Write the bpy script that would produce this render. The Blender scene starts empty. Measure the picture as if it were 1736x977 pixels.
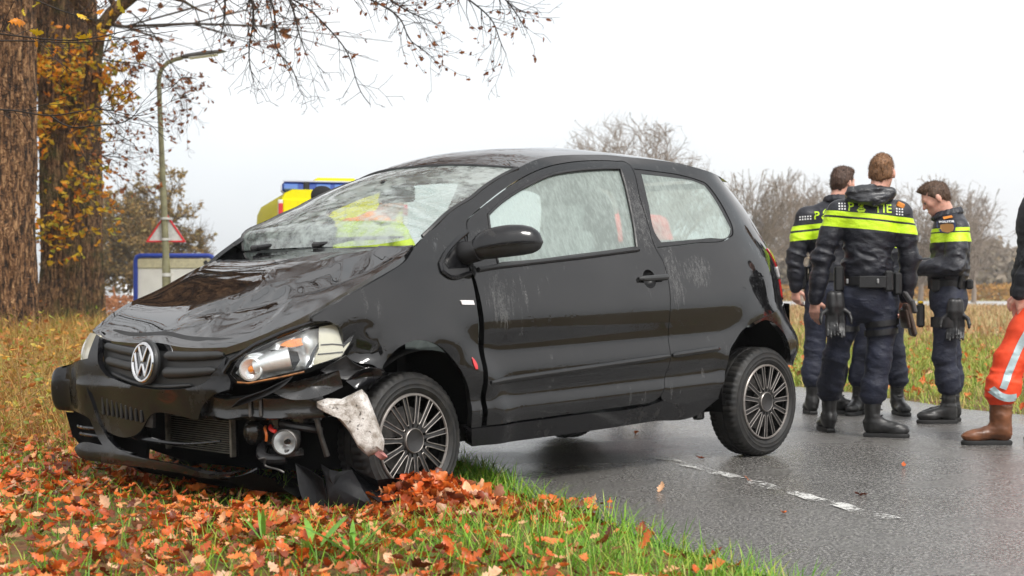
import bpy, math, random
import numpy as np
from mathutils import Vector, Matrix, noise
from mathutils.geometry import delaunay_2d_cdt
from mathutils.bvhtree import BVHTree

S = bpy.context.scene
COL = S.collection
R = math.radians

# ------------------------------------------------------------------ camera
cam_d = bpy.data.cameras.new("camera")
cam = bpy.data.objects.new("camera", cam_d)
COL.objects.link(cam)
cam.location = (0, 0, 0.92)
cam.rotation_euler = (R(90.076), 0, 0)
cam_d.lens = 54.75
cam_d.sensor_width = 36
cam_d.clip_start = 0.1
cam_d.clip_end = 3000
cam_d.dof.use_dof = True
cam_d.dof.focus_distance = 7.6
cam_d.dof.aperture_fstop = 5.0
S.camera = cam

# ------------------------------------------------------------------ sky, sun, exposure
SUN_EL, SUN_AZ = R(48), R(150)
w = bpy.data.worlds.new("World")
S.world = w
w.use_nodes = True
nt = w.node_tree
nt.nodes.clear()
def wn(t, **k):
    n = nt.nodes.new(t)
    for a, b in k.items():
        setattr(n, a, b)
    return n
sky = wn("ShaderNodeTexSky", sky_type='NISHITA', sun_disc=False)
sky.sun_elevation = SUN_EL
sky.sun_rotation = SUN_AZ
sky.dust_density = 4
hs = wn("ShaderNodeHueSaturation")
hs.inputs['Saturation'].default_value = 0.12
nt.links.new(sky.outputs[0], hs.inputs['Color'])
b1 = wn("ShaderNodeBackground")
b1.inputs[1].default_value = 0.05
nt.links.new(hs.outputs[0], b1.inputs[0])
tc = wn("ShaderNodeTexCoord")
nz = wn("ShaderNodeTexNoise")
nz.inputs['Scale'].default_value = 2.2
nz.inputs['Detail'].default_value = 5
nz.inputs['Roughness'].default_value = 0.45
nt.links.new(tc.outputs['Generated'], nz.inputs['Vector'])
cr = wn("ShaderNodeValToRGB")
cr.color_ramp.elements[0].position = 0.3
cr.color_ramp.elements[0].color = (0.42, 0.455, 0.48, 1)
cr.color_ramp.elements[1].position = 0.56
cr.color_ramp.elements[1].color = (0.565, 0.56, 0.562, 1)
nt.links.new(nz.outputs[0], cr.inputs[0])
b2 = wn("ShaderNodeBackground")
b2.inputs[1].default_value = 1.0
nt.links.new(cr.outputs[0], b2.inputs[0])
ad = wn("ShaderNodeAddShader")
nt.links.new(b1.outputs[0], ad.inputs[0])
nt.links.new(b2.outputs[0], ad.inputs[1])
wo = wn("ShaderNodeOutputWorld")
nt.links.new(ad.outputs[0], wo.inputs[0])

sun_d = bpy.data.lights.new("sun", 'SUN')
sun_d.energy = 1.5
sun_d.angle = R(14)
sun_d.color = (1, 0.96, 0.9)
sun = bpy.data.objects.new("sun", sun_d)
COL.objects.link(sun)
sun.rotation_euler = (R(90) - SUN_EL, 0, R(180) - SUN_AZ)

S.view_settings.view_transform = 'Standard'
S.view_settings.look = 'None'
S.view_settings.exposure = 0.74
S.view_settings.gamma = 1.0
S.view_settings.use_curve_mapping = False
S.cycles.use_denoising = True
S.cycles.max_bounces = 8
S.cycles.transparent_max_bounces = 16
S.cycles.caustics_reflective = False
S.cycles.caustics_refractive = False

# ------------------------------------------------------------------ material helper
class MB:
    """small node builder"""
    def __init__(s, name, **kw):
        s.m = bpy.data.materials.new(name)
        s.m.use_nodes = True
        s.t = s.m.node_tree
        s.b = s.t.nodes['Principled BSDF']
        s.out = s.t.nodes['Material Output']
        s.set(**kw)
    def set(s, base=None, rough=None, metal=None, coat=None, coatr=None, ior=None, spec=None, trans=None, alpha=None, sheen=None, emit=None, es=None):
        b = s.b.inputs
        if base is not None: b['Base Color'].default_value = (*base[:3], 1)
        if rough is not None: b['Roughness'].default_value = rough
        if metal is not None: b['Metallic'].default_value = metal
        if coat is not None: b['Coat Weight'].default_value = coat
        if coatr is not None: b['Coat Roughness'].default_value = coatr
        if ior is not None: b['IOR'].default_value = ior
        if spec is not None: b['Specular IOR Level'].default_value = spec
        if trans is not None: b['Transmission Weight'].default_value = trans
        if alpha is not None: b['Alpha'].default_value = alpha
        if sheen is not None: b['Sheen Weight'].default_value = sheen
        if emit is not None:
            b['Emission Color'].default_value = (*emit, 1)
            b['Emission Strength'].default_value = es or 1
    def n(s, typ, ins=None, **kw):
        n = s.t.nodes.new(typ)
        for k, v in kw.items(): setattr(n, k, v)
        for k, v in (ins or {}).items():
            if isinstance(v, bpy.types.NodeSocket): s.t.links.new(v, n.inputs[k])
            else: n.inputs[k].default_value = v
        return n
    def link(s, a, b): s.t.links.new(a, b)
    def coord(s, kind='Object', scale=(1, 1, 1), rot=(0, 0, 0)):
        tc = s.n("ShaderNodeTexCoord")
        mp = s.n("ShaderNodeMapping", {'Vector': tc.outputs[kind], 'Scale': scale, 'Rotation': rot})
        return mp.outputs[0]
    def pos(s, scale=(1, 1, 1)):
        g = s.n("ShaderNodeNewGeometry")
        mp = s.n("ShaderNodeMapping", {'Vector': g.outputs['Position'], 'Scale': scale})
        return mp.outputs[0]
    def noise(s, vec, scale=5, detail=3, rough=0.5, out=0):
        return s.n("ShaderNodeTexNoise", {'Vector': vec, 'Scale': scale, 'Detail': detail, 'Roughness': rough}).outputs[out]
    def voro(s, vec, scale=5, feature='F1', out=0, rand=1):
        n = s.n("ShaderNodeTexVoronoi", {'Vector': vec, 'Scale': scale, 'Randomness': rand}, feature=feature)
        return n.outputs[out]
    def ramp(s, fac, stops, interp='LINEAR'):
        n = s.n("ShaderNodeValToRGB", {'Fac': fac})
        e = n.color_ramp
        e.interpolation = interp
        while len(e.elements) < len(stops): e.elements.new(0.5)
        for el, (p, c) in zip(e.elements, stops):
            el.position = p
            el.color = (*c, 1) if len(c) == 3 else c
        return n.outputs[0]
    def rng(s, fac, a, b, c, d):
        return s.n("ShaderNodeMapRange", {'Value': fac, 'From Min': a, 'From Max': b, 'To Min': c, 'To Max': d}).outputs[0]
    def math(s, op, a, b=0.0):
        n = s.n("ShaderNodeMath", operation=op)
        for i, v in enumerate((a, b)):
            if isinstance(v, bpy.types.NodeSocket): s.link(v, n.inputs[i])
            else: n.inputs[i].default_value = v
        return n.outputs[0]
    def mix(s, fac, a, b):
        n = s.n("ShaderNodeMix", data_type='RGBA')
        for i, v in ((0, fac), (6, a), (7, b)):
            if isinstance(v, bpy.types.NodeSocket): s.link(v, n.inputs[i])
            elif i == 0: n.inputs[0].default_value = v
            else: n.inputs[i].default_value = (*v, 1)
        return n.outputs[2]
    def bump(s, h, strength=0.3, dist=0.01, normal=None):
        ins = {'Height': h, 'Strength': strength, 'Distance': dist}
        if normal is not None: ins['Normal'] = normal
        return s.n("ShaderNodeBump", ins).outputs[0]
    def base(s, sock): s.link(sock, s.b.inputs['Base Color'])
    def inp(s, name, sock): s.link(sock, s.b.inputs[name])

def simple(name, base, rough=0.5, metal=0.0, var=0.0, vscale=20, bumps=0.0, bscale=60, **k):
    m = MB(name, base=base, rough=rough, metal=metal, **k)
    if var or bumps:
        v = m.coord()
    if var:
        f = m.noise(v, vscale, 4, 0.6)
        m.base(m.mix(m.rng(f, 0.3, 0.7, 0, 1), tuple(c * (1 - var) for c in base), tuple(min(1, c * (1 + var)) for c in base)))
        m.inp('Roughness', m.rng(f, 0.3, 0.7, max(0.02, rough * (1 - var * .5)), min(1, rough * (1 + var * .5))))
    if bumps:
        m.inp('Normal', m.bump(m.noise(v, bscale, 4, 0.6), bumps, 0.01))
    return m.m

# ------------------------------------------------------------------ object helpers
def tag(o, label=None, cat=None, group=None, kind=None):
    if label: o['label'] = label
    if cat: o['category'] = cat
    if group: o['group'] = group
    if kind: o['kind'] = kind
    return o
def empty(name, loc=(0, 0, 0), label=None, cat=None, group=None):
    o = bpy.data.objects.new(name, None)
    COL.objects.link(o)
    o.location = loc
    o.empty_display_size = 0.1
    return tag(o, label, cat, group)
def mobj(name, verts, faces, mat, parent=None, smooth=True, sharp=None):
    me = bpy.data.meshes.new(name)
    if isinstance(verts, np.ndarray): verts = verts.tolist()
    if isinstance(faces, np.ndarray): faces = faces.tolist()
    me.from_pydata(verts, [], faces)
    me.update()
    mats = mat if isinstance(mat, (list, tuple)) else [mat]
    for q in mats: me.materials.append(q)
    if smooth:
        me.polygons.foreach_set('use_smooth', np.ones(len(me.polygons), bool))
        if sharp: me.set_sharp_from_angle(angle=R(sharp))
    o = bpy.data.objects.new(name, me)
    COL.objects.link(o)
    if parent: o.parent = parent
    return o
class Geo:
    """collects shapes into one mesh"""
    def __init__(s): s.v = []; s.f = []
    def add(s, v, f):
        n = len(s.v)
        s.v += [tuple(float(c) for c in p) for p in v]
        s.f += [tuple(i + n for i in q) for q in f]
        return s
    def box(s, c, size, rot=None, bev=0.0):
        hx, hy, hz = size[0] / 2, size[1] / 2, size[2] / 2
        b = min(bev, hx * .9, hy * .9, hz * .9)
        M = rot if rot is not None else Matrix.Identity(3)
        if b <= 0:
            P = [(sx * hx, sy * hy, sz * hz) for sx in (-1, 1) for sy in (-1, 1) for sz in (-1, 1)]
            F = [(0, 1, 3, 2), (4, 6, 7, 5), (0, 4, 5, 1), (2, 3, 7, 6), (0, 2, 6, 4), (1, 5, 7, 3)]
        else:
            P = []; idx = {}
            for sx in (-1, 1):
                for sy in (-1, 1):
                    for sz in (-1, 1):
                        for a in range(3):
                            q = [sx * hx, sy * hy, sz * hz]
                            for k in range(3):
                                if k != a: q[k] -= (sx, sy, sz)[k] * b
                            idx[(sx, sy, sz, a)] = len(P); P.append(tuple(q))
            F = []
            for a in range(3):
                o1, o2 = [(1, 2), (2, 0), (0, 1)][a]
                for sg in (-1, 1):
                    def key(u, v):
                        q = [0, 0, 0]; q[a] = sg; q[o1] = u; q[o2] = v
                        return idx[(q[0], q[1], q[2], a)]
                    q = [key(-1, -1), key(1, -1), key(1, 1), key(-1, 1)]
                    F.append(tuple(q if sg > 0 else q[::-1]))
            for a in range(3):
                o1, o2 = [(1, 2), (2, 0), (0, 1)][a]
                for u in (-1, 1):
                    for v in (-1, 1):
                        def kk(sg, ax):
                            q = [0, 0, 0]; q[a] = sg; q[o1] = u; q[o2] = v
                            return idx[(q[0], q[1], q[2], ax)]
                        q = [kk(-1, o1), kk(1, o1), kk(1, o2), kk(-1, o2)]
                        F.append(tuple(q if u * v < 0 else q[::-1]))
            for sx in (-1, 1):
                for sy in (-1, 1):
                    for sz in (-1, 1):
                        t = [idx[(sx, sy, sz, a)] for a in range(3)]
                        F.append(tuple(t if sx * sy * sz > 0 else t[::-1]))
        P = [tuple(M @ Vector(p) + Vector(c)) for p in P]
        return s.add(P, F)
    def tube(s, pts, rad, n=8, cap=True):
        pts = [Vector(p) for p in pts]
        m = len(pts)
        rr = rad if isinstance(rad, (list, tuple)) else [rad] * m
        V = []; F = []
        up = None
        for i, p in enumerate(pts):
            d = (pts[min(i + 1, m - 1)] - pts[max(i - 1, 0)])
            if d.length < 1e-9: d = Vector((0, 0, 1))
            d.normalize()
            if up is None:
                up = Vector((0, 0, 1)) if abs(d.z) < .9 else Vector((1, 0, 0))
            a = d.cross(up)
            if a.length < 1e-6: a = d.orthogonal()
            a.normalize()
            b = a.cross(d); up = b
            for k in range(n):
                t = 2 * math.pi * k / n
                V.append(p + (a * math.cos(t) + b * math.sin(t)) * rr[i])
        for i in range(m - 1):
            for k in range(n):
                F.append((i * n + k, i * n + (k + 1) % n, (i + 1) * n + (k + 1) % n, (i + 1) * n + k))
        if cap:
            F.append(tuple(range(n))); F.append(tuple((m - 1) * n + k for k in range(n))[::-1])
        return s.add(V, F)
    def lathe(s, prof, n=32, center=(0, 0, 0), axis='Y', mod=None, close=False):
        """prof: (r, h) pairs, turned about the axis"""
        V = []; F = []; m = len(prof)
        for k in range(n):
            t = 2 * math.pi * k / n
            for i, (r, h) in enumerate(prof):
                if mod: r = mod(k, i, r)
                c, q = r * math.cos(t), r * math.sin(t)
                p = (c, h, q) if axis == 'Y' else (c, q, h) if axis == 'Z' else (h, c, q)
                V.append((p[0] + center[0], p[1] + center[1], p[2] + center[2]))
        for k in range(n):
            k2 = (k + 1) % n
            for i in range(m - (0 if close else 1)):
                j = (i + 1) % m
                F.append((k * m + i, k * m + j, k2 * m + j, k2 * m + i))
        return s.add(V, F)
    def grid(s, P):
        """P: list of rows of points"""
        m, n = len(P), len(P[0])
        V = [p for r in P for p in r]
        F = [(i * n + j, i * n + j + 1, (i + 1) * n + j + 1, (i + 1) * n + j) for i in range(m - 1) for j in range(n - 1)]
        return s.add(V, F)
    def make(s, name, mat, parent=None, smooth=True, sharp=35):
        return mobj(name, s.v, s.f, mat, parent, smooth, sharp)

def catmull(pts, step=0.02, closed=True, corner=42):
    """resample a traced outline with rounded runs and kept corners"""
    P = [np.array(p, float) for p in pts]
    n = len(P)
    def iscorner(i):
        a, b, c = P[(i - 1) % n], P[i], P[(i + 1) % n]
        u, v = b - a, c - b
        lu, lv = np.linalg.norm(u), np.linalg.norm(v)
        if lu < 1e-9 or lv < 1e-9: return True
        return math.degrees(math.acos(max(-1, min(1, float(u @ v) / lu / lv)))) > corner
    out = []
    for i in range(n if closed else n - 1):
        p1, p2 = P[i], P[(i + 1) % n]
        p0 = P[(i - 1) % n] if (closed or i > 0) else p1
        p3 = P[(i + 2) % n] if (closed or i + 2 < n) else p2
        L = np.linalg.norm(p2 - p1)
        if L < 1e-9: continue
        def tan(a, b, c, cor):
            if cor: return (p2 - p1)
            la, lb = np.linalg.norm(b - a) + 1e-9, np.linalg.norm(c - b) + 1e-9
            return ((b - a) / la * lb + (c - b) / lb * la) / (la + lb) * L
        c1 = iscorner(i) if (closed or i > 0) else True
        c2 = iscorner((i + 1) % n) if (closed or i + 2 < n) else True
        m1, m2 = tan(p0, p1, p2, c1), tan(p1, p2, p3, c2)
        k = max(1, int(round(L / step)))
        for j in range(k):
            t = j / k
            h = (2 * t**3 - 3 * t**2 + 1, t**3 - 2 * t**2 + t, -2 * t**3 + 3 * t**2, t**3 - t**2)
            out.append(p1 * h[0] + m1 * h[1] + p2 * h[2] + m2 * h[3])
    if not closed: out.append(P[-1])
    return out
def inside(px, py, poly):
    x = poly[:, 0]; y = poly[:, 1]
    x2 = np.roll(x, -1); y2 = np.roll(y, -1)
    r = np.zeros(len(px), bool)
    for a, b, c, d in zip(x, y, x2, y2):
        if b == d: continue
        k = (b > py) != (d > py)
        r ^= k & (px < (c - a) * (py - b) / (d - b) + a)
    return r
def panel(name, outline, mapf, mat, parent=None, step=0.03, holes=(), rim=0.012, estep=0.015, flip=False, corner=42, build=True, closed_back=False):
    """fills a 2D outline with a dense mesh, lifts it onto the surface mapf(a, b) -> xyz and turns its edges in by rim"""
    loops = [catmull(outline, estep, True, corner)] + [catmull(h, estep, True, corner) for h in holes]
    V2 = []; E = []
    for L in loops:
        n0 = len(V2)
        V2 += [Vector((float(p[0]), float(p[1]))) for p in L]
        E += [(n0 + i, n0 + (i + 1) % len(L)) for i in range(len(L))]
    nb = len(V2)
    A = [np.array([(p[0], p[1]) for p in L]) for L in loops]
    lo, hi = A[0].min(0), A[0].max(0)
    gx, gy = np.meshgrid(np.arange(lo[0] + step * .5, hi[0], step), np.arange(lo[1] + step * .5, hi[1], step))
    gx[::2] += step * .5
    gx = gx.ravel(); gy = gy.ravel()
    ok = inside(gx, gy, A[0])
    for h in A[1:]: ok &= ~inside(gx, gy, h)
    B = np.concatenate(A)
    gx, gy = gx[ok], gy[ok]
    if len(gx):
        dmin = np.min((gx[:, None] - B[None, :, 0])**2 + (gy[:, None] - B[None, :, 1])**2, axis=1)
        k = dmin > (step * .45)**2
        gx, gy = gx[k], gy[k]
    V2 += [Vector((float(a), float(b))) for a, b in zip(gx, gy)]
    vo, eo, fo, ov, oe, of = delaunay_2d_cdt(V2, E, [], 0, 1e-7)
    C = np.array([(v.x, v.y) for v in vo])
    T = np.array([f for f in fo if len(f) == 3])
    cen = C[T].mean(1)
    ok = inside(cen[:, 0], cen[:, 1], A[0])
    for h in A[1:]: ok &= ~inside(cen[:, 0], cen[:, 1], h)
    T = T[ok]
    P = mapf(C[:, 0], C[:, 1])
    # surface normals by differences
    e = 1e-3
    N = np.cross(mapf(C[:, 0] + e, C[:, 1]) - P, mapf(C[:, 0], C[:, 1] + e) - P)
    N /= np.linalg.norm(N, axis=1)[:, None] + 1e-12
    if flip: N = -N
    # triangle winding to agree with N
    tn = np.cross(P[T[:, 1]] - P[T[:, 0]], P[T[:, 2]] - P[T[:, 0]])
    bad = (tn * N[T[:, 0]]).sum(1) < 0
    T[bad] = T[bad][:, ::-1]
    verts = P.tolist(); faces = T.tolist()
    if rim:
        # boundary edges
        cnt = {}
        for t in T:
            for a, b in ((t[0], t[1]), (t[1], t[2]), (t[2], t[0])):
                cnt[(int(a), int(b))] = 1
        bd = [(a, b) for a, b in cnt if (b, a) not in cnt]
        m = {}
        # small rounded turn-in: edge ring (own verts) then inner ring
        for a, b in bd:
            for q in (a, b):
                if q not in m:
                    m[q] = len(verts)
                    verts.append(P[q].tolist()); verts.append((P[q] - N[q] * rim).tolist())
        for a, b in bd:
            faces.append((b, a, m[a], m[b])) if False else None
            faces.append((m[b], m[a], m[a] + 1, m[b] + 1))
    if not build: return verts, faces
    return mobj(name, verts, faces, mat, parent)

def spline(kx, ky):
    kx = np.array(kx, float); ky = np.array(ky, float)
    n = len(kx); o = np.argsort(kx); kx = kx[o]; ky = ky[o]
    h = np.diff(kx); A = np.zeros((n, n)); r = np.zeros(n); A[0, 0] = A[-1, -1] = 1
    for i in range(1, n - 1):
        A[i, i - 1] = h[i - 1]; A[i, i] = 2 * (h[i - 1] + h[i]); A[i, i + 1] = h[i]
        r[i] = 6 * ((ky[i + 1] - ky[i]) / h[i] - (ky[i] - ky[i - 1]) / h[i - 1])
    m = np.linalg.solve(A, r)
    def f(x):
        x = np.clip(np.asarray(x, float), kx[0], kx[-1])
        i = np.clip(np.searchsorted(kx, x) - 1, 0, n - 2)
        a = kx[i + 1] - x; b = x - kx[i]; H = h[i]
        return (m[i] * a**3 + m[i + 1] * b**3) / (6 * H) + (ky[i] / H - m[i] * H / 6) * a + (ky[i + 1] / H - m[i + 1] * H / 6) * b
    return f

# value noise on arrays (for cloth, bark and ground relief)
_rng = np.random.default_rng(7)
_lat = _rng.random((32, 32, 32)).astype(np.float32)
def vnoise(x, y, z):
    xi = np.floor(x).astype(int); yi = np.floor(y).astype(int); zi = np.floor(z).astype(int)
    fx, fy, fz = x - xi, y - yi, z - zi
    fx = fx * fx * (3 - 2 * fx); fy = fy * fy * (3 - 2 * fy); fz = fz * fz * (3 - 2 * fz)
    r = 0
    for a in (0, 1):
        wa = fx if a else 1 - fx
        for b in (0, 1):
            wb = fy if b else 1 - fy
            for c in (0, 1):
                wc = fz if c else 1 - fz
                r = r + _lat[(xi + a) % 32, (yi + b) % 32, (zi + c) % 32] * wa * wb * wc
    return r * 2 - 1
def fbm(x, y, z, o=3):
    r = 0; a = 1.0
    for k in range(o):
        r = r + a * vnoise(x * 2**k + 3.1 * k, y * 2**k + 1.7 * k, z * 2**k + 5.3 * k)
        a *= .5
    return r

# ================================================================== THE SETTING
# road frame: s to the right across the road, t along it
RN = np.array([.9553, .2957]); RD = np.array([-.2957, .9553])
S_L, S_R = 2.19, 6.98
def st(x, y): return x * RN[0] + y * RN[1], x * RD[0] + y * RD[1]
def xy(s, t): return s * RN[0] + t * RD[0], s * RN[1] + t * RD[1]
def edge_wobble(t):
    return .05 * np.sin(t * 1.7) + .03 * np.sin(t * 4.3 + 1)
def ground_z(x, y):
    """height of the soil beside the road"""
    x = np.asarray(x, float); y = np.asarray(y, float)
    s, t = st(x, y)
    dl = S_L - s; dr = s - S_R
    z = np.full_like(s, -.025)
    l = np.clip((dl + .03) / .14, 0, 1)
    z = z + l * (.030 + .02 * fbm(x * .9, y * .9, x * 0 + .5, 2))
    # hollow under the sunk front wheel, soil heaped behind it
    z = z - .060 * l * np.exp(-((x + .55)**2 + (y - 6.75)**2) / .35)
    z = z + .28 * np.clip((dl - 2.0) / 9, 0, 1)**1.2 * l
    r = np.clip((dr + .03) / .2, 0, 1)
    z = z + r * (.03 + .03 * fbm(x * .6, y * .6, x * 0 + 4.5, 2))
    return z
def ground_material():
    m = MB("soil_and_turf", rough=0.9)
    p = m.pos()
    n1 = m.noise(p, 0.35, 4, 0.6); n2 = m.noise(p, 5, 4, 0.65); n3 = m.noise(p, 28, 3, 0.6)
    c = m.ramp(n2, [(.32, (.07, .030, .012)), (.45, (.16, .07, .022)), (.58, (.10, .12, .025)), (.72, (.30, .13, .04))])
    far = m.ramp(m.noise(m.pos((.5, 1.6, 1)), 0.5, 5, 0.65), [(.35, (.16, .20, .045)), (.5, (.30, .24, .10)), (.65, (.17, .25, .05))])
    sy = m.n("ShaderNodeSeparateXYZ", {0: p})
    m.base(m.mix(m.rng(sy.outputs[1], 16, 30, 0, 1), c, far))
    m.inp('Normal', m.bump(m.math('ADD', n2, m.math('MULTIPLY', n3, .4)), 0.5, 0.05))
    return m.m
GROUND = ground_material()
def build_ground():
    ss = np.concatenate([-np.geomspace(900, 14, 24), np.arange(-13.5, -5, .8), np.arange(-5, 2.0, .16), [2.0, 2.08, 2.14, 2.19, 2.25], np.arange(2.6, 6.9, .6), [6.93, 6.98, 7.05, 7.15], np.arange(7.4, 14, .5), np.geomspace(14.5, 900, 26)])
    tt = np.concatenate([-np.geomspace(900, 4, 20), np.arange(-3, 2, .8), np.arange(2, 13, .18), np.arange(13, 26, .6), np.geomspace(26.5, 900, 34)])
    A, B = np.meshgrid(ss, tt)
    x, y = xy(A, B)
    z = ground_z(x, y)
    P = np.stack([x, y, z], -1)
    m, n = A.shape
    F = [(i * n + j, i * n + j + 1, (i + 1) * n + j + 1, (i + 1) * n + j) for i in range(m - 1) for j in range(n - 1)]
    o = mobj("ground", P.reshape(-1, 3), F, GROUND)
    tag(o, kind="structure")
build_ground()

def asphalt():
    m = MB("wet_asphalt", rough=0.3)
    p = m.pos()
    grit = m.noise(p, 75, 3, 0.85)
    stone = m.voro(p, 85, 'F1')
    wet = m.noise(p, .9, 4, 0.6)
    c = m.ramp(grit, [(.30, (.012, .011, .011)), (.48, (.075, .070, .066)), (.64, (.40, .385, .36))])
    m.base(m.mix(m.rng(wet, .35, .7, 0, .22), c, (.055, .052, .05)))
    m.inp('Roughness', m.rng(wet, .35, .65, .14, .38))
    h = m.math('ADD', m.rng(stone, 0, .6, 1, 0), m.math('MULTIPLY', grit, .8))
    m.inp('Normal', m.bump(h, 0.55, 0.006))
    m.set(spec=.6)
    return m.m
ASPH = asphalt()
def build_road():
    tt = np.concatenate([-np.geomspace(700, 6, 16), np.arange(-5, 30, .25), np.geomspace(31, 700, 26)])
    V = []; F = []
    cols = 9
    for t in tt:
        wl = float(edge_wobble(t)); wr = float(edge_wobble(t + 40))
        for k in range(cols):
            f = k / (cols - 1)
            s = (S_L + wl) * (1 - f) + (S_R + wr) * f
            x, y = xy(s, t)
            V.append((x, y, .004 * math.sin(f * math.pi)))
    for i in range(len(tt) - 1):
        for k in range(cols - 1):
            F.append((i * cols + k, i * cols + k + 1, (i + 1) * cols + k + 1, (i + 1) * cols + k))
    road = tag(mobj("road", V, F, ASPH), kind="structure")
    # worn dashes along the left lane edge
    m = MB("worn_road_paint", rough=0.5)
    p = m.pos()
    a = m.noise(p, 55, 4, 0.75); b = m.noise(p, 4, 3, 0.6)
    keep = m.rng(m.math('ADD', a, m.math('MULTIPLY', b, .8)), .80, .90, 1, 0)
    m.base(m.mix(m.noise(p, 120, 2, .7), (.42, .42, .40), (.82, .81, .78)))
    m.inp('Alpha', keep)
    m.inp('Normal', m.bump(m.noise(p, 190, 2), .3, .004))
    for t0 in (-1.2, 5.5, 14.2, 20.2):
        V = []; n = 30
        for k in range(n + 1):
            t = t0 + 2.42 * k / n
            for side_ in (-1, 1):
                s = 3.285 + side_ * (.046 + .012 * math.sin(t * 17 + side_))
                x, y = xy(s, t)
                V.append((x, y, .0075))
        F = [(2 * k, 2 * k + 1, 2 * k + 3, 2 * k + 2) for k in range(n)]
        o = mobj("road_marking", V, F, m.m, road)
        o['kind'] = "structure"
build_road()
def far_lane():
    m = simple("pale_wet_concrete", (.42, .42, .41), .25, var=.15, vscale=.3)
    V = []; n = 24
    for k in range(n + 1):
        x = 3 + 150 * k / n
        y = 101 + .03 * x
        V += [(x, y - 12, .0), (x, y - 11.8, .06), (x, y + 14, .09), (x, y + 14.3, .0)]
    F = [(4 * k + j, 4 * k + j + 1, 4 * k + j + 5, 4 * k + j + 4) for k in range(n) for j in range(3)]
    tag(mobj("farm_road", V, F, m), kind="structure")
far_lane()

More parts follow.
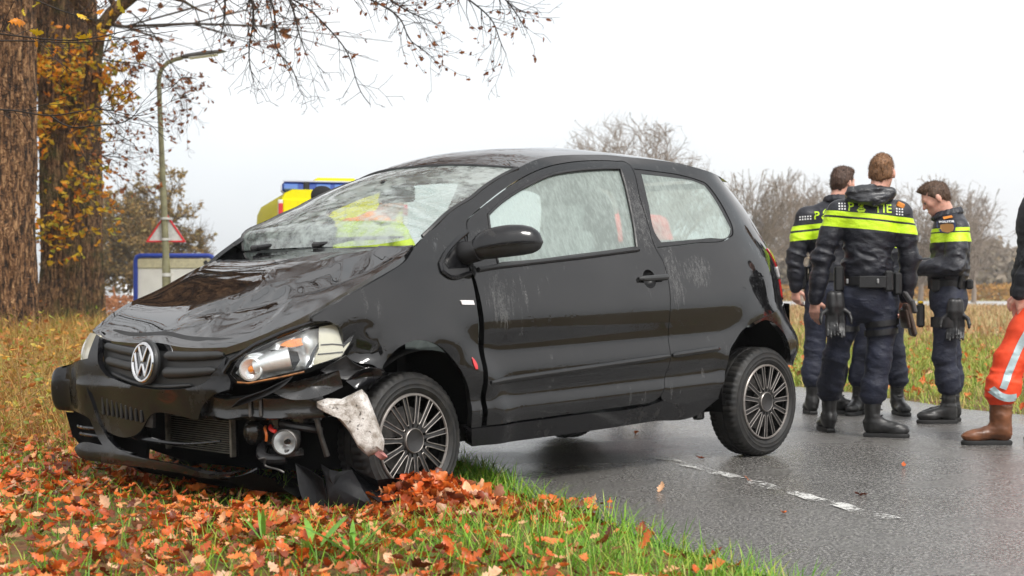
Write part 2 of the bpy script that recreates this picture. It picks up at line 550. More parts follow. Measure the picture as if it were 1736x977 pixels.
# ================================================================== THE CAR
# body frame: x forward from the front axle, y to the car's left, z up
def car_materials():
    M = {}
    # black paint under clear coat, wet, with road film drying in streaks
    m = MB("black_paint", base=(0.005, 0.005, 0.0055), rough=0.4, coat=1.0, coatr=0.02, ior=1.4, spec=0.0)
    m.b.inputs['Coat IOR'].default_value = 1.58
    v = m.coord()
    st = m.noise(m.coord(scale=(9, 9, 1.6)), 3.2, 5, 0.65)
    sp = m.noise(v, 130, 2, 0.6)
    big = m.noise(v, 2.3, 2, 0.5)
    streak = m.math('MULTIPLY', m.rng(st, 0.55, 0.66, 0, 1), m.rng(big, 0.50, 0.64, 0, 1))
    film = m.math('MULTIPLY', streak, m.rng(sp, 0.42, 0.6, 0.15, 1))
    # pale scuffs and dried splashes with a place of their own on the door, the wing and behind the handle
    xyz = m.n("ShaderNodeSeparateXYZ", {0: v})
    def patch(cx, cz, wx, wz):
        dx = m.math('DIVIDE', m.math('SUBTRACT', xyz.outputs[0], cx), wx); dz = m.math('DIVIDE', m.math('SUBTRACT', xyz.outputs[2], cz), wz)
        return m.rng(m.math('ADD', m.math('MULTIPLY', dx, dx), m.math('MULTIPLY', dz, dz)), 0.0, 1.0, 0.22, 0)
    pt = patch(-.50, .86, .10, .19)
    for q in ((-1.76, .92, .09, .20), (-1.95, .95, .16, .10), (-1.62, 1.25, .10, .25)):
        pt = m.math('MAXIMUM', pt, patch(*q))
    run = m.noise(m.coord(scale=(26, 26, 3.2)), 3.0, 4, 0.7)
    scuff = m.math('MULTIPLY', m.rng(m.math('ADD', run, pt), 0.60, 0.76, 0, 0.8), m.rng(sp, 0.38, 0.55, 0.25, 1))
    scuff = m.math('MULTIPLY', scuff, m.rng(pt, 0.0, 0.06, 0, 1))
    film = m.math('MAXIMUM', film, scuff)
    film = m.math('MAXIMUM', film, m.math('MULTIPLY', m.rng(m.noise(m.coord(scale=(1, 1, 2.2)), 1.7, 4, .55), .45, .68, 0, .09), m.rng(sp, .3, .6, .6, 1)))
    m.base(m.mix(film, (0.005, 0.005, 0.0055), (0.085, 0.085, 0.083)))
    m.inp('Coat Roughness', m.rng(film, 0, 1, 0.025, 0.3))
    drops = m.voro(v, 95, 'SMOOTH_F1')
    dm = m.rng(m.math('MULTIPLY', m.rng(drops, 0.1, 0.45, 1, 0), m.rng(m.noise(v, 14, 2), 0.5, 0.62, 0, 1)), 0, 1, 0, 1)
    m.link(m.bump(dm, 0.14, 0.002), m.b.inputs['Coat Normal'])
    M['paint'] = m.m
    # same paint on the hood and roof, beaded with rain
    m = MB("wet_black_paint", spec=0.0, base=(0.005, 0.005, 0.0055), rough=0.25, coat=1.0, coatr=0.02, ior=1.6)
    m.b.inputs['Coat IOR'].default_value = 2.3
    v = m.coord()
    wv = m.noise(v, 7, 4, 0.6)
    dr = m.voro(v, 70, 'SMOOTH_F1')
    h = m.math('ADD', m.math('MULTIPLY', wv, 0.5), m.math('MULTIPLY', m.rng(dr, 0.1, 0.5, 1, 0), 0.10))
    m.link(m.bump(h, 0.045, 0.004), m.b.inputs['Coat Normal'])
    bead = m.math('MULTIPLY', m.rng(m.noise(v, 3.2, 4, 0.6), 0.42, 0.6, 0, 1), m.rng(m.noise(v, 85, 3, 0.75), 0.4, 0.6, 0.35, 1))
    ysep = m.n("ShaderNodeSeparateXYZ", {0: v}).outputs[1]
    bead = m.math('MULTIPLY', bead, m.rng(ysep, -.05, .30, .12, 1))
    m.inp('Coat Roughness', m.rng(bead, 0, 1, 0.012, 0.24))
    m.base(m.mix(bead, (0.005, 0.005, 0.0055), (0.022, 0.022, 0.023)))
    M['wet'] = m.m
    m = MB("black_bumper_plastic", base=(0.008, 0.008, 0.009), rough=0.22, coat=0.35, coatr=0.03, spec=.35)
    v = m.coord()
    f = m.noise(v, 9, 5, 0.65)
    m.base(m.mix(m.rng(f, 0.58, 0.78, 0, 1), (0.005, 0.005, 0.006), (0.035, 0.033, 0.030)))
    m.inp('Roughness', m.rng(f, 0.4, 0.75, 0.10, 0.4))
    m.inp('Normal', m.bump(m.noise(v, 30, 3), 0.12, 0.006))
    M['gloss'] = m.m
    M['plastic'] = simple("matt_black_plastic", (0.016, 0.016, 0.017), 0.42, var=0.5, vscale=14, bumps=0.15, bscale=90)
    M['grille'] = simple("grille_plastic", (0.028, 0.029, 0.030), 0.46, var=0.3, vscale=12, bumps=0.1, bscale=120)
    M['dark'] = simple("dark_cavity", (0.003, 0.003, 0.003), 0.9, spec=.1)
    M['metal'] = simple("greasy_metal", (0.10, 0.095, 0.09), 0.45, metal=0.7, var=0.5, vscale=18, bumps=0.2, bscale=50)
    M['black_metal'] = simple("black_painted_metal", (0.012, 0.012, 0.012), 0.25, var=0.5, vscale=16, bumps=0.12, coat=0.6)
    M['fins'] = simple("radiator_metal", (0.20, 0.19, 0.16), 0.5, metal=0.6, var=0.4, vscale=30)
    M['chrome'] = simple("chrome", (0.75, 0.75, 0.76), 0.08, metal=1.0, var=0.1, vscale=20, bumps=0.05, bscale=30)
    M['reflector'] = simple('lamp_reflector', (0.90, 0.91, 0.92), 0.3, metal=0.6, var=0.1, vscale=30, bumps=0.1, bscale=40)
    M['silver'] = simple("hubcap_silver", (0.30, 0.275, 0.255), 0.38, metal=0.7, var=0.2, vscale=30)
    M['hub'] = simple("hubcap_dark", (0.022, 0.021, 0.021), 0.4, var=0.5, vscale=14)
    M['badge_blue'] = simple("badge_field", (0.012, 0.014, 0.02), 0.25, coat=1.0)
    # rubber with fine ribs and dried mud
    m = MB("tyre_rubber", base=(0.016, 0.016, 0.016), rough=0.62)
    v = m.coord()
    f = m.noise(v, 18, 5, 0.7)
    m.base(m.mix(m.rng(f, 0.45, 0.72, 0, 1), (0.008, 0.008, 0.008), (0.034, 0.031, 0.027)))
    m.inp('Roughness', m.rng(f, 0.3, 0.7, 0.4, 0.8))
    m.inp('Normal', m.bump(m.noise(v, 120, 2), 0.25, 0.003))
    M['rubber'] = m.m
    # misted side glass: a film of condensation with run-down streaks over clear glass
    def filmed_glass(name, tint, film, lo, hi, scale, gl=0.04, ior=1.5, f0=.70, f1=1.05, crack=False):
        m = MB(name)
        m.t.nodes.remove(m.b)
        tr = m.n("ShaderNodeBsdfTransparent", {'Color': (*tint, 1)})
        di = m.n("ShaderNodeBsdfDiffuse", {'Color': (*film, 1)})
        tl = m.n("ShaderNodeBsdfTranslucent", {'Color': (*film, 1)})
        fg = m.n("ShaderNodeMixShader", {0: 0.6, 1: di.outputs[0], 2: tl.outputs[0]})
        run = m.noise(m.coord(scale=scale), 4.0, 5, 0.62)
        big = m.noise(m.coord(), 3.0, 2, 0.5)
        spk = m.noise(m.coord(scale=(1, 1, .6)), 150, 2, 0.6)
        fac = m.rng(m.math('ADD', m.math('ADD', run, m.math('MULTIPLY', big, 0.6)), m.math('MULTIPLY', spk, 0.12)), f0, f1, lo, hi)
        if crack:
            # added web of crack lines among the painted branch reflections
            wv = m.n("ShaderNodeMix", {0: .12, 4: m.coord(), 5: m.noise(m.coord(), 5, 3, .6, out=1)}, data_type='VECTOR').outputs[1]
            web = m.n("ShaderNodeTexVoronoi", {'Vector': wv, 'Scale': 13}, feature='DISTANCE_TO_EDGE').outputs[0]
            web = m.math('MULTIPLY', m.rng(web, .0, .035, .55, 0), m.rng(big, .46, .60, 0, 1))
            fac = m.math('MAXIMUM', fac, web)
        mx = m.n("ShaderNodeMixShader", {0: fac, 1: tr.outputs[0], 2: fg.outputs[0]})
        bp = m.bump(m.math('ADD', m.math('MULTIPLY', m.noise(m.coord(), 9, 3), 0.6), m.math('MULTIPLY', spk, 0.12)), 0.07, 0.01)
        g = m.n("ShaderNodeBsdfGlossy", {'Color': (1, 1, 1, 1), 'Roughness': gl, 'Normal': bp})
        bf = m.n("ShaderNodeNewGeometry").outputs['Backfacing']   # a thin pane reflects alike from both sides
        fr = m.n("ShaderNodeFresnel", {'IOR': m.math('ADD', m.math('MULTIPLY', bf, 1 / ior - ior), ior), 'Normal': bp})
        ms = m.n("ShaderNodeMixShader", {0: fr.outputs[0], 1: mx.outputs[0], 2: g.outputs[0]})
        m.link(ms.outputs[0], m.out.inputs[0])
        return m.m
    M['side_glass'] = filmed_glass("misted_side_glass", (0.86, 0.95, 0.92), (0.84, 0.98, 0.92), 0.44, 0.70, (14, 14, 1.5))
    M['far_glass'] = filmed_glass("clear_far_side_glass", (0.90, 0.97, 0.94), (0.85, 0.92, 0.9), 0.02, 0.12, (14, 14, 1.5))
    M['screen'] = filmed_glass("windscreen_painted_reflections", (0.88, 0.97, 0.93), (0.86, 0.97, 0.92), 0.20, 0.78, (7, 3.5, 5), gl=0.02, ior=2.1, f0=.74, f1=1.0, crack=True)  # pale film streaks paint in the reflected sky and branches
    M['clear'] = filmed_glass("clear_lens_plastic", (0.93, 0.95, 0.95), (0.8, 0.8, 0.8), 0.0, 0.05, (3, 3, 3), gl=0.03, ior=1.5)
    M['cream'] = simple("cream_lens_plastic", (0.62, 0.58, 0.45), 0.25, coat=1.0, var=0.12, vscale=8)
    M['amber'] = simple("amber_lens", (0.75, 0.22, 0.02), 0.2, coat=1.0, var=0.3, vscale=60)
    M['red'] = simple("red_lens", (0.62, 0.015, 0.02), 0.15, coat=1.0)
    M['white_lens'] = simple("white_lens", (0.75, 0.72, 0.72), 0.15, coat=1.0)
    m = MB("dirty_white_plastic", base=(0.72, 0.68, 0.64), rough=0.4)
    v = m.coord()
    f = m.noise(v, 16, 6, 0.75)
    f2 = m.noise(v, 45, 3, 0.7)
    c = m.mix(m.rng(f, 0.42, 0.62, 0, 1), (0.30, 0.26, 0.22), (0.74, 0.71, 0.68))
    m.base(m.mix(m.rng(f2, 0.60, 0.66, 0, 1), c, (0.05, 0.04, 0.035)))
    m.inp('Normal', m.bump(f, 0.4, 0.02))
    M['white_plastic'] = m.m
    M['seat'] = simple("seat_cloth", (0.22, 0.23, 0.23), 0.9, var=0.2)
    M['wire_red'] = simple("red_wire", (0.6, 0.03, 0.02), 0.4)
    M['wire_orange'] = simple("orange_wire", (0.65, 0.16, 0.03), 0.4)
    return M
CM = car_materials()
PAINT, WET, GLOSS, PLAS = CM['paint'], CM['wet'], CM['gloss'], CM['plastic']

PLAN = spline([1.0, .80, .70, .55, .35, .1, -.3, -1.0, -1.8, -2.3, -2.6, -2.72, -2.85, -2.95, -3.05], [.30, .56, .64, .735, .80, .838, .858, .868, .866, .855, .815, .775, .705, .62, .48])
RAKE = spline([.2, .33, .43, .61, .70, .76, .967, 1.137, 1.3, 1.44, 1.52, 1.6], [-.03, -.07, -.13, -.118, -.05, -.025, -.02, .042, .104, .20, .27, .32])
SEC = spline([.10, .20, .28, .335, .37, .41, .46, .52, .57, .62, .68, .74, .80, .90, 1.0, 1.08, 1.16, 1.28, 1.40, 1.48, 1.53, 1.57, 1.62],
             [-.08, -.042, -.017, -.004, -.001, -.012, -.005, .001, -.004, -.0125, -.008, -.001, -.003, -.020, -.046, -.076, -.108, -.160, -.215, -.255, -.290, -.345, -.45])
def flare(x, z):
    r1 = np.hypot(x + .035, z - .245); r2 = np.hypot(x + 2.568, z - .27)
    return .022 * np.exp(-((r1 - .44) / .07)**2) + .018 * np.exp(-((r2 - .43) / .07)**2)
def Wd(x, z):
    t = np.clip((-2.2 - x) / .5, 0, 1); t = t * t * (3 - 2 * t)
    return PLAN(x - RAKE(z) * t) + SEC(z) + flare(x, z)
def side(off=0.0, s=1, dent=None):
    def f(a, b):
        y = Wd(a, b) + off
        if dent is not None: y = y + dent(a, b)
        return np.stack([a, s * y, b], 1)
    return f
HU = spline([-.90, -.86, -.79, -.69, -.58, -.4, -.2, 0, .2, .4, .55, .66, .735, .795], [.35, .50, .67, .757, .79, .815, .826, .83, .825, .79, .72, .62, .50, .35])
HB = spline([-.975, -.97, -.93, -.85, -.75, -.60, -.4, -.2, 0, .2, .4, .55, .66, .735, .795], [.40, .55, .69, .79, .825, .835, .83, .835, .835, .825, .79, .72, .62, .50, .35])
LEAN = spline([.1, .16, .24, .35, .5, .6, .66, .72, .78, .84, .9], [-.05, 0, 0, -.012, 0, -.004, -.012, -.040, -.085, -.15, -.24])
def front(H, off=0.0, bend=None):
    def f(a, b):
        x = H(a) + LEAN(b) + off
        if bend is not None: x = x + bend(a, b)
        return np.stack([x, a, b], 1)
    return f
# corner map by u = y - x along the hull, for the lamp that wraps round
_hy = np.concatenate([np.linspace(-.1, .795, 160), PLAN(np.linspace(.33, .0, 40)) - .006])
_hx = np.concatenate([HU(np.linspace(-.1, .795, 160)), np.linspace(.33, .0, 40)])
_hu = _hy - _hx
_o = np.argsort(_hu); _hu, _hx, _hy = _hu[_o], _hx[_o], _hy[_o]
def corner(off=0.0):
    def f(u, z):
        x = np.interp(u, _hu, _hx) + LEAN(z); y = np.interp(u, _hu, _hy)
        return np.stack([x + off * .75, y + off * .65, z], 1)
    return f
def cpt(u, z, off=0.0):
    return tuple(corner(off)(np.array([u]), np.array([z]))[0])

def shrink(poly, d, step=0.015, cc=42):
    """moves an outline inwards by d"""
    L = np.array(catmull(poly, step, True, cc))
    A = np.roll(L, 1, 0); B = np.roll(L, -1, 0)
    t = B - A; t /= np.linalg.norm(t, axis=1)[:, None] + 1e-12
    ar = np.sum(L[:, 0] * np.roll(L[:, 1], -1) - np.roll(L[:, 0], -1) * L[:, 1])
    n = np.stack([-t[:, 1], t[:, 0]], 1) * (1 if ar > 0 else -1)
    return [tuple(p) for p in (L + n * d)]
def mirror_pts(P): return [(p[0], -p[1], p[2]) for p in P]
def on_side(poly, off, s=1):
    return [(x, s * (float(Wd(np.array([x]), np.array([z]))[0]) + off), z) for x, z in poly]

def polyline(P, n):
    """resamples a 3D polyline to n points with smooth runs"""
    P = [np.array(p, float) for p in P]
    d = np.concatenate([[0], np.cumsum([np.linalg.norm(b - a) for a, b in zip(P, P[1:])])])
    fs = [spline(d, [p[k] for p in P]) for k in range(3)]
    t = np.linspace(0, d[-1], n)
    return np.stack([f(t) for f in fs], 1)
def coons(fr, re, fa, ne, nu, nv):
    """patch between front/rear (far to near) and far/near (front to rear) curves"""
    F, Rr, A, B = polyline(fr, nu), polyline(re, nu), polyline(fa, nv), polyline(ne, nv)
    u = np.linspace(0, 1, nu)[None, :, None]; v = np.linspace(0, 1, nv)[:, None, None]
    P = (1 - v) * F[None] + v * Rr[None] + (1 - u) * A[:, None] + u * B[:, None]
    P = P - ((1 - u) * (1 - v) * F[0] + u * (1 - v) * F[-1] + (1 - u) * v * Rr[0] + u * v * Rr[-1])
    return P, u[0, :, 0], v[:, 0, 0]
def gridobj(name, P, mat, parent, thick=0.0, down=(0, 0, -1), flip=False):
    m, n = P.shape[:2]
    V = P.reshape(-1, 3).tolist()
    F = [(i * n + j, i * n + j + 1, (i + 1) * n + j + 1, (i + 1) * n + j) for i in range(m - 1) for j in range(n - 1)]
    if flip: F = [f[::-1] for f in F]
    if thick:
        b = [(0, j) for j in range(n)] + [(i, n - 1) for i in range(1, m)] + [(m - 1, j) for j in range(n - 2, -1, -1)] + [(i, 0) for i in range(m - 2, 0, -1)]
        k0 = len(V); dn = np.array(down) * thick
        for i, j in b:
            V.append(P[i, j].tolist()); V.append((P[i, j] + dn).tolist())
        L = len(b)
        for q in range(L):
            a, c = k0 + 2 * q, k0 + 2 * ((q + 1) % L)
            F.append((a, c, c + 1, a + 1))
    return mobj(name, V, F, mat, parent)

# ---- traced outlines in metres (x, z) on the side, (y, z) on the front
GLASS = [(-0.565, 1.25), (-0.644, 1.293), (-0.769, 1.348), (-0.921, 1.402), (-1.086, 1.448), (-1.242, 1.47), (-1.375, 1.481), (-1.507, 1.488), (-1.62, 1.49), (-1.612, 1.426), (-1.587, 1.309), (-1.562, 1.204), (-1.524, 1.08), (-1.28, 1.062), (-1.029, 1.046), (-0.793, 1.03), (-0.534, 1.021), (-0.543, 1.163)]
DOOR = [(-0.4, 1.172), (-0.418, 1.219), (-0.45, 1.242), (-0.534, 1.285), (-0.67, 1.35), (-0.811, 1.409), (-0.95, 1.457), (-1.072, 1.489), (-1.21, 1.512), (-1.347, 1.526), (-1.48, 1.533), (-1.625, 1.533), (-1.699, 1.528), (-1.716, 1.513), (-1.72, 1.49), (-1.688, 1.34), (-1.676, 1.201), (-1.671, 1.073), (-1.694, 1.018), (-1.703, 0.946), (-1.7, 0.849), (-1.69, 0.777), (-1.684, 0.717), (-1.681, 0.625), (-1.679, 0.579), (-1.679, 0.519), (-1.666, 0.469), (-1.645, 0.416), (-1.62, 0.353), (-1.601, 0.327), (-1.568, 0.307), (-1.527, 0.297), (-1.416, 0.295), (-0.987, 0.293), (-0.593, 0.291), (-0.389, 0.289), (-0.377, 0.495), (-0.385, 0.656), (-0.378, 0.842), (-0.373, 0.903), (-0.367, 0.956), (-0.356, 0.991)]
FENDER_REAR = [(-0.348, 0.984), (-0.352, 0.918), (-0.352, 0.807), (-0.353, 0.658), (-0.354, 0.497), (-0.365, 0.289), (-0.306, 0.291)]
ARCH = [(-0.306, 0.291), (-0.302, 0.344), (-0.303, 0.418), (-0.273, 0.493), (-0.231, 0.561), (-0.169, 0.63), (-0.103, 0.674), (-0.029, 0.7), (0.028, 0.702), (0.086, 0.688), (0.131, 0.664), (0.166, 0.631), (0.191, 0.602), (0.202, 0.568)]
FENDER_FRONT = [(0.227, 0.602), (0.313, 0.632), (0.353, 0.677), (0.361, 0.727), (0.376, 0.775), (0.421, 0.802), (0.495, 0.807)]
FENDER_TOP = [(0.536, 0.804), (0.493, 0.824), (0.413, 0.863), (0.327, 0.904), (0.21, 0.955), (0.103, 1.0), (-0.008, 1.054), (-0.055, 1.094), (-0.141, 1.154), (-0.244, 1.094)]
TRI = [(-0.399, 1.172), (-0.298, 1.12), (-0.229, 1.074), (-0.184, 1.03), (-0.183, 0.996), (-0.215, 0.973), (-0.348, 0.984)]
TRIPANE = [(-0.387, 1.16), (-0.245, 1.074), (-0.211, 1.029), (-0.225, 1.004), (-0.352, 1.006)]
APILLAR_IN = [(-0.141, 1.154), (-0.197, 1.19), (-0.309, 1.254), (-0.418, 1.302), (-0.501, 1.333), (-0.557, 1.361), (-0.692, 1.42), (-0.801, 1.459), (-0.87, 1.479), (-0.984, 1.513), (-1.073, 1.533)]
ROOFRAIL = [(-1.271, 1.555), (-1.462, 1.563), (-1.596, 1.566), (-1.757, 1.558), (-1.956, 1.548), (-2.156, 1.53), (-2.291, 1.507), (-2.448, 1.482)]
QFRAME = [(-1.729, 1.494), (-1.89, 1.484), (-2.101, 1.466), (-2.222, 1.445), (-2.305, 1.42), (-2.35, 1.361), (-2.388, 1.263), (-2.396, 1.181), (-2.376, 1.142), (-2.321, 1.12), (-2.011, 1.095), (-1.682, 1.076)]
QGLASS = [(-1.777, 1.466), (-2.02, 1.451), (-2.213, 1.432), (-2.286, 1.41), (-2.323, 1.348), (-2.358, 1.247), (-2.377, 1.172), (-2.347, 1.143), (-2.127, 1.122), (-1.87, 1.11), (-1.734, 1.105), (-1.714, 1.139), (-1.741, 1.309)]
QLOW = [(-2.077, 0.278), (-2.087, 0.324), (-2.115, 0.385), (-2.138, 0.436), (-2.167, 0.531), (-2.22, 0.575), (-2.288, 0.622), (-2.389, 0.661), (-2.535, 0.692), (-2.778, 0.73)]
RARCH = [(-2.101, 0.286), (-2.14, 0.436), (-2.172, 0.515), (-2.246, 0.58), (-2.354, 0.631), (-2.502, 0.668), (-2.628, 0.642), (-2.73, 0.576), (-2.793, 0.491), (-2.892, 0.399)]
MOULD = [(-0.402, 0.502), (-0.596, 0.506), (-1.669, 0.534), (-1.669, 0.515), (-0.597, 0.478), (-0.407, 0.472)]
MOULD2 = [(-1.692, 0.537), (-2.087, 0.547), (-2.084, 0.531), (-1.692, 0.517)]
SILL = [(-0.306, 0.286), (-1.0, 0.287), (-1.55, 0.290), (-1.62, 0.300), (-1.7, 0.281), (-2.082, 0.278), (-1.951, 0.207), (-1.556, 0.20), (-0.618, 0.20), (-0.327, 0.203)]
BUMPER = [(-0.495, 0.744), (-0.488, 0.697), (-0.493, 0.635), (-0.531, 0.629), (-0.725, 0.590), (-0.735, 0.50), (-0.735, 0.43), (-0.715, 0.385), (-0.516, 0.363), (-0.435, 0.329), (-0.064, 0.332), (0.014, 0.402), (0.211, 0.412), (0.342, 0.398), (0.384, 0.464), (0.432, 0.503), (0.513, 0.533), (0.513, 0.568), (0.487, 0.617), (0.488, 0.668), (0.46, 0.629), (0.434, 0.597), (0.396, 0.559), (0.334, 0.538), (0.238, 0.526), (0.072, 0.521), (-0.096, 0.529), (-0.249, 0.548), (-0.359, 0.57), (-0.408, 0.611), (-0.428, 0.672), (-0.462, 0.735)]
GRILLE = [(-0.462, 0.735), (-0.428, 0.672), (-0.408, 0.611), (-0.359, 0.57), (-0.249, 0.548), (-0.096, 0.529), (0.072, 0.521), (0.238, 0.526), (0.334, 0.538), (0.396, 0.559), (0.434, 0.597), (0.46, 0.629), (0.49, 0.68), (0.478, 0.712), (0.192, 0.72), (0.014, 0.735), (-0.085, 0.73), (-0.207, 0.725)]
LEG = [(-0.485, 0.505), (-0.455, 0.435), (-0.429, 0.363), (-0.356, 0.292), (-0.259, 0.25), (-0.096, 0.234), (-0.201, 0.215), (-0.326, 0.225), (-0.412, 0.272), (-0.479, 0.35), (-0.521, 0.413)]
LIP = [(-0.60, 0.220), (-0.55, 0.244), (-0.377, 0.248), (-0.233, 0.245), (-0.125, 0.229), (0.255, 0.207), (0.496, 0.179), (0.581, 0.202), (0.476, 0.164), (0.259, 0.175), (-0.023, 0.178), (-0.369, 0.170), (-0.56, 0.192)]
PLATE = [(-0.402, 0.48), (0.028, 0.424), (0.015, 0.347), (-0.415, 0.363)]
INTAKE = [(-0.78, 0.38), (-0.235, 0.37), (0.064, 0.42), (0.23, 0.42), (0.72, 0.62), (0.74, 0.16), (0.117, 0.15), (-0.299, 0.15), (-.74, .22)]
LENS_U = [(-0.238, 0.597), (-0.187, 0.568), (-0.119, 0.565), (0.072, 0.588), (0.203, 0.604), (0.294, 0.628), (0.404, 0.648), (0.431, 0.699), (0.43, 0.768), (0.383, 0.792), (0.266, 0.795), (0.161, 0.784), (0.043, 0.749), (-0.091, 0.704), (-0.2, 0.648)]

CAR_X = Vector((-0.71316, -0.70016, -0.0349)); CAR_Y = Vector((0.70059, -0.71357, 0)); CAR_Z = CAR_X.cross(CAR_Y)
car = empty("hatchback_car", label="black three-door hatchback with a smashed front corner standing across the verge and road", cat="car")
car.matrix_world = Matrix(((CAR_X.x, CAR_Y.x, CAR_Z.x, -0.985), (CAR_X.y, CAR_Y.y, CAR_Z.y, 7.378), (CAR_X.z, CAR_Y.z, CAR_Z.z, 0.001), (0, 0, 0, 1)))

# ---- side panels, both sides
HX, HZ = -1.556, .921
ELL = [(HX + .050 * math.cos(t), HZ + .048 * math.sin(t)) for t in np.linspace(0, 2 * math.pi, 17)[:-1]]
FENDER = TRI[2:7] + FENDER_REAR[1:] + ARCH[1:] + FENDER_FRONT + FENDER_TOP[1:]
SIDEPANEL = APILLAR_IN + ROOFRAIL + [(-2.60, 1.462), (-2.72, 1.40), (-2.83, 1.25), (-2.90, 1.10), (-2.94, .95), (-2.96, .76)] + QLOW[::-1] + [(-1.70, .281), (-1.63, .300)] + DOOR[29:16:-1] + DOOR[16::-1] + [TRI[1], TRI[2], FENDER_TOP[-1]]
REARBUMP = QLOW[7:] + [(-2.93, .742), (-2.96, .60), (-2.955, .46), (-2.935, .385)] + RARCH[::-1][:6] + [(-2.41, .648)]
def fdent(a, b):
    # creased front edge of the struck fender
    g = np.exp(-(((a - .31) / .07)**2 + ((b - .68) / .09)**2))
    g2 = np.exp(-(((a - .25) / .025)**2 + ((b - .67) / .10)**2))
    return -.020 * g + .014 * g2 * np.sin(b * 55)
for s in (1, -1):
    fe = panel("fender", FENDER, side(0, s, fdent if s > 0 else None), PAINT, car, rim=.03, flip=s > 0)
    if s > 0: fe['label'] = "dented fender with a torn front edge"
    rp = [(-.258, .866), (-.332, .862), (-.336, .842), (-.262, .846)]
    panel("side_repeater", rp, side(.006, s), CM['white_lens'], fe, step=.012, rim=.01, flip=s > 0, estep=.008)
    panel("reflector", [(-.297, .61), (-.308, .60), (-.322, .57), (-.322, .555), (-.310, .555), (-.300, .58)], side(.004, s), CM['red'], fe, step=.012, rim=.004, flip=s > 0, estep=.008)
    body = panel("side_panel", SIDEPANEL, side(0, s), PAINT, car, holes=[QFRAME], rim=.035, flip=s > 0)
    qf = panel("quarter_window", shrink(QFRAME, .004), side(-.004, s), PLAS, car, holes=[QGLASS], rim=.012, flip=s > 0)
    panel("glass", QGLASS, side(-.006, s), CM['side_glass' if s > 0 else 'far_glass'], qf, rim=0, flip=s > 0, step=.06)
    door = panel("door", shrink(DOOR, .0045), side(0, s), PAINT, car, holes=[GLASS, ELL], rim=.035, flip=s > 0)
    panel("window_glass", shrink(GLASS, -.006), side(-.010, s), CM['side_glass' if s > 0 else 'far_glass'], door, rim=0, flip=s > 0, step=.06)
    g = Geo().tube(on_side(catmull(GLASS, .03), -.001, s) + on_side(catmull(GLASS, .03)[:1], -.001, s), .008, 6)
    g.make("window_seal", PLAS, door)
    bel = [(-.40, .998), (-.53, 1.010), (-.8, 1.026), (-1.1, 1.043), (-1.35, 1.060), (-1.53, 1.072)]
    g = Geo().tube(on_side(bel, .004, s), .012, 8)
    g.make("belt_strip", PLAS, door)
    def bowl(a, b, s=s):
        r2 = ((a - HX) / .05)**2 + ((b - HZ) / .048)**2
        return np.stack([a, s * (Wd(a, b) - .032 * np.clip(1 - r2, 0, 1)**.5), b], 1)
    panel("handle_recess", ELL, bowl, PLAS, door, step=.01, rim=0, flip=s > 0)
    hp = on_side([(-1.476, .925), (-1.49, .925), (-1.55, .926), (-1.62, .927), (-1.668, .927), (-1.676, .927)], 0, s)
    hp = [Vector(p) + Vector((0, s * d, 0)) for p, d in zip(hp, (.004, .018, .024, .024, .018, .004))]
    Geo().tube(hp, [.010, .014, .0155, .0165, .0165, .012], 10).make("door_handle", CM['grille'], door)
    def strip(xa, za, xb, zb, par):
        n_ = 16; xs = np.linspace(xa, xb, n_); zs = np.linspace(za, zb, n_)
        G = []
        for i, (x, z_) in enumerate(zip(xs, zs)):
            k = .55 if i in (0, n_ - 1) else 1.0
            G.append([on_side([(x, z_ + dz * k)], o_ * k, s)[0] for dz, o_ in ((.017, -.004), (.016, .006), (.010, .013), (-.004, .014), (-.013, .008), (-.016, -.004))])
        Geo().grid(G).make("trim_strip", PAINT, par, sharp=80)
    strip(-.400, .487, -1.668, .5245, door)
    strip(-1.693, .527, -2.087, .539, body)
    panel("sill", SILL, side(.004, s), GLOSS, car, rim=.05, flip=s > 0, step=.035)
    tf = panel("mirror_triangle", shrink(TRI, .003), side(-.002, s), PLAS, car, holes=[shrink(TRIPANE, .002)], rim=.02, flip=s > 0)
    panel("pane", shrink(TRIPANE, .002), side(-.006, s), CM['gloss'], tf, rim=0, flip=s > 0)
    edge = [TRI[0], TRI[1], TRI[2], TRI[3], TRI[4], TRI[5], TRI[6]]
    Geo().tube(on_side(catmull(edge, .02, False), .004, s), .011, 8).make("frame_edge", GLOSS, tf)
    # door mirror: shell, lower casing, foot
    MA = Vector((-.34, .845, 1.090)); MBv = Vector((-.575, 1.06, 1.115))
    ax = (MBv - MA).normalized(); nx = Vector((ax.y, -ax.x, 0)).normalized()
    if nx.x < 0: nx = -nx
    V = []; n1, n2 = 26, 28
    prof = [(0, .042), (.05, .060), (.14, .074), (.3, .082), (.5, .084), (.7, .080), (.85, .069), (.94, .050), (.985, .028), (1.0, .004)]
    t_ = np.linspace(0, 1, n1)
    rr_ = np.interp(t_, [p[0] for p in prof], [p[1] for p in prof])
    L = (MBv - MA).length
    for upper in (True, False):
        G = []
        for t, r in zip(t_, rr_):
            c = MA + ax * L * t + Vector((0, 0, .012 * math.sin(t * 3.1)))
            row = []
            a0, a1 = (-.10, math.pi + .12) if upper else (math.pi + .08, 2 * math.pi - .06)
            for k in range(n2):
                a = a0 + (a1 - a0) * k / (n2 - 1)
                k2 = 1.0 if upper else .93
                p = c + nx * (math.cos(a) * r * .72 * k2) + Vector((0, 0, 1)) * (math.sin(a) * r * (.98 if upper else .80) * k2)
                row.append((p.x, s * p.y, p.z))
            G.append(row)
        gg = Geo().grid(G)
        if upper:
            ms = gg.make("door_mirror", GLOSS, car, sharp=80)
        else:
            gg.make("lower_casing", PLAS, ms, sharp=80)
    Geo().tube([(-.36, s * .76, 1.07), (-.35, s * .80, 1.075), (-.365, s * .87, 1.085)], [.06, .052, .048], 12).make("mirror_foot", PLAS, ms)
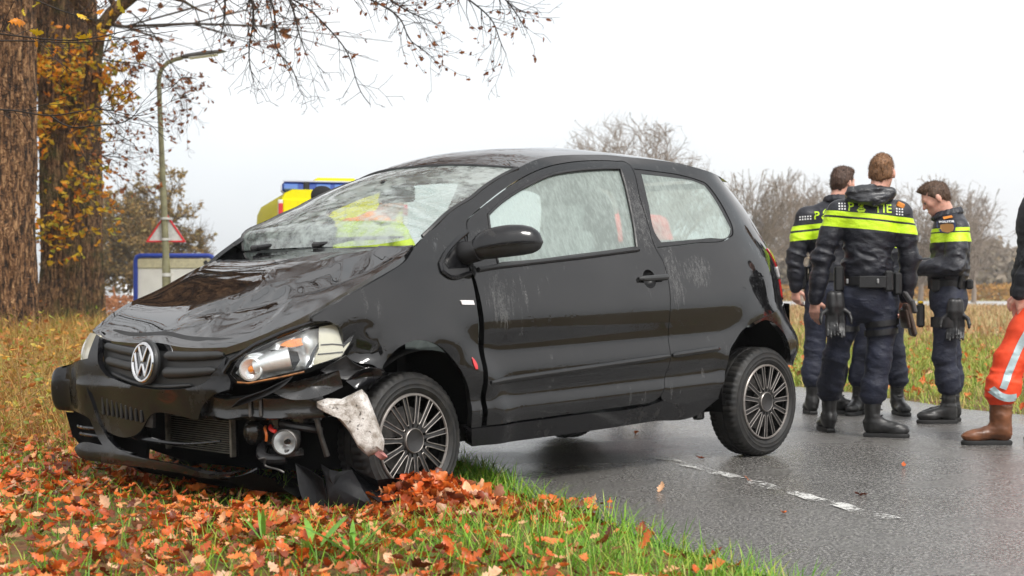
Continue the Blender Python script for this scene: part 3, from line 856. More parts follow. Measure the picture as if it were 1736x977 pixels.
    # rear end
    panel("rear_bumper", REARBUMP, side(.004, s), GLOSS, car, rim=.03, flip=s > 0)
    tl = panel("tail_light", [(-2.755, 1.06), (-2.81, 1.06), (-2.90, .98), (-2.93, .84), (-2.93, .76), (-2.87, .78), (-2.85, .9), (-2.81, .99)], side(.008, s), CM['red'], car, rim=.02, flip=s > 0, step=.02)
    panel("reversing_lens", [(-2.83, .955), (-2.92, .935), (-2.93, .89), (-2.853, .885)], side(.011, s), CM['white_lens'], tl, rim=.01, flip=s > 0, step=.02)
    # inner wheel arches
    for cx, cz, rad in ((-.035, .235, .43), (-2.568, .27, .42)):
        G = []
        for k in range(25):
            t = math.pi * ((.12 + k / 24 * .90) if cx > -1 else (-.06 + k / 24 * .96))
            G.append([(cx + rad * math.cos(t), s * yy, cz + rad * .98 * math.sin(t)) for yy in (.845 if cx > -1 else min(.83, float(Wd(np.array([cx + rad * math.cos(t)]), np.array([.6]))[0]) - .03), .6, .45)])
        G2 = Geo().grid(G)
        G2.add([(cx, s * .45, cz)] + [r[2] for r in G], [(0, k + 1, k + 2) for k in range(24)])
        G2.make("wheel_arch_liner", CM['dark'], car)

# ---- hood: buckled sheet
fr = [(.725, -.64, .757), (.772, -.45, .722), (.787, -.229, .712), (.793, -.104, .713), (.791, .009, .718), (.794, .192, .706), (.776, .345, .702), (.735, .476, .706)]
ne = [(.735, .476, .706), (.690, .540, .728), (.58, .632, .780), (.493, .700, .828), (.413, .740, .876), (.327, .764, .922), (.21, .780, .978), (.103, .784, 1.026), (-.008, .775, 1.078), (-.075, .745, 1.116)]
fa = [(.725, -.64, .757), (.658, -.655, .798), (.546, -.675, .858), (.35, -.695, .926), (.112, -.705, 1.026), (-.18, -.715, 1.108)]
re = [(-.18, -.715, 1.108), (-.11, -.4, 1.098), (-.09, -.1, 1.104), (-.085, .2, 1.106), (-.085, .5, 1.100), (-.075, .745, 1.104)]
P, u, v = coons(fr, re, fa, ne, 180, 160)
U, Vv = np.meshgrid(u, v)
crown = .020 * np.sin(np.pi * U)**.8 * np.sin(np.pi * np.clip(Vv, 0, 1))**.7
def ridge(px, py, qx, qy, w, h, x, y):
    dx, dy = qx - px, qy - py; L2 = dx * dx + dy * dy
    t = np.clip(((x - px) * dx + (y - py) * dy) / L2, 0, 1)
    d = np.hypot(x - px - t * dx, y - py - t * dy)
    return h * (.45 * np.exp(-(d / w)**2) + .55 * np.exp(-d / w * 1.3)) * (.35 + .65 * np.sin(np.pi * np.clip(t, .02, .98)))
X_, Y_ = P[..., 0], P[..., 1]
z = crown
z = z + ridge(.55, -.02, .36, .42, .035, .022, X_, Y_)       # buckle across the nose
z = z - ridge(.60, .02, .42, .46, .050, .016, X_, Y_)
z = z + ridge(.42, .30, .30, .34, .030, .028, X_, Y_)        # pinched peak
z = z - ridge(.47, .16, .40, .24, .022, .020, X_, Y_)
z = z + ridge(.40, .38, -.05, .58, .040, .036, X_, Y_)       # fold running back to the corner
z = z - ridge(.36, .52, .02, .68, .055, .034, X_, Y_)
z = z + ridge(-.02, .55, -.06, .75, .05, .030, X_, Y_)       # raised rear corner
z = z + ridge(.08, .30, -.04, .50, .05, .014, X_, Y_)
z = z - ridge(.66, .22, .56, .40, .05, .012, X_, Y_)
wr = fbm(X_ * 6 + Y_ * 2, Y_ * 8 - X_ * 2, X_ * 0 + 2.2, 2)
near = np.clip((Y_ - .02) / .35, 0, 1) * np.clip((.62 - np.abs(X_ - .3)) / .3, 0, 1)
z = z + .0015 * wr * near
rc = random.Random(4)
for k in range(20):
    # sharp kinks where the sheet folded: tents along short random lines on the struck half
    cx_, cy_ = rc.uniform(.12, .66), rc.uniform(.06, .58)
    if cx_ + .55 * cy_ > .86: continue
    a_ = rc.uniform(-.9, .9) + (1.2 if rc.random() < .35 else 0); L_, w_ = rc.uniform(.08, .20), rc.uniform(.018, .045)
    du = (X_ - cx_) * math.cos(a_) + (Y_ - cy_) * math.sin(a_); dv = -(X_ - cx_) * math.sin(a_) + (Y_ - cy_) * math.cos(a_)
    z = z + rc.choice((-1, 1, 1)) * rc.uniform(.004, .011) * np.clip(1 - np.abs(dv) / w_, 0, 1) * np.clip(1 - np.abs(du) / L_, 0, 1)
edge = np.minimum(np.minimum(U, 1 - U), np.minimum(Vv, 1 - Vv))
P[..., 2] += z * np.clip(edge / .06, 0, 1)
hood = gridobj("hood", P, WET, car, .03, (-.01, 0, -.03 / .03), flip=False)
hood['label'] = "crumpled hood with buckled folds"

# ---- windscreen and roof
base = [(-.19, -.715, 1.115), (-.14, -.4, 1.118), (-.12, 0, 1.122), (-.12, .4, 1.122), (-.15, .725, 1.152)]
top = [(-.87, -.612, 1.477), (-.77, -.3, 1.507), (-.735, 0, 1.513), (-.77, .3, 1.507), (-.87, .612, 1.477)]
ap = [(x, float(Wd(np.array([x]), np.array([z]))[0]) - .006, z - .004) for x, z in APILLAR_IN[:9]]
ap[0] = base[-1]; ap[-1] = top[-1]
af = mirror_pts(ap); af[0] = base[0]; af[-1] = top[0]
P, u, v = coons(base, top, af, ap, 40, 30)
U, Vv = np.meshgrid(u, v)
P[..., 2] += .022 * np.sin(np.pi * Vv) * np.sin(np.pi * U)**.6
ws = gridobj("windscreen", P, CM['screen'], car)
b = [P[i, j] for i, j in [(k, 0) for k in range(30)]]
for jj in (0, 39):
    Geo().tube([P[k, jj] for k in range(30)], .011, 6).make("screen_seal", PLAS, ws)
Geo().tube([P[29, k] for k in range(40)], .009, 6).make("screen_seal", PLAS, ws)
# inner mirror patch on the glass
mp = P[19:25, 18:23]
q = mp.copy(); q[..., 0] -= .03; q[..., 2] -= .02
rail = [top[-1]] + [(x, float(Wd(np.array([x]), np.array([z]))[0]) - .004, z) for x, z in [APILLAR_IN[9], APILLAR_IN[10]] + ROOFRAIL] + [(-2.70, .47, 1.440)]
rearedge = [(-2.70, -.47, 1.440), (-2.76, -.2, 1.468), (-2.77, 0, 1.472), (-2.76, .2, 1.468), (-2.70, .47, 1.440)]
top2 = [(p[0] - .006, p[1], p[2] + .003) for p in top]
rail[0] = top2[-1]
rail_f = mirror_pts(rail); rail_f[0] = top2[0]
P, u, v = coons(top2, rearedge, rail_f, rail, 40, 50)
U, Vv = np.meshgrid(u, v)
P[..., 2] += .030 * np.sin(np.pi * U)**.8 * np.sin(np.pi * Vv)**.5
gridobj("roof", P, WET, car)
# tailgate with its window
rows = [(-2.66, 1.452), (-2.75, 1.40), (-2.85, 1.25), (-2.92, 1.10), (-2.96, .95), (-2.97, .76)]
def tgp(x, z_, k):
    y0 = float(Wd(np.array([x]), np.array([z_]))[0]) - .01
    return (x - .14 * (1 - k * k)**.8 if abs(k) < 1 else x, y0 * k, z_)
rx = [p[0] for p in rows]; rz = [p[1] for p in rows]
def tgx(z_): return float(np.interp(-z_, [-q for q in rz], rx))
def tgrid(z0, z1, k0, k1, nz_, nk, off=0.0):
    return [[(lambda p: (p[0] + off, p[1], p[2]))(tgp(tgx(z0 + (z1 - z0) * i / nz_), z0 + (z1 - z0) * i / nz_, k0 + (k1 - k0) * j / nk)) for j in range(nk + 1)] for i in range(nz_ + 1)]
tgg = Geo().grid(tgrid(1.452, 1.42, -1, 1, 2, 14)).grid(tgrid(1.42, 1.12, -1, -.84, 6, 3)).grid(tgrid(1.42, 1.12, .84, 1, 6, 3)).grid(tgrid(1.12, .76, -1, 1, 6, 14))
tg = tgg.make("tailgate", PAINT, car)
Geo().grid(tgrid(1.425, 1.115, -.85, .85, 6, 14, .004)).make("rear_window", CM['far_glass'], tg)
yb = float(Wd(np.array([-2.95]), np.array([.6]))[0]) - .01
Geo().grid([[(-2.94 - .16 * (1 - (k / 12 * 2 - 1)**2)**.7 + (0 if zz > .3 else .04), yb * (k / 12 * 2 - 1), zz) for k in range(13)] for zz in (.74, .6, .46, .40)]).make("rear_bumper_face", GLOSS, car)

# ---- cowl and wipers
Geo().grid([[(-.13 - .02 * abs(k / 10 - 1)**2, -.70 + .142 * k, 1.085 + d2) for k in range(11)] for d2 in (.0,)] +
           [[(-.22, -.70 + .142 * k, 1.115) for k in range(11)]]).make("cowl", PLAS, car)
for (p0, p1, p2) in (((-.13, -.52, 1.125), (-.17, -.3, 1.150), (-.17, -.02, 1.150)), ((-.12, .0, 1.130), (-.17, .22, 1.155), (-.15, .56, 1.150))):
    a = empty("wiper"); a.parent = car
    Geo().tube([p0, p1], [.014, .008], 8).box(p0, (.05, .05, .03), bev=.01).make("wiper_arm", PLAS, a)
    q0 = Vector(p1) + Vector((-.01, -.26, .004)); q1 = Vector(p2) + Vector((-.01, .02, .004))
    Geo().tube([q0, p1, q1], [.006, .011, .006], 6).make("wiper_blade", PLAS, a)

# ---- front end
def bumpbend(a, b):
    # dent below the badge
    return -.008 * np.exp(-(((a - .15) / .12)**2 + ((b - .43) / .06)**2)) + .008 * np.exp(-((b - .515 - .02 * a) / .018)**2) * (np.abs(a) < .6)
bump = panel("front_bumper", BUMPER, front(HB, .004, bumpbend), GLOSS, car, rim=.03, step=.022)
bump['label'] = "torn front bumper pushed to one side"
panel("bumper_leg", LEG, front(HB, .014), GLOSS, bump, rim=.03, step=.02)
panel("bumper_lip", LIP, front(HB, .02), GLOSS, bump, rim=.04, step=.02)
# shelf that closes the corner of the bumper on the far side
G = []
for t in np.linspace(0, 1, 9):
    y = -.49 - .27 * t
    xx = float(HB(np.array([y]))[0] + LEAN(np.array([.62]))[0])
    zz = .632 - .045 * t**1.5
    G.append([(xx + .004, y, zz), (xx - .10, y - .02, zz + .012), (xx - .25, y - .06, zz + .012)])
Geo().grid(G).make("bumper_shelf", GLOSS, bump)
G = []
for y in np.linspace(-.70, -.974, 18):
    t = (-.70 - y) / .274
    zt, zb_ = .603 - .085 * t**1.6, .375 + .030 * t**2
    row = []
    for k in range(13):
        a = math.pi * k / 12
        zz = (zt + zb_) / 2 + (zt - zb_) / 2 * math.cos(a)
        row.append((float(HB(np.array([y]))[0]) - .045 * (1 - math.sin(a)**.6) + .006, y + .02 * (1 - math.sin(a)**.6), zz))
    G.append(row)
Geo().grid(G).make("bumper_corner", GLOSS, bump, sharp=80)
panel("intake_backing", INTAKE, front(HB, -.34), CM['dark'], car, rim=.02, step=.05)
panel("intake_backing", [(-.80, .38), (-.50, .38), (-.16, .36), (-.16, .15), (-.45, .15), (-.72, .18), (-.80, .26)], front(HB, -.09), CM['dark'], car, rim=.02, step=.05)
gr = panel("grille", shrink(GRILLE, -.03), front(HU, -.022), CM['grille'], car, rim=0, step=.025)
def slat(pts, r0, r1):
    """a moulded bar bulging forward"""
    pp = polyline([(float(HU(np.array([y]))[0] + LEAN(np.array([z_]))[0]) - .012, y, z_) for y, z_ in pts], 14)
    rad = list(np.interp(np.linspace(0, 1, 14), [0, .08, .5, .92, 1], [r0 * .5, r0, (r0 + r1) / 2, r1, r1 * .5]))
    Geo().tube(pp, rad, 12).make("slat", CM['grille'], gr, sharp=80)
slat([(-.435, .691), (-.27, .678), (-.105, .668)], .018, .021)
slat([(-.385, .628), (-.25, .616), (-.105, .606)], .021, .024)
slat([(.115, .664), (.30, .666), (.462, .674)], .022, .018)
slat([(.115, .592), (.28, .598), (.435, .610)], .026, .019)
slat([(-.33, .572), (-.1, .537), (.10, .531), (.30, .545)], .010, .010)
# badge: round chrome ring with the V over W emblem
BC = Vector((.838, -.001, .634))
bd = Geo().lathe([(0, -.02), (.096, -.02), (.100, -.006), (.096, .002), (.0, .004)], 40, axis='X').make("badge", CM['grille'], gr)
bd.location = BC; bd.rotation_euler = (0, R(-6), 0)
Geo().lathe([(.088, .000), (.089, .010), (.084, .015), (.077, .015), (.073, .010), (.073, .002)], 48, axis='X').make("ring", CM['chrome'], bd)
Geo().lathe([(0, .005), (.076, .005)], 40, axis='X').make("field", CM['badge_blue'], bd)
def emb(segs):
    g = Geo()
    for (a, b_) in segs:
        a = Vector((.010, a[0], a[1])); b_ = Vector((.010, b_[0], b_[1]))
        d = (b_ - a); L = d.length; d.normalize()
        rot = Matrix((Vector((1, 0, 0)), d, Vector((1, 0, 0)).cross(d))).transposed()
        g.box((a + b_) / 2, (.009, L + .006, .0125), rot, .002)
    return g.make("emblem", CM['chrome'], bd, smooth=False)
emb([((-.034, .066), (-.003, .006)), ((.034, .066), (.003, .006)),
     ((-.064, .036), (-.030, -.058)), ((.064, .036), (.030, -.058)), ((-.030, -.058), (-.004, -.010)), ((.030, -.058), (.004, -.010))])
# number plate holder, empty, with moulded lugs
ph = panel("plate_holder", PLATE, front(HB, -.004, bumpbend), PLAS, car, rim=.016, step=.03)
g = Geo()
for k in range(9):
    y = -.385 + .042 * k
    x = float(HB(np.array([y]))[0]) - .003
    g.box((x, y, .424 - .0036 * k), (.010, .014, .082 - .0035 * k), bev=.003)
g.make("plate_lugs", PLAS, ph)
# far-side vent with two slats
for (a, b_) in (((-.66, .312), (-.455, .314)), ((-.62, .281), (-.425, .279))):
    Geo().tube(polyline([(float(HB(np.array([y]))[0]) - .02, y, z_) for y, z_ in (a, ((a[0] + b_[0]) / 2, a[1]), b_)], 8), .010, 8).make("vent_slat", GLOSS, bump)
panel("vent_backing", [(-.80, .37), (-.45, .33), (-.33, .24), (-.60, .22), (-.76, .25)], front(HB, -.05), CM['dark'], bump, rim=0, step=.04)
# cooling pack
rad = empty("radiator"); rad.parent = car
g = Geo()
for k in range(15):
    z_ = .235 + .0098 * k
    g.box((.612, .07, z_), (.012, .50, .0035))
tag(g.make("fins", CM['fins'], rad, False), kind="stuff")
Geo().box((.595, .07, .31), (.01, .52, .18)).make("core", CM['dark'], rad, False)
Geo().box((.615, .325, .305), (.03, .014, .17), bev=.004).make("end_tank", CM['fins'], rad, False)
Geo().box((.615, -.185, .305), (.03, .014, .17), bev=.004).make("end_tank", CM['fins'], rad, False)
# crash beam
G = []
for y in np.linspace(.22, .745, 18):
    x0 = float(HU(np.array([y]))[0]) - .035
    wob = .006 * math.sin(y * 37)
    G.append([(x0 - .07, y, .500 + wob), (x0 - .01, y, .502 + wob), (x0 + .004, y, .492 + wob), (x0 - .006, y, .468), (x0 - .008, y, .430), (x0 + .004, y, .412 + wob), (x0 - .01, y, .400), (x0 - .07, y, .402)])
Geo().grid(G).make("crash_beam", CM['black_metal'], car, sharp=50)
for (y, z0) in ((.565, .45), (.600, .452)):
    x0 = float(HU(np.array([y]))[0]) - .022
    Geo().box((x0, y, z0), (.012, .010, .072), bev=.003).make("bracket", CM['metal'], car, False)
# fog lamp without its cover
fl = empty("fog_lamp", (.575, .648, .302)); fl.parent = car
fl.rotation_euler = (0, 0, R(34))
Geo().lathe([(.0, -.085), (.035, -.08), (.052, -.045), (.056, -.004), (.056, .006), (.051, .010), (.048, .004)], 28, axis='X').make("casing", CM['metal'], fl)
Geo().lathe([(.0, -.045), (.02, -.042), (.036, -.025), (.049, .002)], 28, axis='X').make("reflector_bowl", CM['reflector'], fl)
Geo().lathe([(.0, -.012), (.009, -.012), (.011, -.022), (.012, -.04)], 14, axis='X').make("bulb", CM['dark'], fl)
Geo().lathe([(.0, .013), (.02, .0115), (.04, .007), (.050, .002)], 28, axis='X').make("lens", CM['clear'], fl)
# horn, wiring, hoses, strut
Geo().lathe([(.0, -.03), (.045, -.03), (.052, -.015), (.052, .015), (.035, .028), (.0, .03)], 20, (.60, .46, .335), 'X').box((.60, .455, .40), (.02, .028, .09), bev=.004).make("horn", CM['black_metal'], car)
Geo().tube(polyline([(.56, .50, .36), (.60, .545, .352), (.605, .56, .335), (.60, .55, .305)], 10), .006, 6).make("wire", CM['wire_orange'], car)
Geo().tube(polyline([(.55, .53, .37), (.59, .575, .352), (.585, .60, .345)], 8), .009, 6).make("wire", CM['wire_red'], car)
Geo().tube([(.455, .712, .395), (.445, .725, .32), (.425, .738, .235)], [.012, .011, .013], 8).make("support_rod", CM['metal'], car)
Geo().tube(polyline([(.45, .40, .32), (.58, .49, .27), (.61, .53, .24), (.55, .62, .23)], 12), .022, 10).make("hose", PLAS, car)
Geo().tube(polyline([(.40, .45, .40), (.54, .58, .375), (.50, .66, .36), (.42, .70, .34)], 12), .016, 8).make("hose", PLAS, car)
g = Geo().box((.50, .52, .34), (.14, .12, .13), bev=.012).box((.46, .64, .40), (.12, .10, .05), bev=.01).box((.52, .58, .25), (.10, .14, .04), bev=.01)
g.make("engine_bay_box", CM['black_metal'], car, False)
# bent strips hanging from the front
Geo().tube(polyline([(.65, .565, .235), (.635, .590, .238), (.63, .575, .215), (.60, .63, .19), (.585, .65, .178)], 14), [.005] * 14, 6).make("torn_strip", CM['metal'], car)
Geo().tube(polyline([(.79, .05, .172), (.74, .33, .158), (.70, .47, .152), (.66, .57, .195)], 14), [.008] * 14, 6).make("torn_strip", GLOSS, car)
Geo().tube(polyline([(.80, -.25, .30), (.79, .0, .285), (.75, .2, .283), (.70, .36, .30)], 14), [.007, .008, .012, .016, .015, .012, .010, .008, .007, .006, .006, .006, .005, .005], 6).make("torn_strip", GLOSS, car)
def sheet(name, pts, mat, parent, thick=.006, bulge=.0, n=(0, 0, 1), label=None):
    """thin torn sheet from an outline of 3D points: fan filled, bulged and thickened"""
    P = [Vector(p) for p in catmull(pts, .02, True, 40)]
    nrm = Vector((0, 0, 0))
    for a, b in zip(P, P[1:] + P[:1]): nrm += a.cross(b)
    nrm.normalize()
    c = sum(P, Vector()) / len(P)
    rings = [P]
    for t in (.75, .5, .25):
        rings.append([c + (p - c) * t + nrm * bulge * (1 - t * t) + nrm * .25 * bulge * noise.noise(p * 11 * t) for p in P])
    V = [p for r in rings for p in r] + [c + nrm * bulge]
    n_ = len(P)
    F = [(r * n_ + k, r * n_ + (k + 1) % n_, (r + 1) * n_ + (k + 1) % n_, (r + 1) * n_ + k) for r in range(3) for k in range(n_)]
    F += [(3 * n_ + k, 3 * n_ + (k + 1) % n_, 4 * n_) for k in range(n_)]
    o0 = len(V)
    V2 = V + [p - nrm * thick for p in V]
    F2 = F + [tuple(i + o0 for i in f[::-1]) for f in F] + [(k, k + o0, (k + 1) % n_ + o0, (k + 1) % n_) for k in range(n_)]
    o = mobj(name, [tuple(p) for p in V2], F2, mat, parent, True, 40)
    if label: o['label'] = label
    return o
def fpt(y, z, off=0):
    return (float(HU(np.array([y]))[0] + LEAN(np.array([z]))[0]) + off, y, z)
sheet("torn_bracket", [fpt(.51, .458), fpt(.553, .487, .02), fpt(.648, .533, .03), fpt(.708, .582, .02), fpt(.693, .554, .02), fpt(.584, .482, .01)], PLAS, car, .008, .012)
sheet("torn_bracket", [fpt(.62, .53, -.03), fpt(.70, .56, -.02), (.40, .80, .60), (.38, .80, .53), (.45, .77, .50), fpt(.66, .49, -.05)], CM['black_metal'], car, .02, .02)
sheet("torn_liner", [(.433, .887, .56), (.39, .92, .60), (.345, .95, .612), (.31, .965, .600), (.30, .96, .575), (.345, .95, .553), (.40, .91, .525)], GLOSS, car, .012, .02)
sheet("torn_liner", [(.36, .80, .66), (.33, .82, .625), (.28, .86, .60), (.24, .875, .60), (.21, .87, .585), (.27, .84, .57), (.36, .79, .56), (.45, .74, .60)], PLAS, car, .012, .012)
# washer bottle dangling in front of the wheel
wbn = Vector((.7, .7, 0))
wo_ = [(.519, .801, .477), (.490, .830, .490), (.465, .855, .488), (.448, .872, .485), (.387, .933, .524), (.372, .948, .500), (.356, .964, .44), (.324, .996, .305), (.328, .992, .267), (.372, .948, .245), (.399, .921, .279), (.424, .896, .346), (.463, .857, .415), (.500, .820, .437), (.519, .801, .455)]
Pp = [Vector(p) for p in catmull(wo_, .015, True, 18)]
c0 = sum(Pp, Vector()) / len(Pp)
g = Geo()
sections = [(.0, .80, -.0), (.02, .94, 0), (.045, 1.0, 0), (.075, .97, 0), (.10, .85, 0), (.115, .6, 0)]
rows_ = []
for dpt, k_, _ in sections:
    rows_.append([c0 + (p - c0) * k_ - wbn.normalized() * (dpt - .05) + Vector((0, 0, 0)) for p in Pp])
rows_ = [[c0 + wbn.normalized() * .052 + (p - c0) * t_ + wbn.normalized() * .012 * t_ * noise.noise(c0 * 9 + (p - c0) * t_ * 16) for p in Pp] for t_ in (.01, .25, .5, .7)] + rows_
rows_ = [r + r[:1] for r in rows_]
wbo = g.grid([[tuple(p) for p in r] for r in rows_]).make("washer_bottle", CM['white_plastic'], car, sharp=38)
wbo['label'] = "dirty white plastic bottle dangling by the wheel"
Geo().tube([(.335, .985, .262), (.345, .975, .245)], [.034, .026], 12).make("cap", simple("pinkish_cap", (.55, .24, .22), .5, var=.3), wbo)

# black sheet added as the shade below the bumper lip
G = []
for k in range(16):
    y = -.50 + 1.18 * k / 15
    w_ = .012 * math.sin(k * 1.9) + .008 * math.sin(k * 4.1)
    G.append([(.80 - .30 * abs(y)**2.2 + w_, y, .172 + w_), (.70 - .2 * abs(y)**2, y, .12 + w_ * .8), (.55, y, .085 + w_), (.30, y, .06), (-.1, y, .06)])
Geo().grid(G).make("under_lip_shade", CM['dark'], car)
# ---- headlamps
hl = empty("headlight"); hl.parent = car; hl['label'] = "near headlight with its bumper surround torn away"
HOUS = [(-.29, .60), (-.235, .655), (-.115, .718), (.02, .766), (.15, .802), (.27, .812), (.40, .806), (.45, .775), (.448, .69), (.415, .632), (.30, .612), (.20, .588), (.07, .571), (-.12, .548), (-.20, .552)]
panel("bezel", HOUS, corner(-.012), CM['dark'], hl, rim=.05, step=.03, holes=[shrink(LENS_U, .004)])
panel("lens_cover", LENS_U, corner(.004), CM['clear'], hl, rim=.012, step=.03)
def refl(u, z_):
    P = corner(-.045)(u, z_)
    d = .018 * np.sin(u * 34 + z_ * 20) + .012 * np.sin(z_ * 60 + u * 13)
    P[:, 0] += d; P[:, 1] += d * .6
    return P
panel("reflector", shrink(LENS_U, -.004), refl, CM['reflector'], hl, rim=0, step=.012)
panel("diffuser", [(.245, .622), (.30, .633), (.40, .655), (.424, .699), (.423, .762), (.38, .785), (.27, .788), (.20, .779), (.235, .735), (.262, .69)], corner(-.006), CM['cream'], hl, rim=.03, step=.02)
for z1, z2 in ((.700, .706), (.672, .668)):
    Geo().tube([cpt(.265, z2, -.003), cpt(.33, z2 + .001, -.003), cpt(.405, z1, -.003)], .0028, 6).make("rib", CM['grille'], hl)
c1 = Vector(cpt(-.115, .612, -.028))
ln = Geo().lathe([(.048, -.02), (.052, .0), (.050, .018), (.042, .022), (.036, .012), (.020, -.004), (.0, -.010)], 28, axis='X').make("bulb_bowl", CM['reflector'], hl)
ln.location = c1; ln.rotation_euler = (0, R(-8), R(38))
bl = Geo().lathe([(.0, .020), (.012, .017), (.017, .008), (.018, -.01)], 16, axis='X').make("bulb", CM['amber'], hl)
bl.location = c1; bl.rotation_euler = (0, R(-8), R(38))
a = Vector(cpt(-.10, .617, -.045)); b_ = Vector(cpt(.10, .655, -.040))
Geo().tube([a, (a + b_) / 2 + Vector((.006, .006, .004)), b_], [.036, .044, .050], 18).make("light_tube", CM['reflector'], hl)
panel("turn_lens", [(.02, .708), (.04, .722), (.11, .735), (.175, .738), (.185, .712), (.10, .700)], corner(-.022), CM['amber'], hl, rim=.02, step=.02)
sheet("dark_wing", [cpt(-.04, .69, -.03), cpt(.06, .69, -.022), cpt(.14, .68, -.022), cpt(.165, .645, -.022), cpt(.13, .60, -.022), cpt(.12, .645, -.022), cpt(.06, .672, -.022)], CM['gloss'], hl, .006, .003)
sheet("dark_wing", [cpt(.19, .60, -.015), cpt(.215, .612, -.012), cpt(.245, .70, -.012), cpt(.255, .745, -.015), cpt(.235, .70, -.015)], CM['badge_blue'], hl, .006, .002)
Geo().tube([cpt(u_, z_, .006) for u_, z_ in ((-.19, .562), (-.12, .558), (.07, .580), (.20, .598))], .004, 6).make("trim_edge", simple('dusty_amber', (.30, .12, .03), .4, var=.6, vscale=25), hl)
Geo().tube([cpt(u_, z_, .008) for u_, z_ in ((-.275, .602), (-.235, .650), (-.115, .713), (.02, .762), (.15, .800), (.22, .808))], .012, 8).make("bezel_edge", GLOSS, hl)
hr = empty("headlight"); hr.parent = car; hr['label'] = "far headlight still in place"
FARL = [(-.50, .738), (-.575, .742), (-.66, .745), (-.69, .70), (-.72, .63), (-.74, .60), (-.53, .622), (-.512, .66)]
panel("lens_cover", FARL, front(HU, .012), CM['cream'], hr, rim=.03, step=.02)
panel("bezel", shrink(FARL, -.012), front(HU, -.004), CM['dark'], hr, rim=.04, step=.03)

# ---- cabin and hidden structure
Geo().box((-1.2, 0, .25), (2.9, 1.50, .06)).make("floor_pan", CM['dark'], car, False)
Geo().box((-.02, 0, .62), (.05, 1.42, .84)).make("firewall", CM['dark'], car, False)
Geo().box((.25, 0, .45), (.50, .86, .40), bev=.04).make("engine", CM['dark'], car, False)
Geo().box((-2.55, 0, .45), (.60, .86, .36), bev=.04).make("rear_floor", CM['dark'], car, False)
Geo().tube([(-.5, .2, .20), (-1.4, .25, .17), (-1.5, .25, .17), (-1.9, .2, .2)], [.03, .03, .09, .09], 10).make("exhaust", CM['black_metal'], car)
Geo().box((-2.15, .66, .18), (.06, .05, .07), bev=.01).box((-2.38, .62, .20), (.5, .05, .05), bev=.01).make("rear_axle_arm", CM['black_metal'], car, False)
Geo().box((-.32, 0, .98), (.40, 1.36, .16), bev=.05).make("dashboard", CM['seat'], car)
for y in (.36, -.36):
    fs = empty("front_seat"); fs.parent = car
    Geo().box((-1.12, y, .56), (.5, .48, .16), bev=.05).make("cushion", CM['seat'], fs)
    Geo().box((-1.36, y, .88), (.14, .46, .60), Matrix.Rotation(R(-14), 3, 'Y'), .05).make("backrest", CM['seat'], fs)
    Geo().box((-1.45, y, 1.235), (.10, .26, .17), Matrix.Rotation(R(-14), 3, 'Y'), .04).make("headrest", CM['seat'], fs)
Geo().grid([[(x, y, 1.50 - .06 * abs(y) - .02 * (x + 1.6)**2) for y in np.linspace(-.52, .52, 7)] for x in np.linspace(-.9, -2.55, 9)]).make("headliner", simple("headliner_cloth", (.55, .56, .55), .9), car)
rs = empty("rear_seat"); rs.parent = car
Geo().box((-2.02, 0, .55), (.45, 1.2, .16), bev=.05).make("cushion", CM['seat'], rs)
Geo().box((-2.28, 0, .85), (.14, 1.2, .55), Matrix.Rotation(R(-16), 3, 'Y'), .05).make("backrest", CM['seat'], rs)
sw = Geo()
ring = [(-.66 + .05 * math.sin(t), .36 + .18 * math.cos(t), .97 + .175 * math.sin(t)) for t in np.linspace(0, 2 * math.pi, 25)]
sw.tube(ring, .015, 8).tube([ring[0], (-.60, .36, .95), ring[12]], .015, 6).tube([(-.60, .36, .95), (-.40, .36, .90)], .03, 8)
sw.make("steering_wheel", CM['seat'], car)
Geo().box((-.60, .03, 1.375), (.035, .23, .085), Matrix.Rotation(R(8), 3, 'Z'), .015).tube([(-.55, .02, 1.40), (-.52, .01, 1.44)], .012, 6).make("inner_mirror", CM['plastic'], car, False)

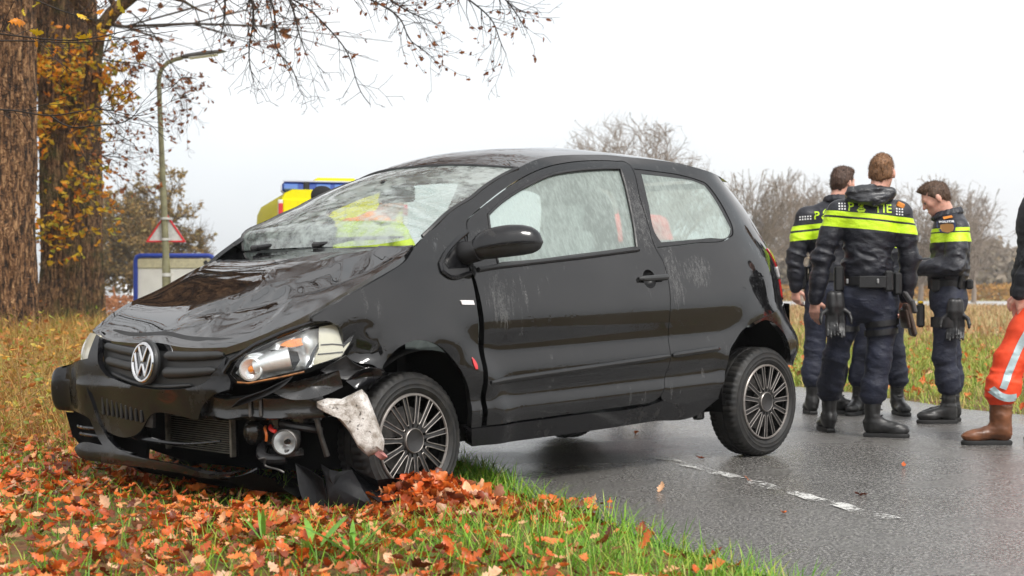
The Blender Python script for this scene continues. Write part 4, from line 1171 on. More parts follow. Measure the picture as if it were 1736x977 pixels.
# ---- wheels
TY = [(.205, -.188), (.222, -.192), (.255, -.186), (.286, -.178), (.296, -.168), (.300, -.155), (.300, -.128), (.292, -.126), (.292, -.118), (.301, -.116), (.301, -.084), (.293, -.082), (.293, -.074), (.301, -.072), (.300, -.045), (.300, -.030), (.296, -.018), (.288, -.008), (.276, .000), (.272, .003), (.268, .001), (.252, .006), (.248, .008), (.244, .006), (.234, .005), (.230, .007), (.226, .004), (.216, -.002), (.206, -.012)]
def notch(k, i, r):
    if 3 <= i <= 6 or 13 <= i <= 17:
        return r - (.006 if k % 3 == 0 else 0)
    if 9 <= i <= 12: return r - (.004 if k % 4 == 0 else 0)
    return r
def wheel(x, y, z, s, steer=0, camber=0, phase=0.0):
    w_ = empty("wheel", (x, s * y, z)); w_.parent = car
    w_.rotation_euler = (R(camber), 0, R(steer) + (0 if s > 0 else math.pi))
    Geo().lathe(TY, 168, mod=notch, close=True).make("tyre", CM['rubber'], w_, sharp=50)
    # raised bead line and lettering-like blocks are left to the rubber relief; rim well behind the cap
    Geo().lathe([(.206, -.02), (.190, -.03), (.186, -.09), (.05, -.10), (.0, -.10)], 36).make("rim", CM['dark'], w_)
    Geo().lathe([(.150, -.075), (.150, -.060), (.055, -.060), (.055, -.03), (.0, -.03)], 30).make("brake_disc", CM['metal'], w_)
    Geo().lathe([(.208, -.012), (.208, -.002), (.204, .003), (.198, .003), (.195, -.003)], 48).make("rim_ring", CM['silver'], w_)
    # cap: hub dish and fifteen double spokes
    Geo().lathe([(.056, -.020), (.0545, .003), (.0515, .006), (.0485, .004)], 30).make("hub_ring", CM['silver'], w_)
    Geo().lathe([(.0, .002), (.040, .002), (.049, .006)], 24).make("centre_cap", CM['hub'], w_)
    N = 15
    for k in range(N):
        t0 = 2 * math.pi * (k + phase) / N
        # dark web of the spoke, wide at the rim, running down to the hub
        hw = 2 * math.pi / N / 2
        def pp(r, da, h):
            return (r * math.cos(t0 + da), h, r * math.sin(t0 + da))
        prof = [(.056, .55, -.006), (.085, .42, -.004), (.12, .30, -.003), (.16, .22, -.004), (.197, .19, -.008)]
        G = [[pp(r, -hw * f, h - .010), pp(r, -hw * f, h), pp(r, hw * f, h), pp(r, hw * f, h - .010)] for r, f, h in prof]
        if k == 0: sp0 = Geo().grid(G).make("spoke", CM['hub'], w_, False); spm = sp0
        else:
            o = spm.copy(); COL.objects.link(o); o.parent = w_
            o.rotation_euler = (0, -2 * math.pi * k / N, 0)
        # silver loop round the opening between two spokes
        pts = []
        for da, r in ((.90, .199), (.86, .16), (.78, .12), (.64, .092), (.44, .079), (.15, .073)):
            pts.append(pp(r, hw + (da - 1) * hw * 1.0 - hw * 0 , 0) if False else (r * math.cos(t0 + hw * 2 - hw * (2 - (2 - da * .88)) if False else t0 + hw - hw * da * .80), .0, r * math.sin(t0 + hw - hw * da * .80)))
        other = []
        for p in pts:
            rr_, aa = math.hypot(p[0], p[2]), math.atan2(p[2], p[0])
            other.append((rr_ * math.cos(2 * (t0 + hw) - aa), 0, rr_ * math.sin(2 * (t0 + hw) - aa)))
        loop = pts + other[::-1]
        if k == 0: lpm = Geo().tube(polyline(loop, 26), .0024, 6).make("spoke_edge", CM['silver'], w_)
        else:
            o = lpm.copy(); COL.objects.link(o); o.parent = w_
            o.rotation_euler = (0, -2 * math.pi * k / N, 0)
    return w_
wheel(-.002, .805, .262, 1, steer=2, camber=2, phase=.2)
wheel(-2.568, .805, .213, 1, camber=0, phase=.45)
wheel(-.002, .805, .262, -1)
wheel(-2.568, .805, .218, -1)

# ================================================================== PEOPLE
def smin(a, b, k):
    if k <= 0: return np.minimum(a, b)
    h = np.clip(.5 + .5 * (b - a) / k, 0, 1)
    return b + (a - b) * h - k * h * (1 - h)
class SDF:
    """soft union of tapered capsules and ellipsoids, meshed as one continuous surface"""
    def __init__(s): s.p = []; s.cut = []
    def cap(s, a, b, ra, rb=None, k=.02, sq=None):
        s.p.append(('c', np.array(a, float), np.array(b, float), ra, ra if rb is None else rb, k, sq)); return s
    def chain(s, pts, rad, k=.02, sq=None):
        for i in range(len(pts) - 1): s.cap(pts[i], pts[i + 1], rad[i], rad[i + 1], k, sq)
        return s
    def ell(s, c, r, k=.03, rot=None):
        s.p.append(('e', np.array(c, float), np.array(r, float), np.eye(3) if rot is None else np.array(rot, float), k)); return s
    def cutnow(s):
        s.p.append(('x',)); return s
    def plane(s, p, n):
        """keeps the side the normal points away from"""
        n = np.array(n, float); s.cut.append((np.array(p, float), n / np.linalg.norm(n))); return s
    def mesh(s, h=.012, amp=0.0, wr=None):
        lo = np.full(3, 1e9); hi = -lo
        bb = []
        for q in s.p:
            if q[0] == 'x':
                bb.append(None); continue
            if q[0] == 'c':
                m = max(q[3], q[4]); l = np.minimum(q[1], q[2]) - m; u = np.maximum(q[1], q[2]) + m
            else:
                m = q[2].max(); l = q[1] - m; u = q[1] + m
            pad = .03 + q[5 if q[0] == 'c' else 4]
            bb.append((l - pad, u + pad)); lo = np.minimum(lo, l); hi = np.maximum(hi, u)
        lo -= .03; hi += .03
        n = np.ceil((hi - lo) / h).astype(int) + 1
        ax = [lo[i] + h * np.arange(n[i]) for i in range(3)]
        Fd = np.full(n, .08, np.float32)
        cutdone = False
        for q, lu in zip(s.p, bb):
            if q[0] == 'x':
                X, Y, Z = np.meshgrid(*ax, indexing='ij')
                for p, nn in s.cut:
                    Fd = np.maximum(Fd, ((X - p[0]) * nn[0] + (Y - p[1]) * nn[1] + (Z - p[2]) * nn[2]).astype(np.float32))
                cutdone = True; continue
            l, u = lu
            i0 = np.clip(((l - lo) / h).astype(int), 0, n - 1); i1 = np.clip(((u - lo) / h).astype(int) + 2, 1, n)
            sl = tuple(slice(a, b) for a, b in zip(i0, i1))
            X, Y, Z = np.meshgrid(ax[0][sl[0]], ax[1][sl[1]], ax[2][sl[2]], indexing='ij')
            if q[0] == 'c':
                a, b = q[1], q[2]; d = b - a; L2 = max(float(d @ d), 1e-9)
                px, py, pz = X - a[0], Y - a[1], Z - a[2]
                t = np.clip((px * d[0] + py * d[1] + pz * d[2]) / L2, 0, 1)
                ex, ey, ez = px - t * d[0], py - t * d[1], pz - t * d[2]
                if q[6] is not None:
                    nn, f = q[6]; nn = np.array(nn, float); nn /= np.linalg.norm(nn)
                    w_ = (ex * nn[0] + ey * nn[1] + ez * nn[2]) * (f - 1)
                    ex, ey, ez = ex + w_ * nn[0], ey + w_ * nn[1], ez + w_ * nn[2]
                D = np.sqrt(ex**2 + ey**2 + ez**2) - (q[3] + (q[4] - q[3]) * t); k = q[5]
            else:
                c, r, Rm, k = q[1:]
                px, py, pz = X - c[0], Y - c[1], Z - c[2]
                l0 = px * Rm[0, 0] + py * Rm[1, 0] + pz * Rm[2, 0]
                l1 = px * Rm[0, 1] + py * Rm[1, 1] + pz * Rm[2, 1]
                l2 = px * Rm[0, 2] + py * Rm[1, 2] + pz * Rm[2, 2]
                k0 = np.sqrt((l0 / r[0])**2 + (l1 / r[1])**2 + (l2 / r[2])**2)
                k1 = np.sqrt((l0 / r[0]**2)**2 + (l1 / r[1]**2)**2 + (l2 / r[2]**2)**2) + 1e-9
                D = k0 * (k0 - 1) / k1
            Fd[sl] = smin(Fd[sl], D.astype(np.float32), k)
        if wr is not None or s.cut or amp:
            X, Y, Z = np.meshgrid(*ax, indexing='ij')
            if amp:
                Fd = Fd + (amp * fbm(X * 9 + 3, Y * 9, Z * 13, 3)).astype(np.float32)
            if wr is not None: Fd = Fd + wr(X, Y, Z).astype(np.float32)
            for p, nn in ([] if cutdone else s.cut):
                Fd = np.maximum(Fd, ((X - p[0]) * nn[0] + (Y - p[1]) * nn[1] + (Z - p[2]) * nn[2]).astype(np.float32))
        return surface_nets(Fd, lo, h)
def surface_nets(Fd, lo, h):
    ins = Fd < 0
    nx, ny, nz = Fd.shape
    cs = np.zeros((nx - 1, ny - 1, nz - 1), np.int8)
    for a in (0, 1):
        for b in (0, 1):
            for c in (0, 1):
                cs += ins[a:nx - 1 + a, b:ny - 1 + b, c:nz - 1 + c]
    act = (cs > 0) & (cs < 8)
    idx = np.argwhere(act)
    vid = np.full(act.shape, -1, int); vid[act] = np.arange(len(idx))
    acc = np.zeros((len(idx), 3)); cnt = np.zeros(len(idx))
    cn = [(a, b, c) for a in (0, 1) for b in (0, 1) for c in (0, 1)]
    val = {c: Fd[idx[:, 0] + c[0], idx[:, 1] + c[1], idx[:, 2] + c[2]] for c in cn}
    for c in cn:
        for k in range(3):
            if c[k] == 0:
                d = list(c); d[k] = 1; d = tuple(d)
                v0, v1 = val[c], val[d]
                m = (v0 < 0) != (v1 < 0)
                t = np.where(m, v0 / np.where(v0 - v1 == 0, 1, v0 - v1), 0)
                p = np.tile(np.array(c, float), (len(idx), 1)); p[:, k] += t
                acc[m] += p[m]; cnt[m] += 1
    V = (idx + acc / cnt[:, None]) * h + lo
    F = []
    for k in range(3):
        o1, o2 = (k + 1) % 3, (k + 2) % 3
        A = np.take(ins, range(0, ins.shape[k] - 1), axis=k); B = np.take(ins, range(1, ins.shape[k]), axis=k)
        e = np.argwhere(A != B)
        ok = (e[:, o1] > 0) & (e[:, o2] > 0) & (e[:, o1] < act.shape[o1]) & (e[:, o2] < act.shape[o2])
        e = e[ok]
        flip = A[e[:, 0], e[:, 1], e[:, 2]]
        def g(a, b):
            q = e.copy(); q[:, o1] -= a; q[:, o2] -= b
            return vid[q[:, 0], q[:, 1], q[:, 2]]
        Q = np.stack([g(0, 0), g(1, 0), g(1, 1), g(0, 1)], 1)
        Q[~flip] = Q[~flip][:, ::-1]
        F.append(Q)
    F = np.concatenate(F)
    return V, F[(F >= 0).all(1)]

def skin_mat(name, base):
    m = MB(name, base=base, rough=.45)
    n = m.noise(m.coord(), 30, 3, .6)
    m.base(m.mix(m.rng(n, .35, .65, 0, 1), tuple(c * .86 for c in base), tuple(min(1, c * 1.1) for c in base)))
    m.b.inputs['Subsurface Weight'].default_value = .08
    m.b.inputs['Subsurface Radius'].default_value = (.02, .008, .004)
    return m.m
SKIN = skin_mat("skin", (.68, .36, .27))
def hair_mat(name, c):
    m = MB(name, base=c, rough=.6)
    n = m.noise(m.coord(scale=(1, 1, .35)), 130, 3, .6)
    m.base(m.mix(m.rng(n, .3, .7, 0, 1), tuple(x * .45 for x in c), tuple(min(1, x * 1.5) for x in c)))
    m.inp('Normal', m.bump(n, .6, .006))
    return m.m
def cloth_mat(name, base, rough=.6, bands=(), slope=0.0, band_col=(.60, .88, .015), sheen=0.0, coat=0.0, noise_amt=.35):
    """cloth with flat printed bands at given heights"""
    m = MB(name, base=base, rough=rough, sheen=sheen, coat=coat, coatr=.3)
    v = m.coord()
    f = m.noise(v, 11, 5, .65)
    c = m.mix(m.rng(f, .3, .7, 0, 1), tuple(x * (1 - noise_amt) for x in base), tuple(min(1, x * (1 + noise_amt)) for x in base))
    if bands:
        xyz = m.n("ShaderNodeSeparateXYZ", {0: v})
        zz = m.math('ADD', xyz.outputs[2], m.math('MULTIPLY', xyz.outputs[0], -slope))
        tot = None
        for lo, hi in bands:
            b = m.math('MULTIPLY', m.math('GREATER_THAN', zz, lo), m.math('LESS_THAN', zz, hi))
            tot = b if tot is None else m.math('MAXIMUM', tot, b)
        c = m.mix(tot, c, band_col)
        m.inp('Roughness', m.rng(tot, 0, 1, rough, .55))
    m.base(c)
    cr_ = m.noise(m.coord(scale=(1, 1, 1.8)), 17, 4, .6)
    m.inp('Normal', m.bump(m.math('ADD', m.math('ADD', m.math('MULTIPLY', f, .6), m.math('ABSOLUTE', m.math('SUBTRACT', cr_, .5))), m.math('MULTIPLY', m.noise(v, 300, 2), .10)), .5, .02))
    return m.m
NAVY = cloth_mat("navy_trouser_cloth", (.009, .012, .028), .66)
LEATH = simple("black_boot_leather", (.014, .014, .014), .38, var=.4, vscale=25, bumps=.2, bscale=70)
SOLE = simple("black_sole_rubber", (.012, .012, .012), .7)
BELT = simple("black_belt_leather", (.012, .012, .013), .42, var=.3, bumps=.15)
STEEL = simple("brushed_steel", (.5, .5, .5), .35, metal=1)
WHITEP = simple("white_reflective_print", (.75, .76, .76), .5)
YELP = simple("yellow_print", (.55, .82, .015), .5)

def folds(scale, amp, seed=0.0, lo=None):
    """cloth folds: ridged, mostly level, stronger where cloth bunches"""
    def f(X, Y, Z):
        n = fbm(X * 5 + seed, Y * 5 + seed, Z * scale + .8 * np.sin(X * 6 + seed), 3)
        r = (1 - np.abs(n) * 1.6)
        w = 1.0
        if lo is not None:
            w = .35 + sum(np.exp(-((Z - z0) / s0)**2) * a0 for z0, s0, a0 in lo)
        return -amp * w * np.clip(r, 0, 1)**2 + .4 * amp
    return f
def rotm(f, u):
    f = Vector(f).normalized(); u = Vector(u); r = f.cross(u).normalized(); u = r.cross(f)
    return np.array([[r.x, f.x, u.x], [r.y, f.y, u.y], [r.z, f.z, u.z]])
def head_prims(S_, c, Rm, k=.95):
    """head: skull, jaw, brow, nose, lips, chin, ears; Rm columns are right, front, up"""
    def P(a, b, d): return c + Rm @ np.array([a, b, d]) * k
    S_.ell(P(0, -.012, .030), np.array([.076, .096, .092]) * k, .02, Rm)
    S_.ell(P(0, .022, -.020), np.array([.062, .070, .085]) * k, .03, Rm)
    S_.ell(P(0, .045, -.075), np.array([.042, .040, .030]) * k, .03, Rm)
    S_.ell(P(0, .078, -.092), np.array([.018, .014, .015]) * k, .02, Rm)
    S_.cap(P(-.035, .078, .030), P(.035, .078, .030), .012 * k, None, .02)
    S_.cap(P(0, .086, .018), P(0, .108, -.022), .008 * k, .013 * k, .012)
    S_.ell(P(0, .090, -.058), np.array([.022, .010, .006]) * k, .008, Rm)
    S_.ell(P(0, .088, -.070), np.array([.018, .010, .006]) * k, .008, Rm)
    for s in (-1, 1):
        S_.ell(P(s * .040, .062, -.012), np.array([.022, .020, .022]) * k, .02, Rm)
        S_.ell(P(s * .080, -.008, -.006), np.array([.009, .020, .032]) * k, .006, Rm)
def hand_prims(S_, w, d, n, th, curl=.35, k=1.0):
    """hand from the wrist w along d, palm facing n, thumb to th"""
    d = Vector(d).normalized(); n = Vector(n).normalized(); th = Vector(th)
    a = (th - d * th.dot(d)).normalized()
    w = Vector(w)
    S_.cap(w, w + d * .03 * k, .024 * k, .026 * k, .012)
    for j, off in enumerate((.026, .009, -.009, -.026)):
        b = w + d * .085 * k + a * off * k
        S_.cap(w + d * .02 * k + a * off * .7 * k, b, .0145 * k, .0120 * k, .008)
        L = (.040, .045, .042, .033)[j] * k
        c1 = curl * (1 + .25 * j)
        d1 = (d * math.cos(c1) + n * math.sin(c1)).normalized()
        p1 = b + d1 * L
        d2 = (d * math.cos(c1 * 2.2) + n * math.sin(c1 * 2.2)).normalized()
        p2 = p1 + d2 * L * .75
        p3 = p2 + (d * math.cos(c1 * 3) + n * math.sin(c1 * 3)) * L * .5
        S_.chain([b, p1, p2, p3], [.0100 * k, .0093 * k, .0086 * k, .0074 * k], .003)
    t0 = w + d * .022 * k + a * .024 * k + n * .006 * k
    t1 = t0 + (d * .55 + a * .75 + n * .25).normalized() * .038 * k
    t2 = t1 + (d * .9 + a * .25 + n * .35).normalized() * .033 * k
    t3 = t2 + (d * .95 + n * .4).normalized() * .024 * k
    S_.chain([t0, t1, t2, t3], [.015 * k, .0125 * k, .0105 * k, .0085 * k], .006)

def put(name, VF, mat, parent):
    return mobj(name, VF[0], VF[1], mat, parent)
def boot(parent, ankle, toe, mat, sole, k=1.0, top=.20, fat=1.0, zb=0.0):
    if mat is not LEATH: k, fat = 1.08, 1.35
    """laced boot: shaft, heel, vamp, toe cap on a lugged sole"""
    ankle = np.array(ankle, float); t = np.array([toe[0], toe[1], 0.0]); t /= np.linalg.norm(t)
    heel = np.array([ankle[0], ankle[1], zb]) - t * .055 * k
    tip = heel + t * .275 * k
    sd = np.array([t[1], -t[0], 0])
    q = SDF()
    up = np.array([0, 0, 1.0])
    q.cap(ankle + up * .02, ankle + up * top, .047 * fat, .053 * fat, .03)
    q.ell(heel + t * .05 + up * .075, (.043, .056, .062), .03, np.stack([sd, t, up], 1))
    q.cap(heel + t * .08 + up * .085, tip - t * .10 + up * .060, .045, .042, .03, (sd, 1.05))
    q.ell(tip - t * .062 + up * .052, (.045, .064, .036), .03, np.stack([sd, t, up], 1))
    q.plane([0, 0, zb + .022], [0, 0, -1])
    o = put("boot", q.mesh(.009, 0, folds(22, .006, 1.7)), mat, parent)
    G = []
    Ls = [(-.004, .0), (.0, .026), (.03, .034), (.10, .032), (.15, .038), (.205, .043), (.247, .037), (.270, .020), (.278, .0)]
    out = [heel + t * (a * k) + sd * b for a, b in Ls] + [heel + t * (a * k) - sd * b for a, b in Ls[::-1][1:-1]]
    n_ = len(out)
    V = []
    for z, g in ((0.0, .97), (.008, 1.0), (.020, 1.02), (.030, .97)):
        c = sum(out) / n_
        V += [tuple((c + (p - c) * g)[:2]) + (zb + z,) for p in out]
    F = [(r * n_ + i, r * n_ + (i + 1) % n_, (r + 1) * n_ + (i + 1) % n_, (r + 1) * n_ + i) for r in range(3) for i in range(n_)]
    F += [tuple(range(n_))[::-1], tuple(3 * n_ + i for i in range(n_))]
    mobj("sole", V, F, sole, o, True, 40)
    g = Geo()
    for j in range(4):
        c = ankle + t * (.055 - .002 * j) * fat + up * (.05 + .035 * j)
        g.tube([c - sd * .022, c + t * .006, c + sd * .022], .004, 5)
    if mat is LEATH: g.make("laces", SOLE, o)
    return o
def eyes(parent, c, Rm, k=1.0):
    for s in (-1, 1):
        p = c + Rm @ np.array([s * .031, .079, .010]) * k
        V = Geo().lathe([(0, -.011), (.008, -.008), (.011, 0), (.008, .008), (0, .011)], 10, tuple(p))
        V.make("eye", simple("eye", (.12, .10, .09), .2), parent)

def person(loc, label, J, jacket, trousers, hair, boots=LEATH, group=None, hood=False, collar=True, belt=True, detail=True, h=.011, hem=None, trouser_fat=1.0, hairline=.045, cap=None, skin=SKIN, boot_top=.20, tuck=.17):
    """J: joints in metres from the point between the feet (x right, y away, z up)"""
    root = empty("person", loc, label, "person", group)
    v = {k: np.array(q, float) for k, q in J.items() if k not in ('face', 'hands', 'toeL', 'toeR', 'tilt', 'front')}
    fr_ = np.array([*J['front'], 0.0]); fr_ /= np.linalg.norm(fr_)
    rt = np.array([fr_[1], -fr_[0], 0.0])
    Rh = rotm(J['face'], J.get('tilt', (0, 0, 1)))
    sl, sr = v['shL'], v['shR']; neck = (sl + sr) / 2 + np.array([0, 0, .03])
    hipc = (v['hipL'] + v['hipR']) / 2
    waist = v['waist']
    chest = (sl + sr) / 2 * .62 + waist * .38
    T3 = np.stack([rt, fr_, [0, 0, 1]], 1)
    B = SDF()
    head_prims(B, v['head'], Rh)
    B.cap(neck + [0, 0, -.03], v['head'] + Rh @ np.array([0, -.02, -.05]), .058, .054, .03)
    B.ell(chest, (.155, .105, .20), .05, T3); B.ell(waist, (.13, .095, .15), .05, T3); B.ell(hipc, (.15, .11, .12), .05, T3)
    for s in 'LR':
        B.cap(neck - [0, 0, .05], v['sh' + s], .05, .05, .04)
        B.chain([v['sh' + s], v['el' + s], v['wr' + s]], [.042, .034, .027], .02)
        B.chain([v['hip' + s], v['kn' + s], v['an' + s] + [0, 0, tuck + .03], v['an' + s]], [.066, .042, .038, .034], .03)
        B.cap(v['an' + s], v['an' + s] + np.array([*J['toe' + s], 0]) * .14 - [0, 0, .03], .034, .026, .02)
    for s, (d, n, th, cu) in J.get('hands', {}).items():
        hand_prims(B, v['wr' + s], d, n, th, cu)
    put("body", B.mesh(.0085 if detail else .014), skin, root)
    # trousers
    q = SDF()
    q.ell(hipc + [0, 0, .02], (.168, .128, .15), .05, T3)
    q.cap(waist - [0, 0, .02], hipc, .13, .14, .05, (fr_, 1.25))
    tf = trouser_fat
    for s in 'LR':
        an = v['an' + s]; kn = v['kn' + s]; hp = v['hip' + s]
        bl = an + [0, 0, tuck]
        kd = (kn - hp); bl2 = bl + (kn - bl) * .25
        q.chain([hp, hp * .5 + kn * .5, kn, bl2, bl], [.096 * tf, .087 * tf, .075 * tf, .079 * tf, .075 * tf], .035)
        q.ell(bl + [0, 0, .0], (.072 * tf, .074 * tf, .035), .02)
    q.plane(waist + [0, 0, .06], [0, 0, 1])
    kz = (v['knL'][2] + v['knR'][2]) / 2; az = (v['anL'][2] + v['anR'][2]) / 2 + tuck
    put("trousers", q.mesh(h, 0, folds(17, .0085, loc[0] * 3, [(kz, .10, .8), (az, .10, .9), (hipc[2] - .05, .08, .6)])), trousers, root)
    # jacket
    q = SDF()
    q.ell(chest + [0, 0, .05], (.180, .136, .22), .06, T3)
    q.ell(waist + [0, 0, .04], (.150, .130, .16), .06, T3)
    q.cap(chest, waist, .128, .128, .05, (fr_, 1.15))
    q.cap(sl + (neck - sl) * .15 - [0, 0, .01], sr + (neck - sr) * .15 - [0, 0, .01], .072, .072, .05)
    q.cap(neck - [0, 0, .04], neck + [0, 0, .02], .085, .07, .04)
    q.plane((hem if hem is not None else waist - [0, 0, .03]), [0, 0, -1]); q.cutnow()
    for s in 'LR':
        sh, el, wr = v['sh' + s], v['el' + s], v['wr' + s]
        q.chain([sh - [0, 0, .02], sh * .5 + el * .5, el, el * .45 + wr * .55, wr], [.076, .069, .061, .056, .048], .03)
        q.ell(wr + (el - wr) * .10, (.052, .052, .03), .015)
    for s in 'LR':
        d_ = v['wr' + s] - v['el' + s]; d_ /= np.linalg.norm(d_)
    ez = (v['elL'][2] + v['elR'][2]) / 2
    jk = put("jacket", q.mesh(h, 0, folds(15, .009, loc[0] * 5 + 2, [(ez, .13, .9), (waist[2] + .08, .09, 1.1), (chest[2] + .03, .10, .25)])), jacket, root)
    if collar:
        c = SDF(); P0 = neck + [0, 0, .03] + fr_ * .0
        hc = v['head'] + Rh @ np.array([0, -.015, -.085])
        ring = []
        for a in np.linspace(0, 2 * math.pi, 15):
            w_ = P0 * .45 + hc * .55 + rt * .082 * math.cos(a) + fr_ * .084 * math.sin(a) + np.array([0, 0, .005 - .02 * math.sin(a)])
            ring.append(w_)
        c.chain(ring, [.013] * 15, .01)
        c.chain([p - [0, 0, .03] + (p - P0) * .1 for p in ring], [.016] * 15, .015)
        put("collar", c.mesh(.008, 0, folds(20, .004, 3)), jacket, jk)
    if hood:
        c = SDF()
        bk = neck - fr_ * .10 + np.array([0, 0, .045])
        c.ell(bk + [0, 0, .0], (.145, .060, .045), .03, T3)
        c.ell(bk + np.array([0, 0, .040]) - fr_ * .002, (.125, .05, .035), .03, T3)
        c.ell(bk - fr_ * .03 - [0, 0, .030], (.085, .035, .030), .03, T3)
        c.chain([bk + rt * .12 + [0, 0, .03], neck + rt * .11 + [0, 0, .02], neck + rt * .10 + fr_ * .05 + [0, 0, .01]], [.035, .03, .02], .02)
        c.chain([bk - rt * .12 + [0, 0, .03], neck - rt * .11 + [0, 0, .02], neck - rt * .10 + fr_ * .05 + [0, 0, .01]], [.035, .03, .02], .02)
        put("hood", c.mesh(.009, 0, folds(17, .014, 8)), HOODM, jk)
    # hair or cap
    c = SDF()
    hc = v['head']
    if cap is None:
        c.ell(hc + Rh @ np.array([0, -.0133, .0315]), (.0765, .0955, .0920), .01, Rh)
        c.ell(hc + Rh @ np.array([0, -.042, -.005]), (.067, .059, .067), .01, Rh)
        c.ell(hc + Rh @ np.array([0, .043, .100]), (.05, .05, .018), .03, Rh)
        c.plane(hc + Rh @ np.array([0, hairline, .035]), Rh @ np.array([0, .72, -.55]))
        c.plane(hc + Rh @ np.array([0, 0, -.055]), Rh @ np.array([0, .25, -1]))
        hv = c.mesh(.006, .004, lambda X, Y, Z: .006 * fbm(X * 60, Y * 60, Z * 22, 2))
        ho_ = put("hair", hv, hair, root)
        if detail:
            # short strands standing off the hair mass
            HV = hv[0]; r3 = np.random.default_rng(int(loc[0] * 100) + 7)
            pk = r3.integers(0, len(HV), 2600); A = HV[pk]; nn = A - hc; nn /= np.linalg.norm(nn, axis=1)[:, None]
            dd = nn * .6 + r3.normal(0, .35, nn.shape) + np.array([0, 0, -.15]) + (Rh @ np.array([0, -.25, 0])); dd /= np.linalg.norm(dd, axis=1)[:, None]
            L_ = r3.uniform(.006, .018, len(A))[:, None]; sd = np.cross(dd, nn); sd /= np.linalg.norm(sd, axis=1)[:, None] + 1e-6
            V_ = np.stack([A - sd * .0011, A + sd * .0011, A + dd * L_], 1).reshape(-1, 3)
            mobj("hair_strands", V_, np.arange(len(V_)).reshape(-1, 3), hair, ho_, False)['kind'] = 'stuff'
    else:
        c.ell(hc + Rh @ np.array([0, -.012, .045]), (.086, .106, .094), .01, Rh)
        c.plane(hc + Rh @ np.array([0, 0, .005]), Rh @ np.array([0, .1, -1]))
        put("cap", c.mesh(.008, .003), cap, root)
    eyes(root, hc, Rh)
    for s in 'LR':
        boot(root, v['an' + s], J['toe' + s], boots, SOLE, top=boot_top, zb=v['an' + s][2] - .09)
    if belt:
        g = Geo()
        ring = []
        for a in np.linspace(0, 2 * math.pi, 25):
            ring.append(waist - np.array([0, 0, .045]) + rt * .153 * math.cos(a) + fr_ * .133 * math.sin(a))
        rows = [[tuple(p * 1 + (p - waist) * e + np.array([0, 0, z])) for p in ring] for z, e in ((-.028, -.06), (-.027, .0), (.027, .0), (.028, -.06))]
        g.grid(rows).make("belt", BELT, root)
    root['_'] = 1; del root['_']
    return root, jk, v, rt, fr_, waist, T3
def pouch(parent, name, c, size, mat, rt, fr_, bev=.012, tilt=0.0):
    M = Matrix(((rt[0], fr_[0], 0), (rt[1], fr_[1], 0), (0, 0, 1)))
    if tilt: M = M @ Matrix.Rotation(tilt, 3, 'Y')
    return Geo().box(tuple(c), size, M, bev).make(name, mat, parent)
def glove(parent, top, rt, fr_):
    """pair of gloves hanging from a clip"""
    q = SDF()
    top = np.array(top, float)
    for s, o in ((1, 0.0), (-1, .02)):
        w_ = top + rt * .022 * s - fr_ * o
        q.cap(w_, w_ - [0, 0, .06], .032, .038, .02)
        hand_prims(q, tuple(w_ - np.array([0, 0, .06])), (0, 0, -1), tuple(-fr_), tuple(rt * s), .22, 1.15)
    put("gloves", q.mesh(.008), BELT, parent)
def text_on(jk, txt, size, x, z, mat, ydir, name="lettering", lift=.004, thick=.010):
    """flat print projected on to the back of a jacket"""
    cu = bpy.data.curves.new(name, 'FONT'); cu.body = txt; cu.size = size; cu.space_character = 1.12
    cu.offset = thick * .12
    cu.resolution_u = 3
    to = bpy.data.objects.new(name, cu); COL.objects.link(to)
    dg = bpy.context.evaluated_depsgraph_get()
    me = bpy.data.meshes.new_from_object(to.evaluated_get(dg))
    bpy.data.objects.remove(to)
    V = [(v_.co.x, v_.co.y) for v_ in me.vertices]
    F = [tuple(p.vertices) for p in me.polygons]
    return stick(jk, V, F, x, z, mat, ydir, name, lift)
def stick(jk, V, F, x, z, mat, ydir, name, lift=.004, slope=0.0, sub=True):
    """lays a flat 2D print on to the jacket surface; ydir is the horizontal direction looked along"""
    yd = Vector((ydir[0], ydir[1], 0)).normalized(); xd = Vector((yd.y, -yd.x, 0))
    bm_v = [v_.co.copy() for v_ in jk.data.vertices]
    bvh = BVHTree.FromPolygons(bm_v, [tuple(p.vertices) for p in jk.data.polygons])
    out = []
    for a, b in V:
        o = xd * (x + a) + Vector((0, 0, z + b + slope * a)) - yd * 1.0
        hit = bvh.ray_cast(o, yd)
        out.append(tuple(o + yd * (hit[3] - lift)) if hit[0] is not None else None)
    F = [f for f in F if all(out[i] is not None for i in f)]
    out = [p if p is not None else (0, 0, 1) for p in out]
    used = sorted({i for f in F for i in f}); re_ = {i: k for k, i in enumerate(used)}
    out = [out[i] for i in used]; F = [tuple(re_[i] for i in f) for f in F]
    # solidify a little so the print has body
    return mobj(name, out, F, mat, jk, False)
def blocks(cols, rows, w, gap):
    V = []; F = []
    for i in range(cols):
        for j in range(rows):
            x0, y0 = i * (w + gap), j * (w + gap); n = len(V)
            V += [(x0, y0), (x0 + w, y0), (x0 + w, y0 + w), (x0, y0 + w)]; F.append((n, n + 1, n + 2, n + 3))
    return V, F
def flame(h):
    """torch: open book bowl with a flame over it"""
    V = []; F = []
    def poly(P):
        n = len(V); V.extend([(a * h, b * h) for a, b in P]); F.append(tuple(range(n, n + len(P))))
    poly([(.20, .0), (.80, .0), (.98, .26), (.88, .42), (.72, .28), (.28, .28), (.12, .42), (.02, .26)])
    poly([(.18, .44), (.5, .34), (.82, .44), (.80, .56), (.5, .46), (.20, .56)])
    poly([(.32, .60), (.5, .52), (.70, .62), (.78, .80), (.66, 1.0), (.74, 1.25), (.52, 1.02), (.46, .82)])
    poly([(.24, .70), (.38, .86), (.42, 1.08), (.62, 1.36), (.36, 1.18), (.20, .92)])
    return V, F
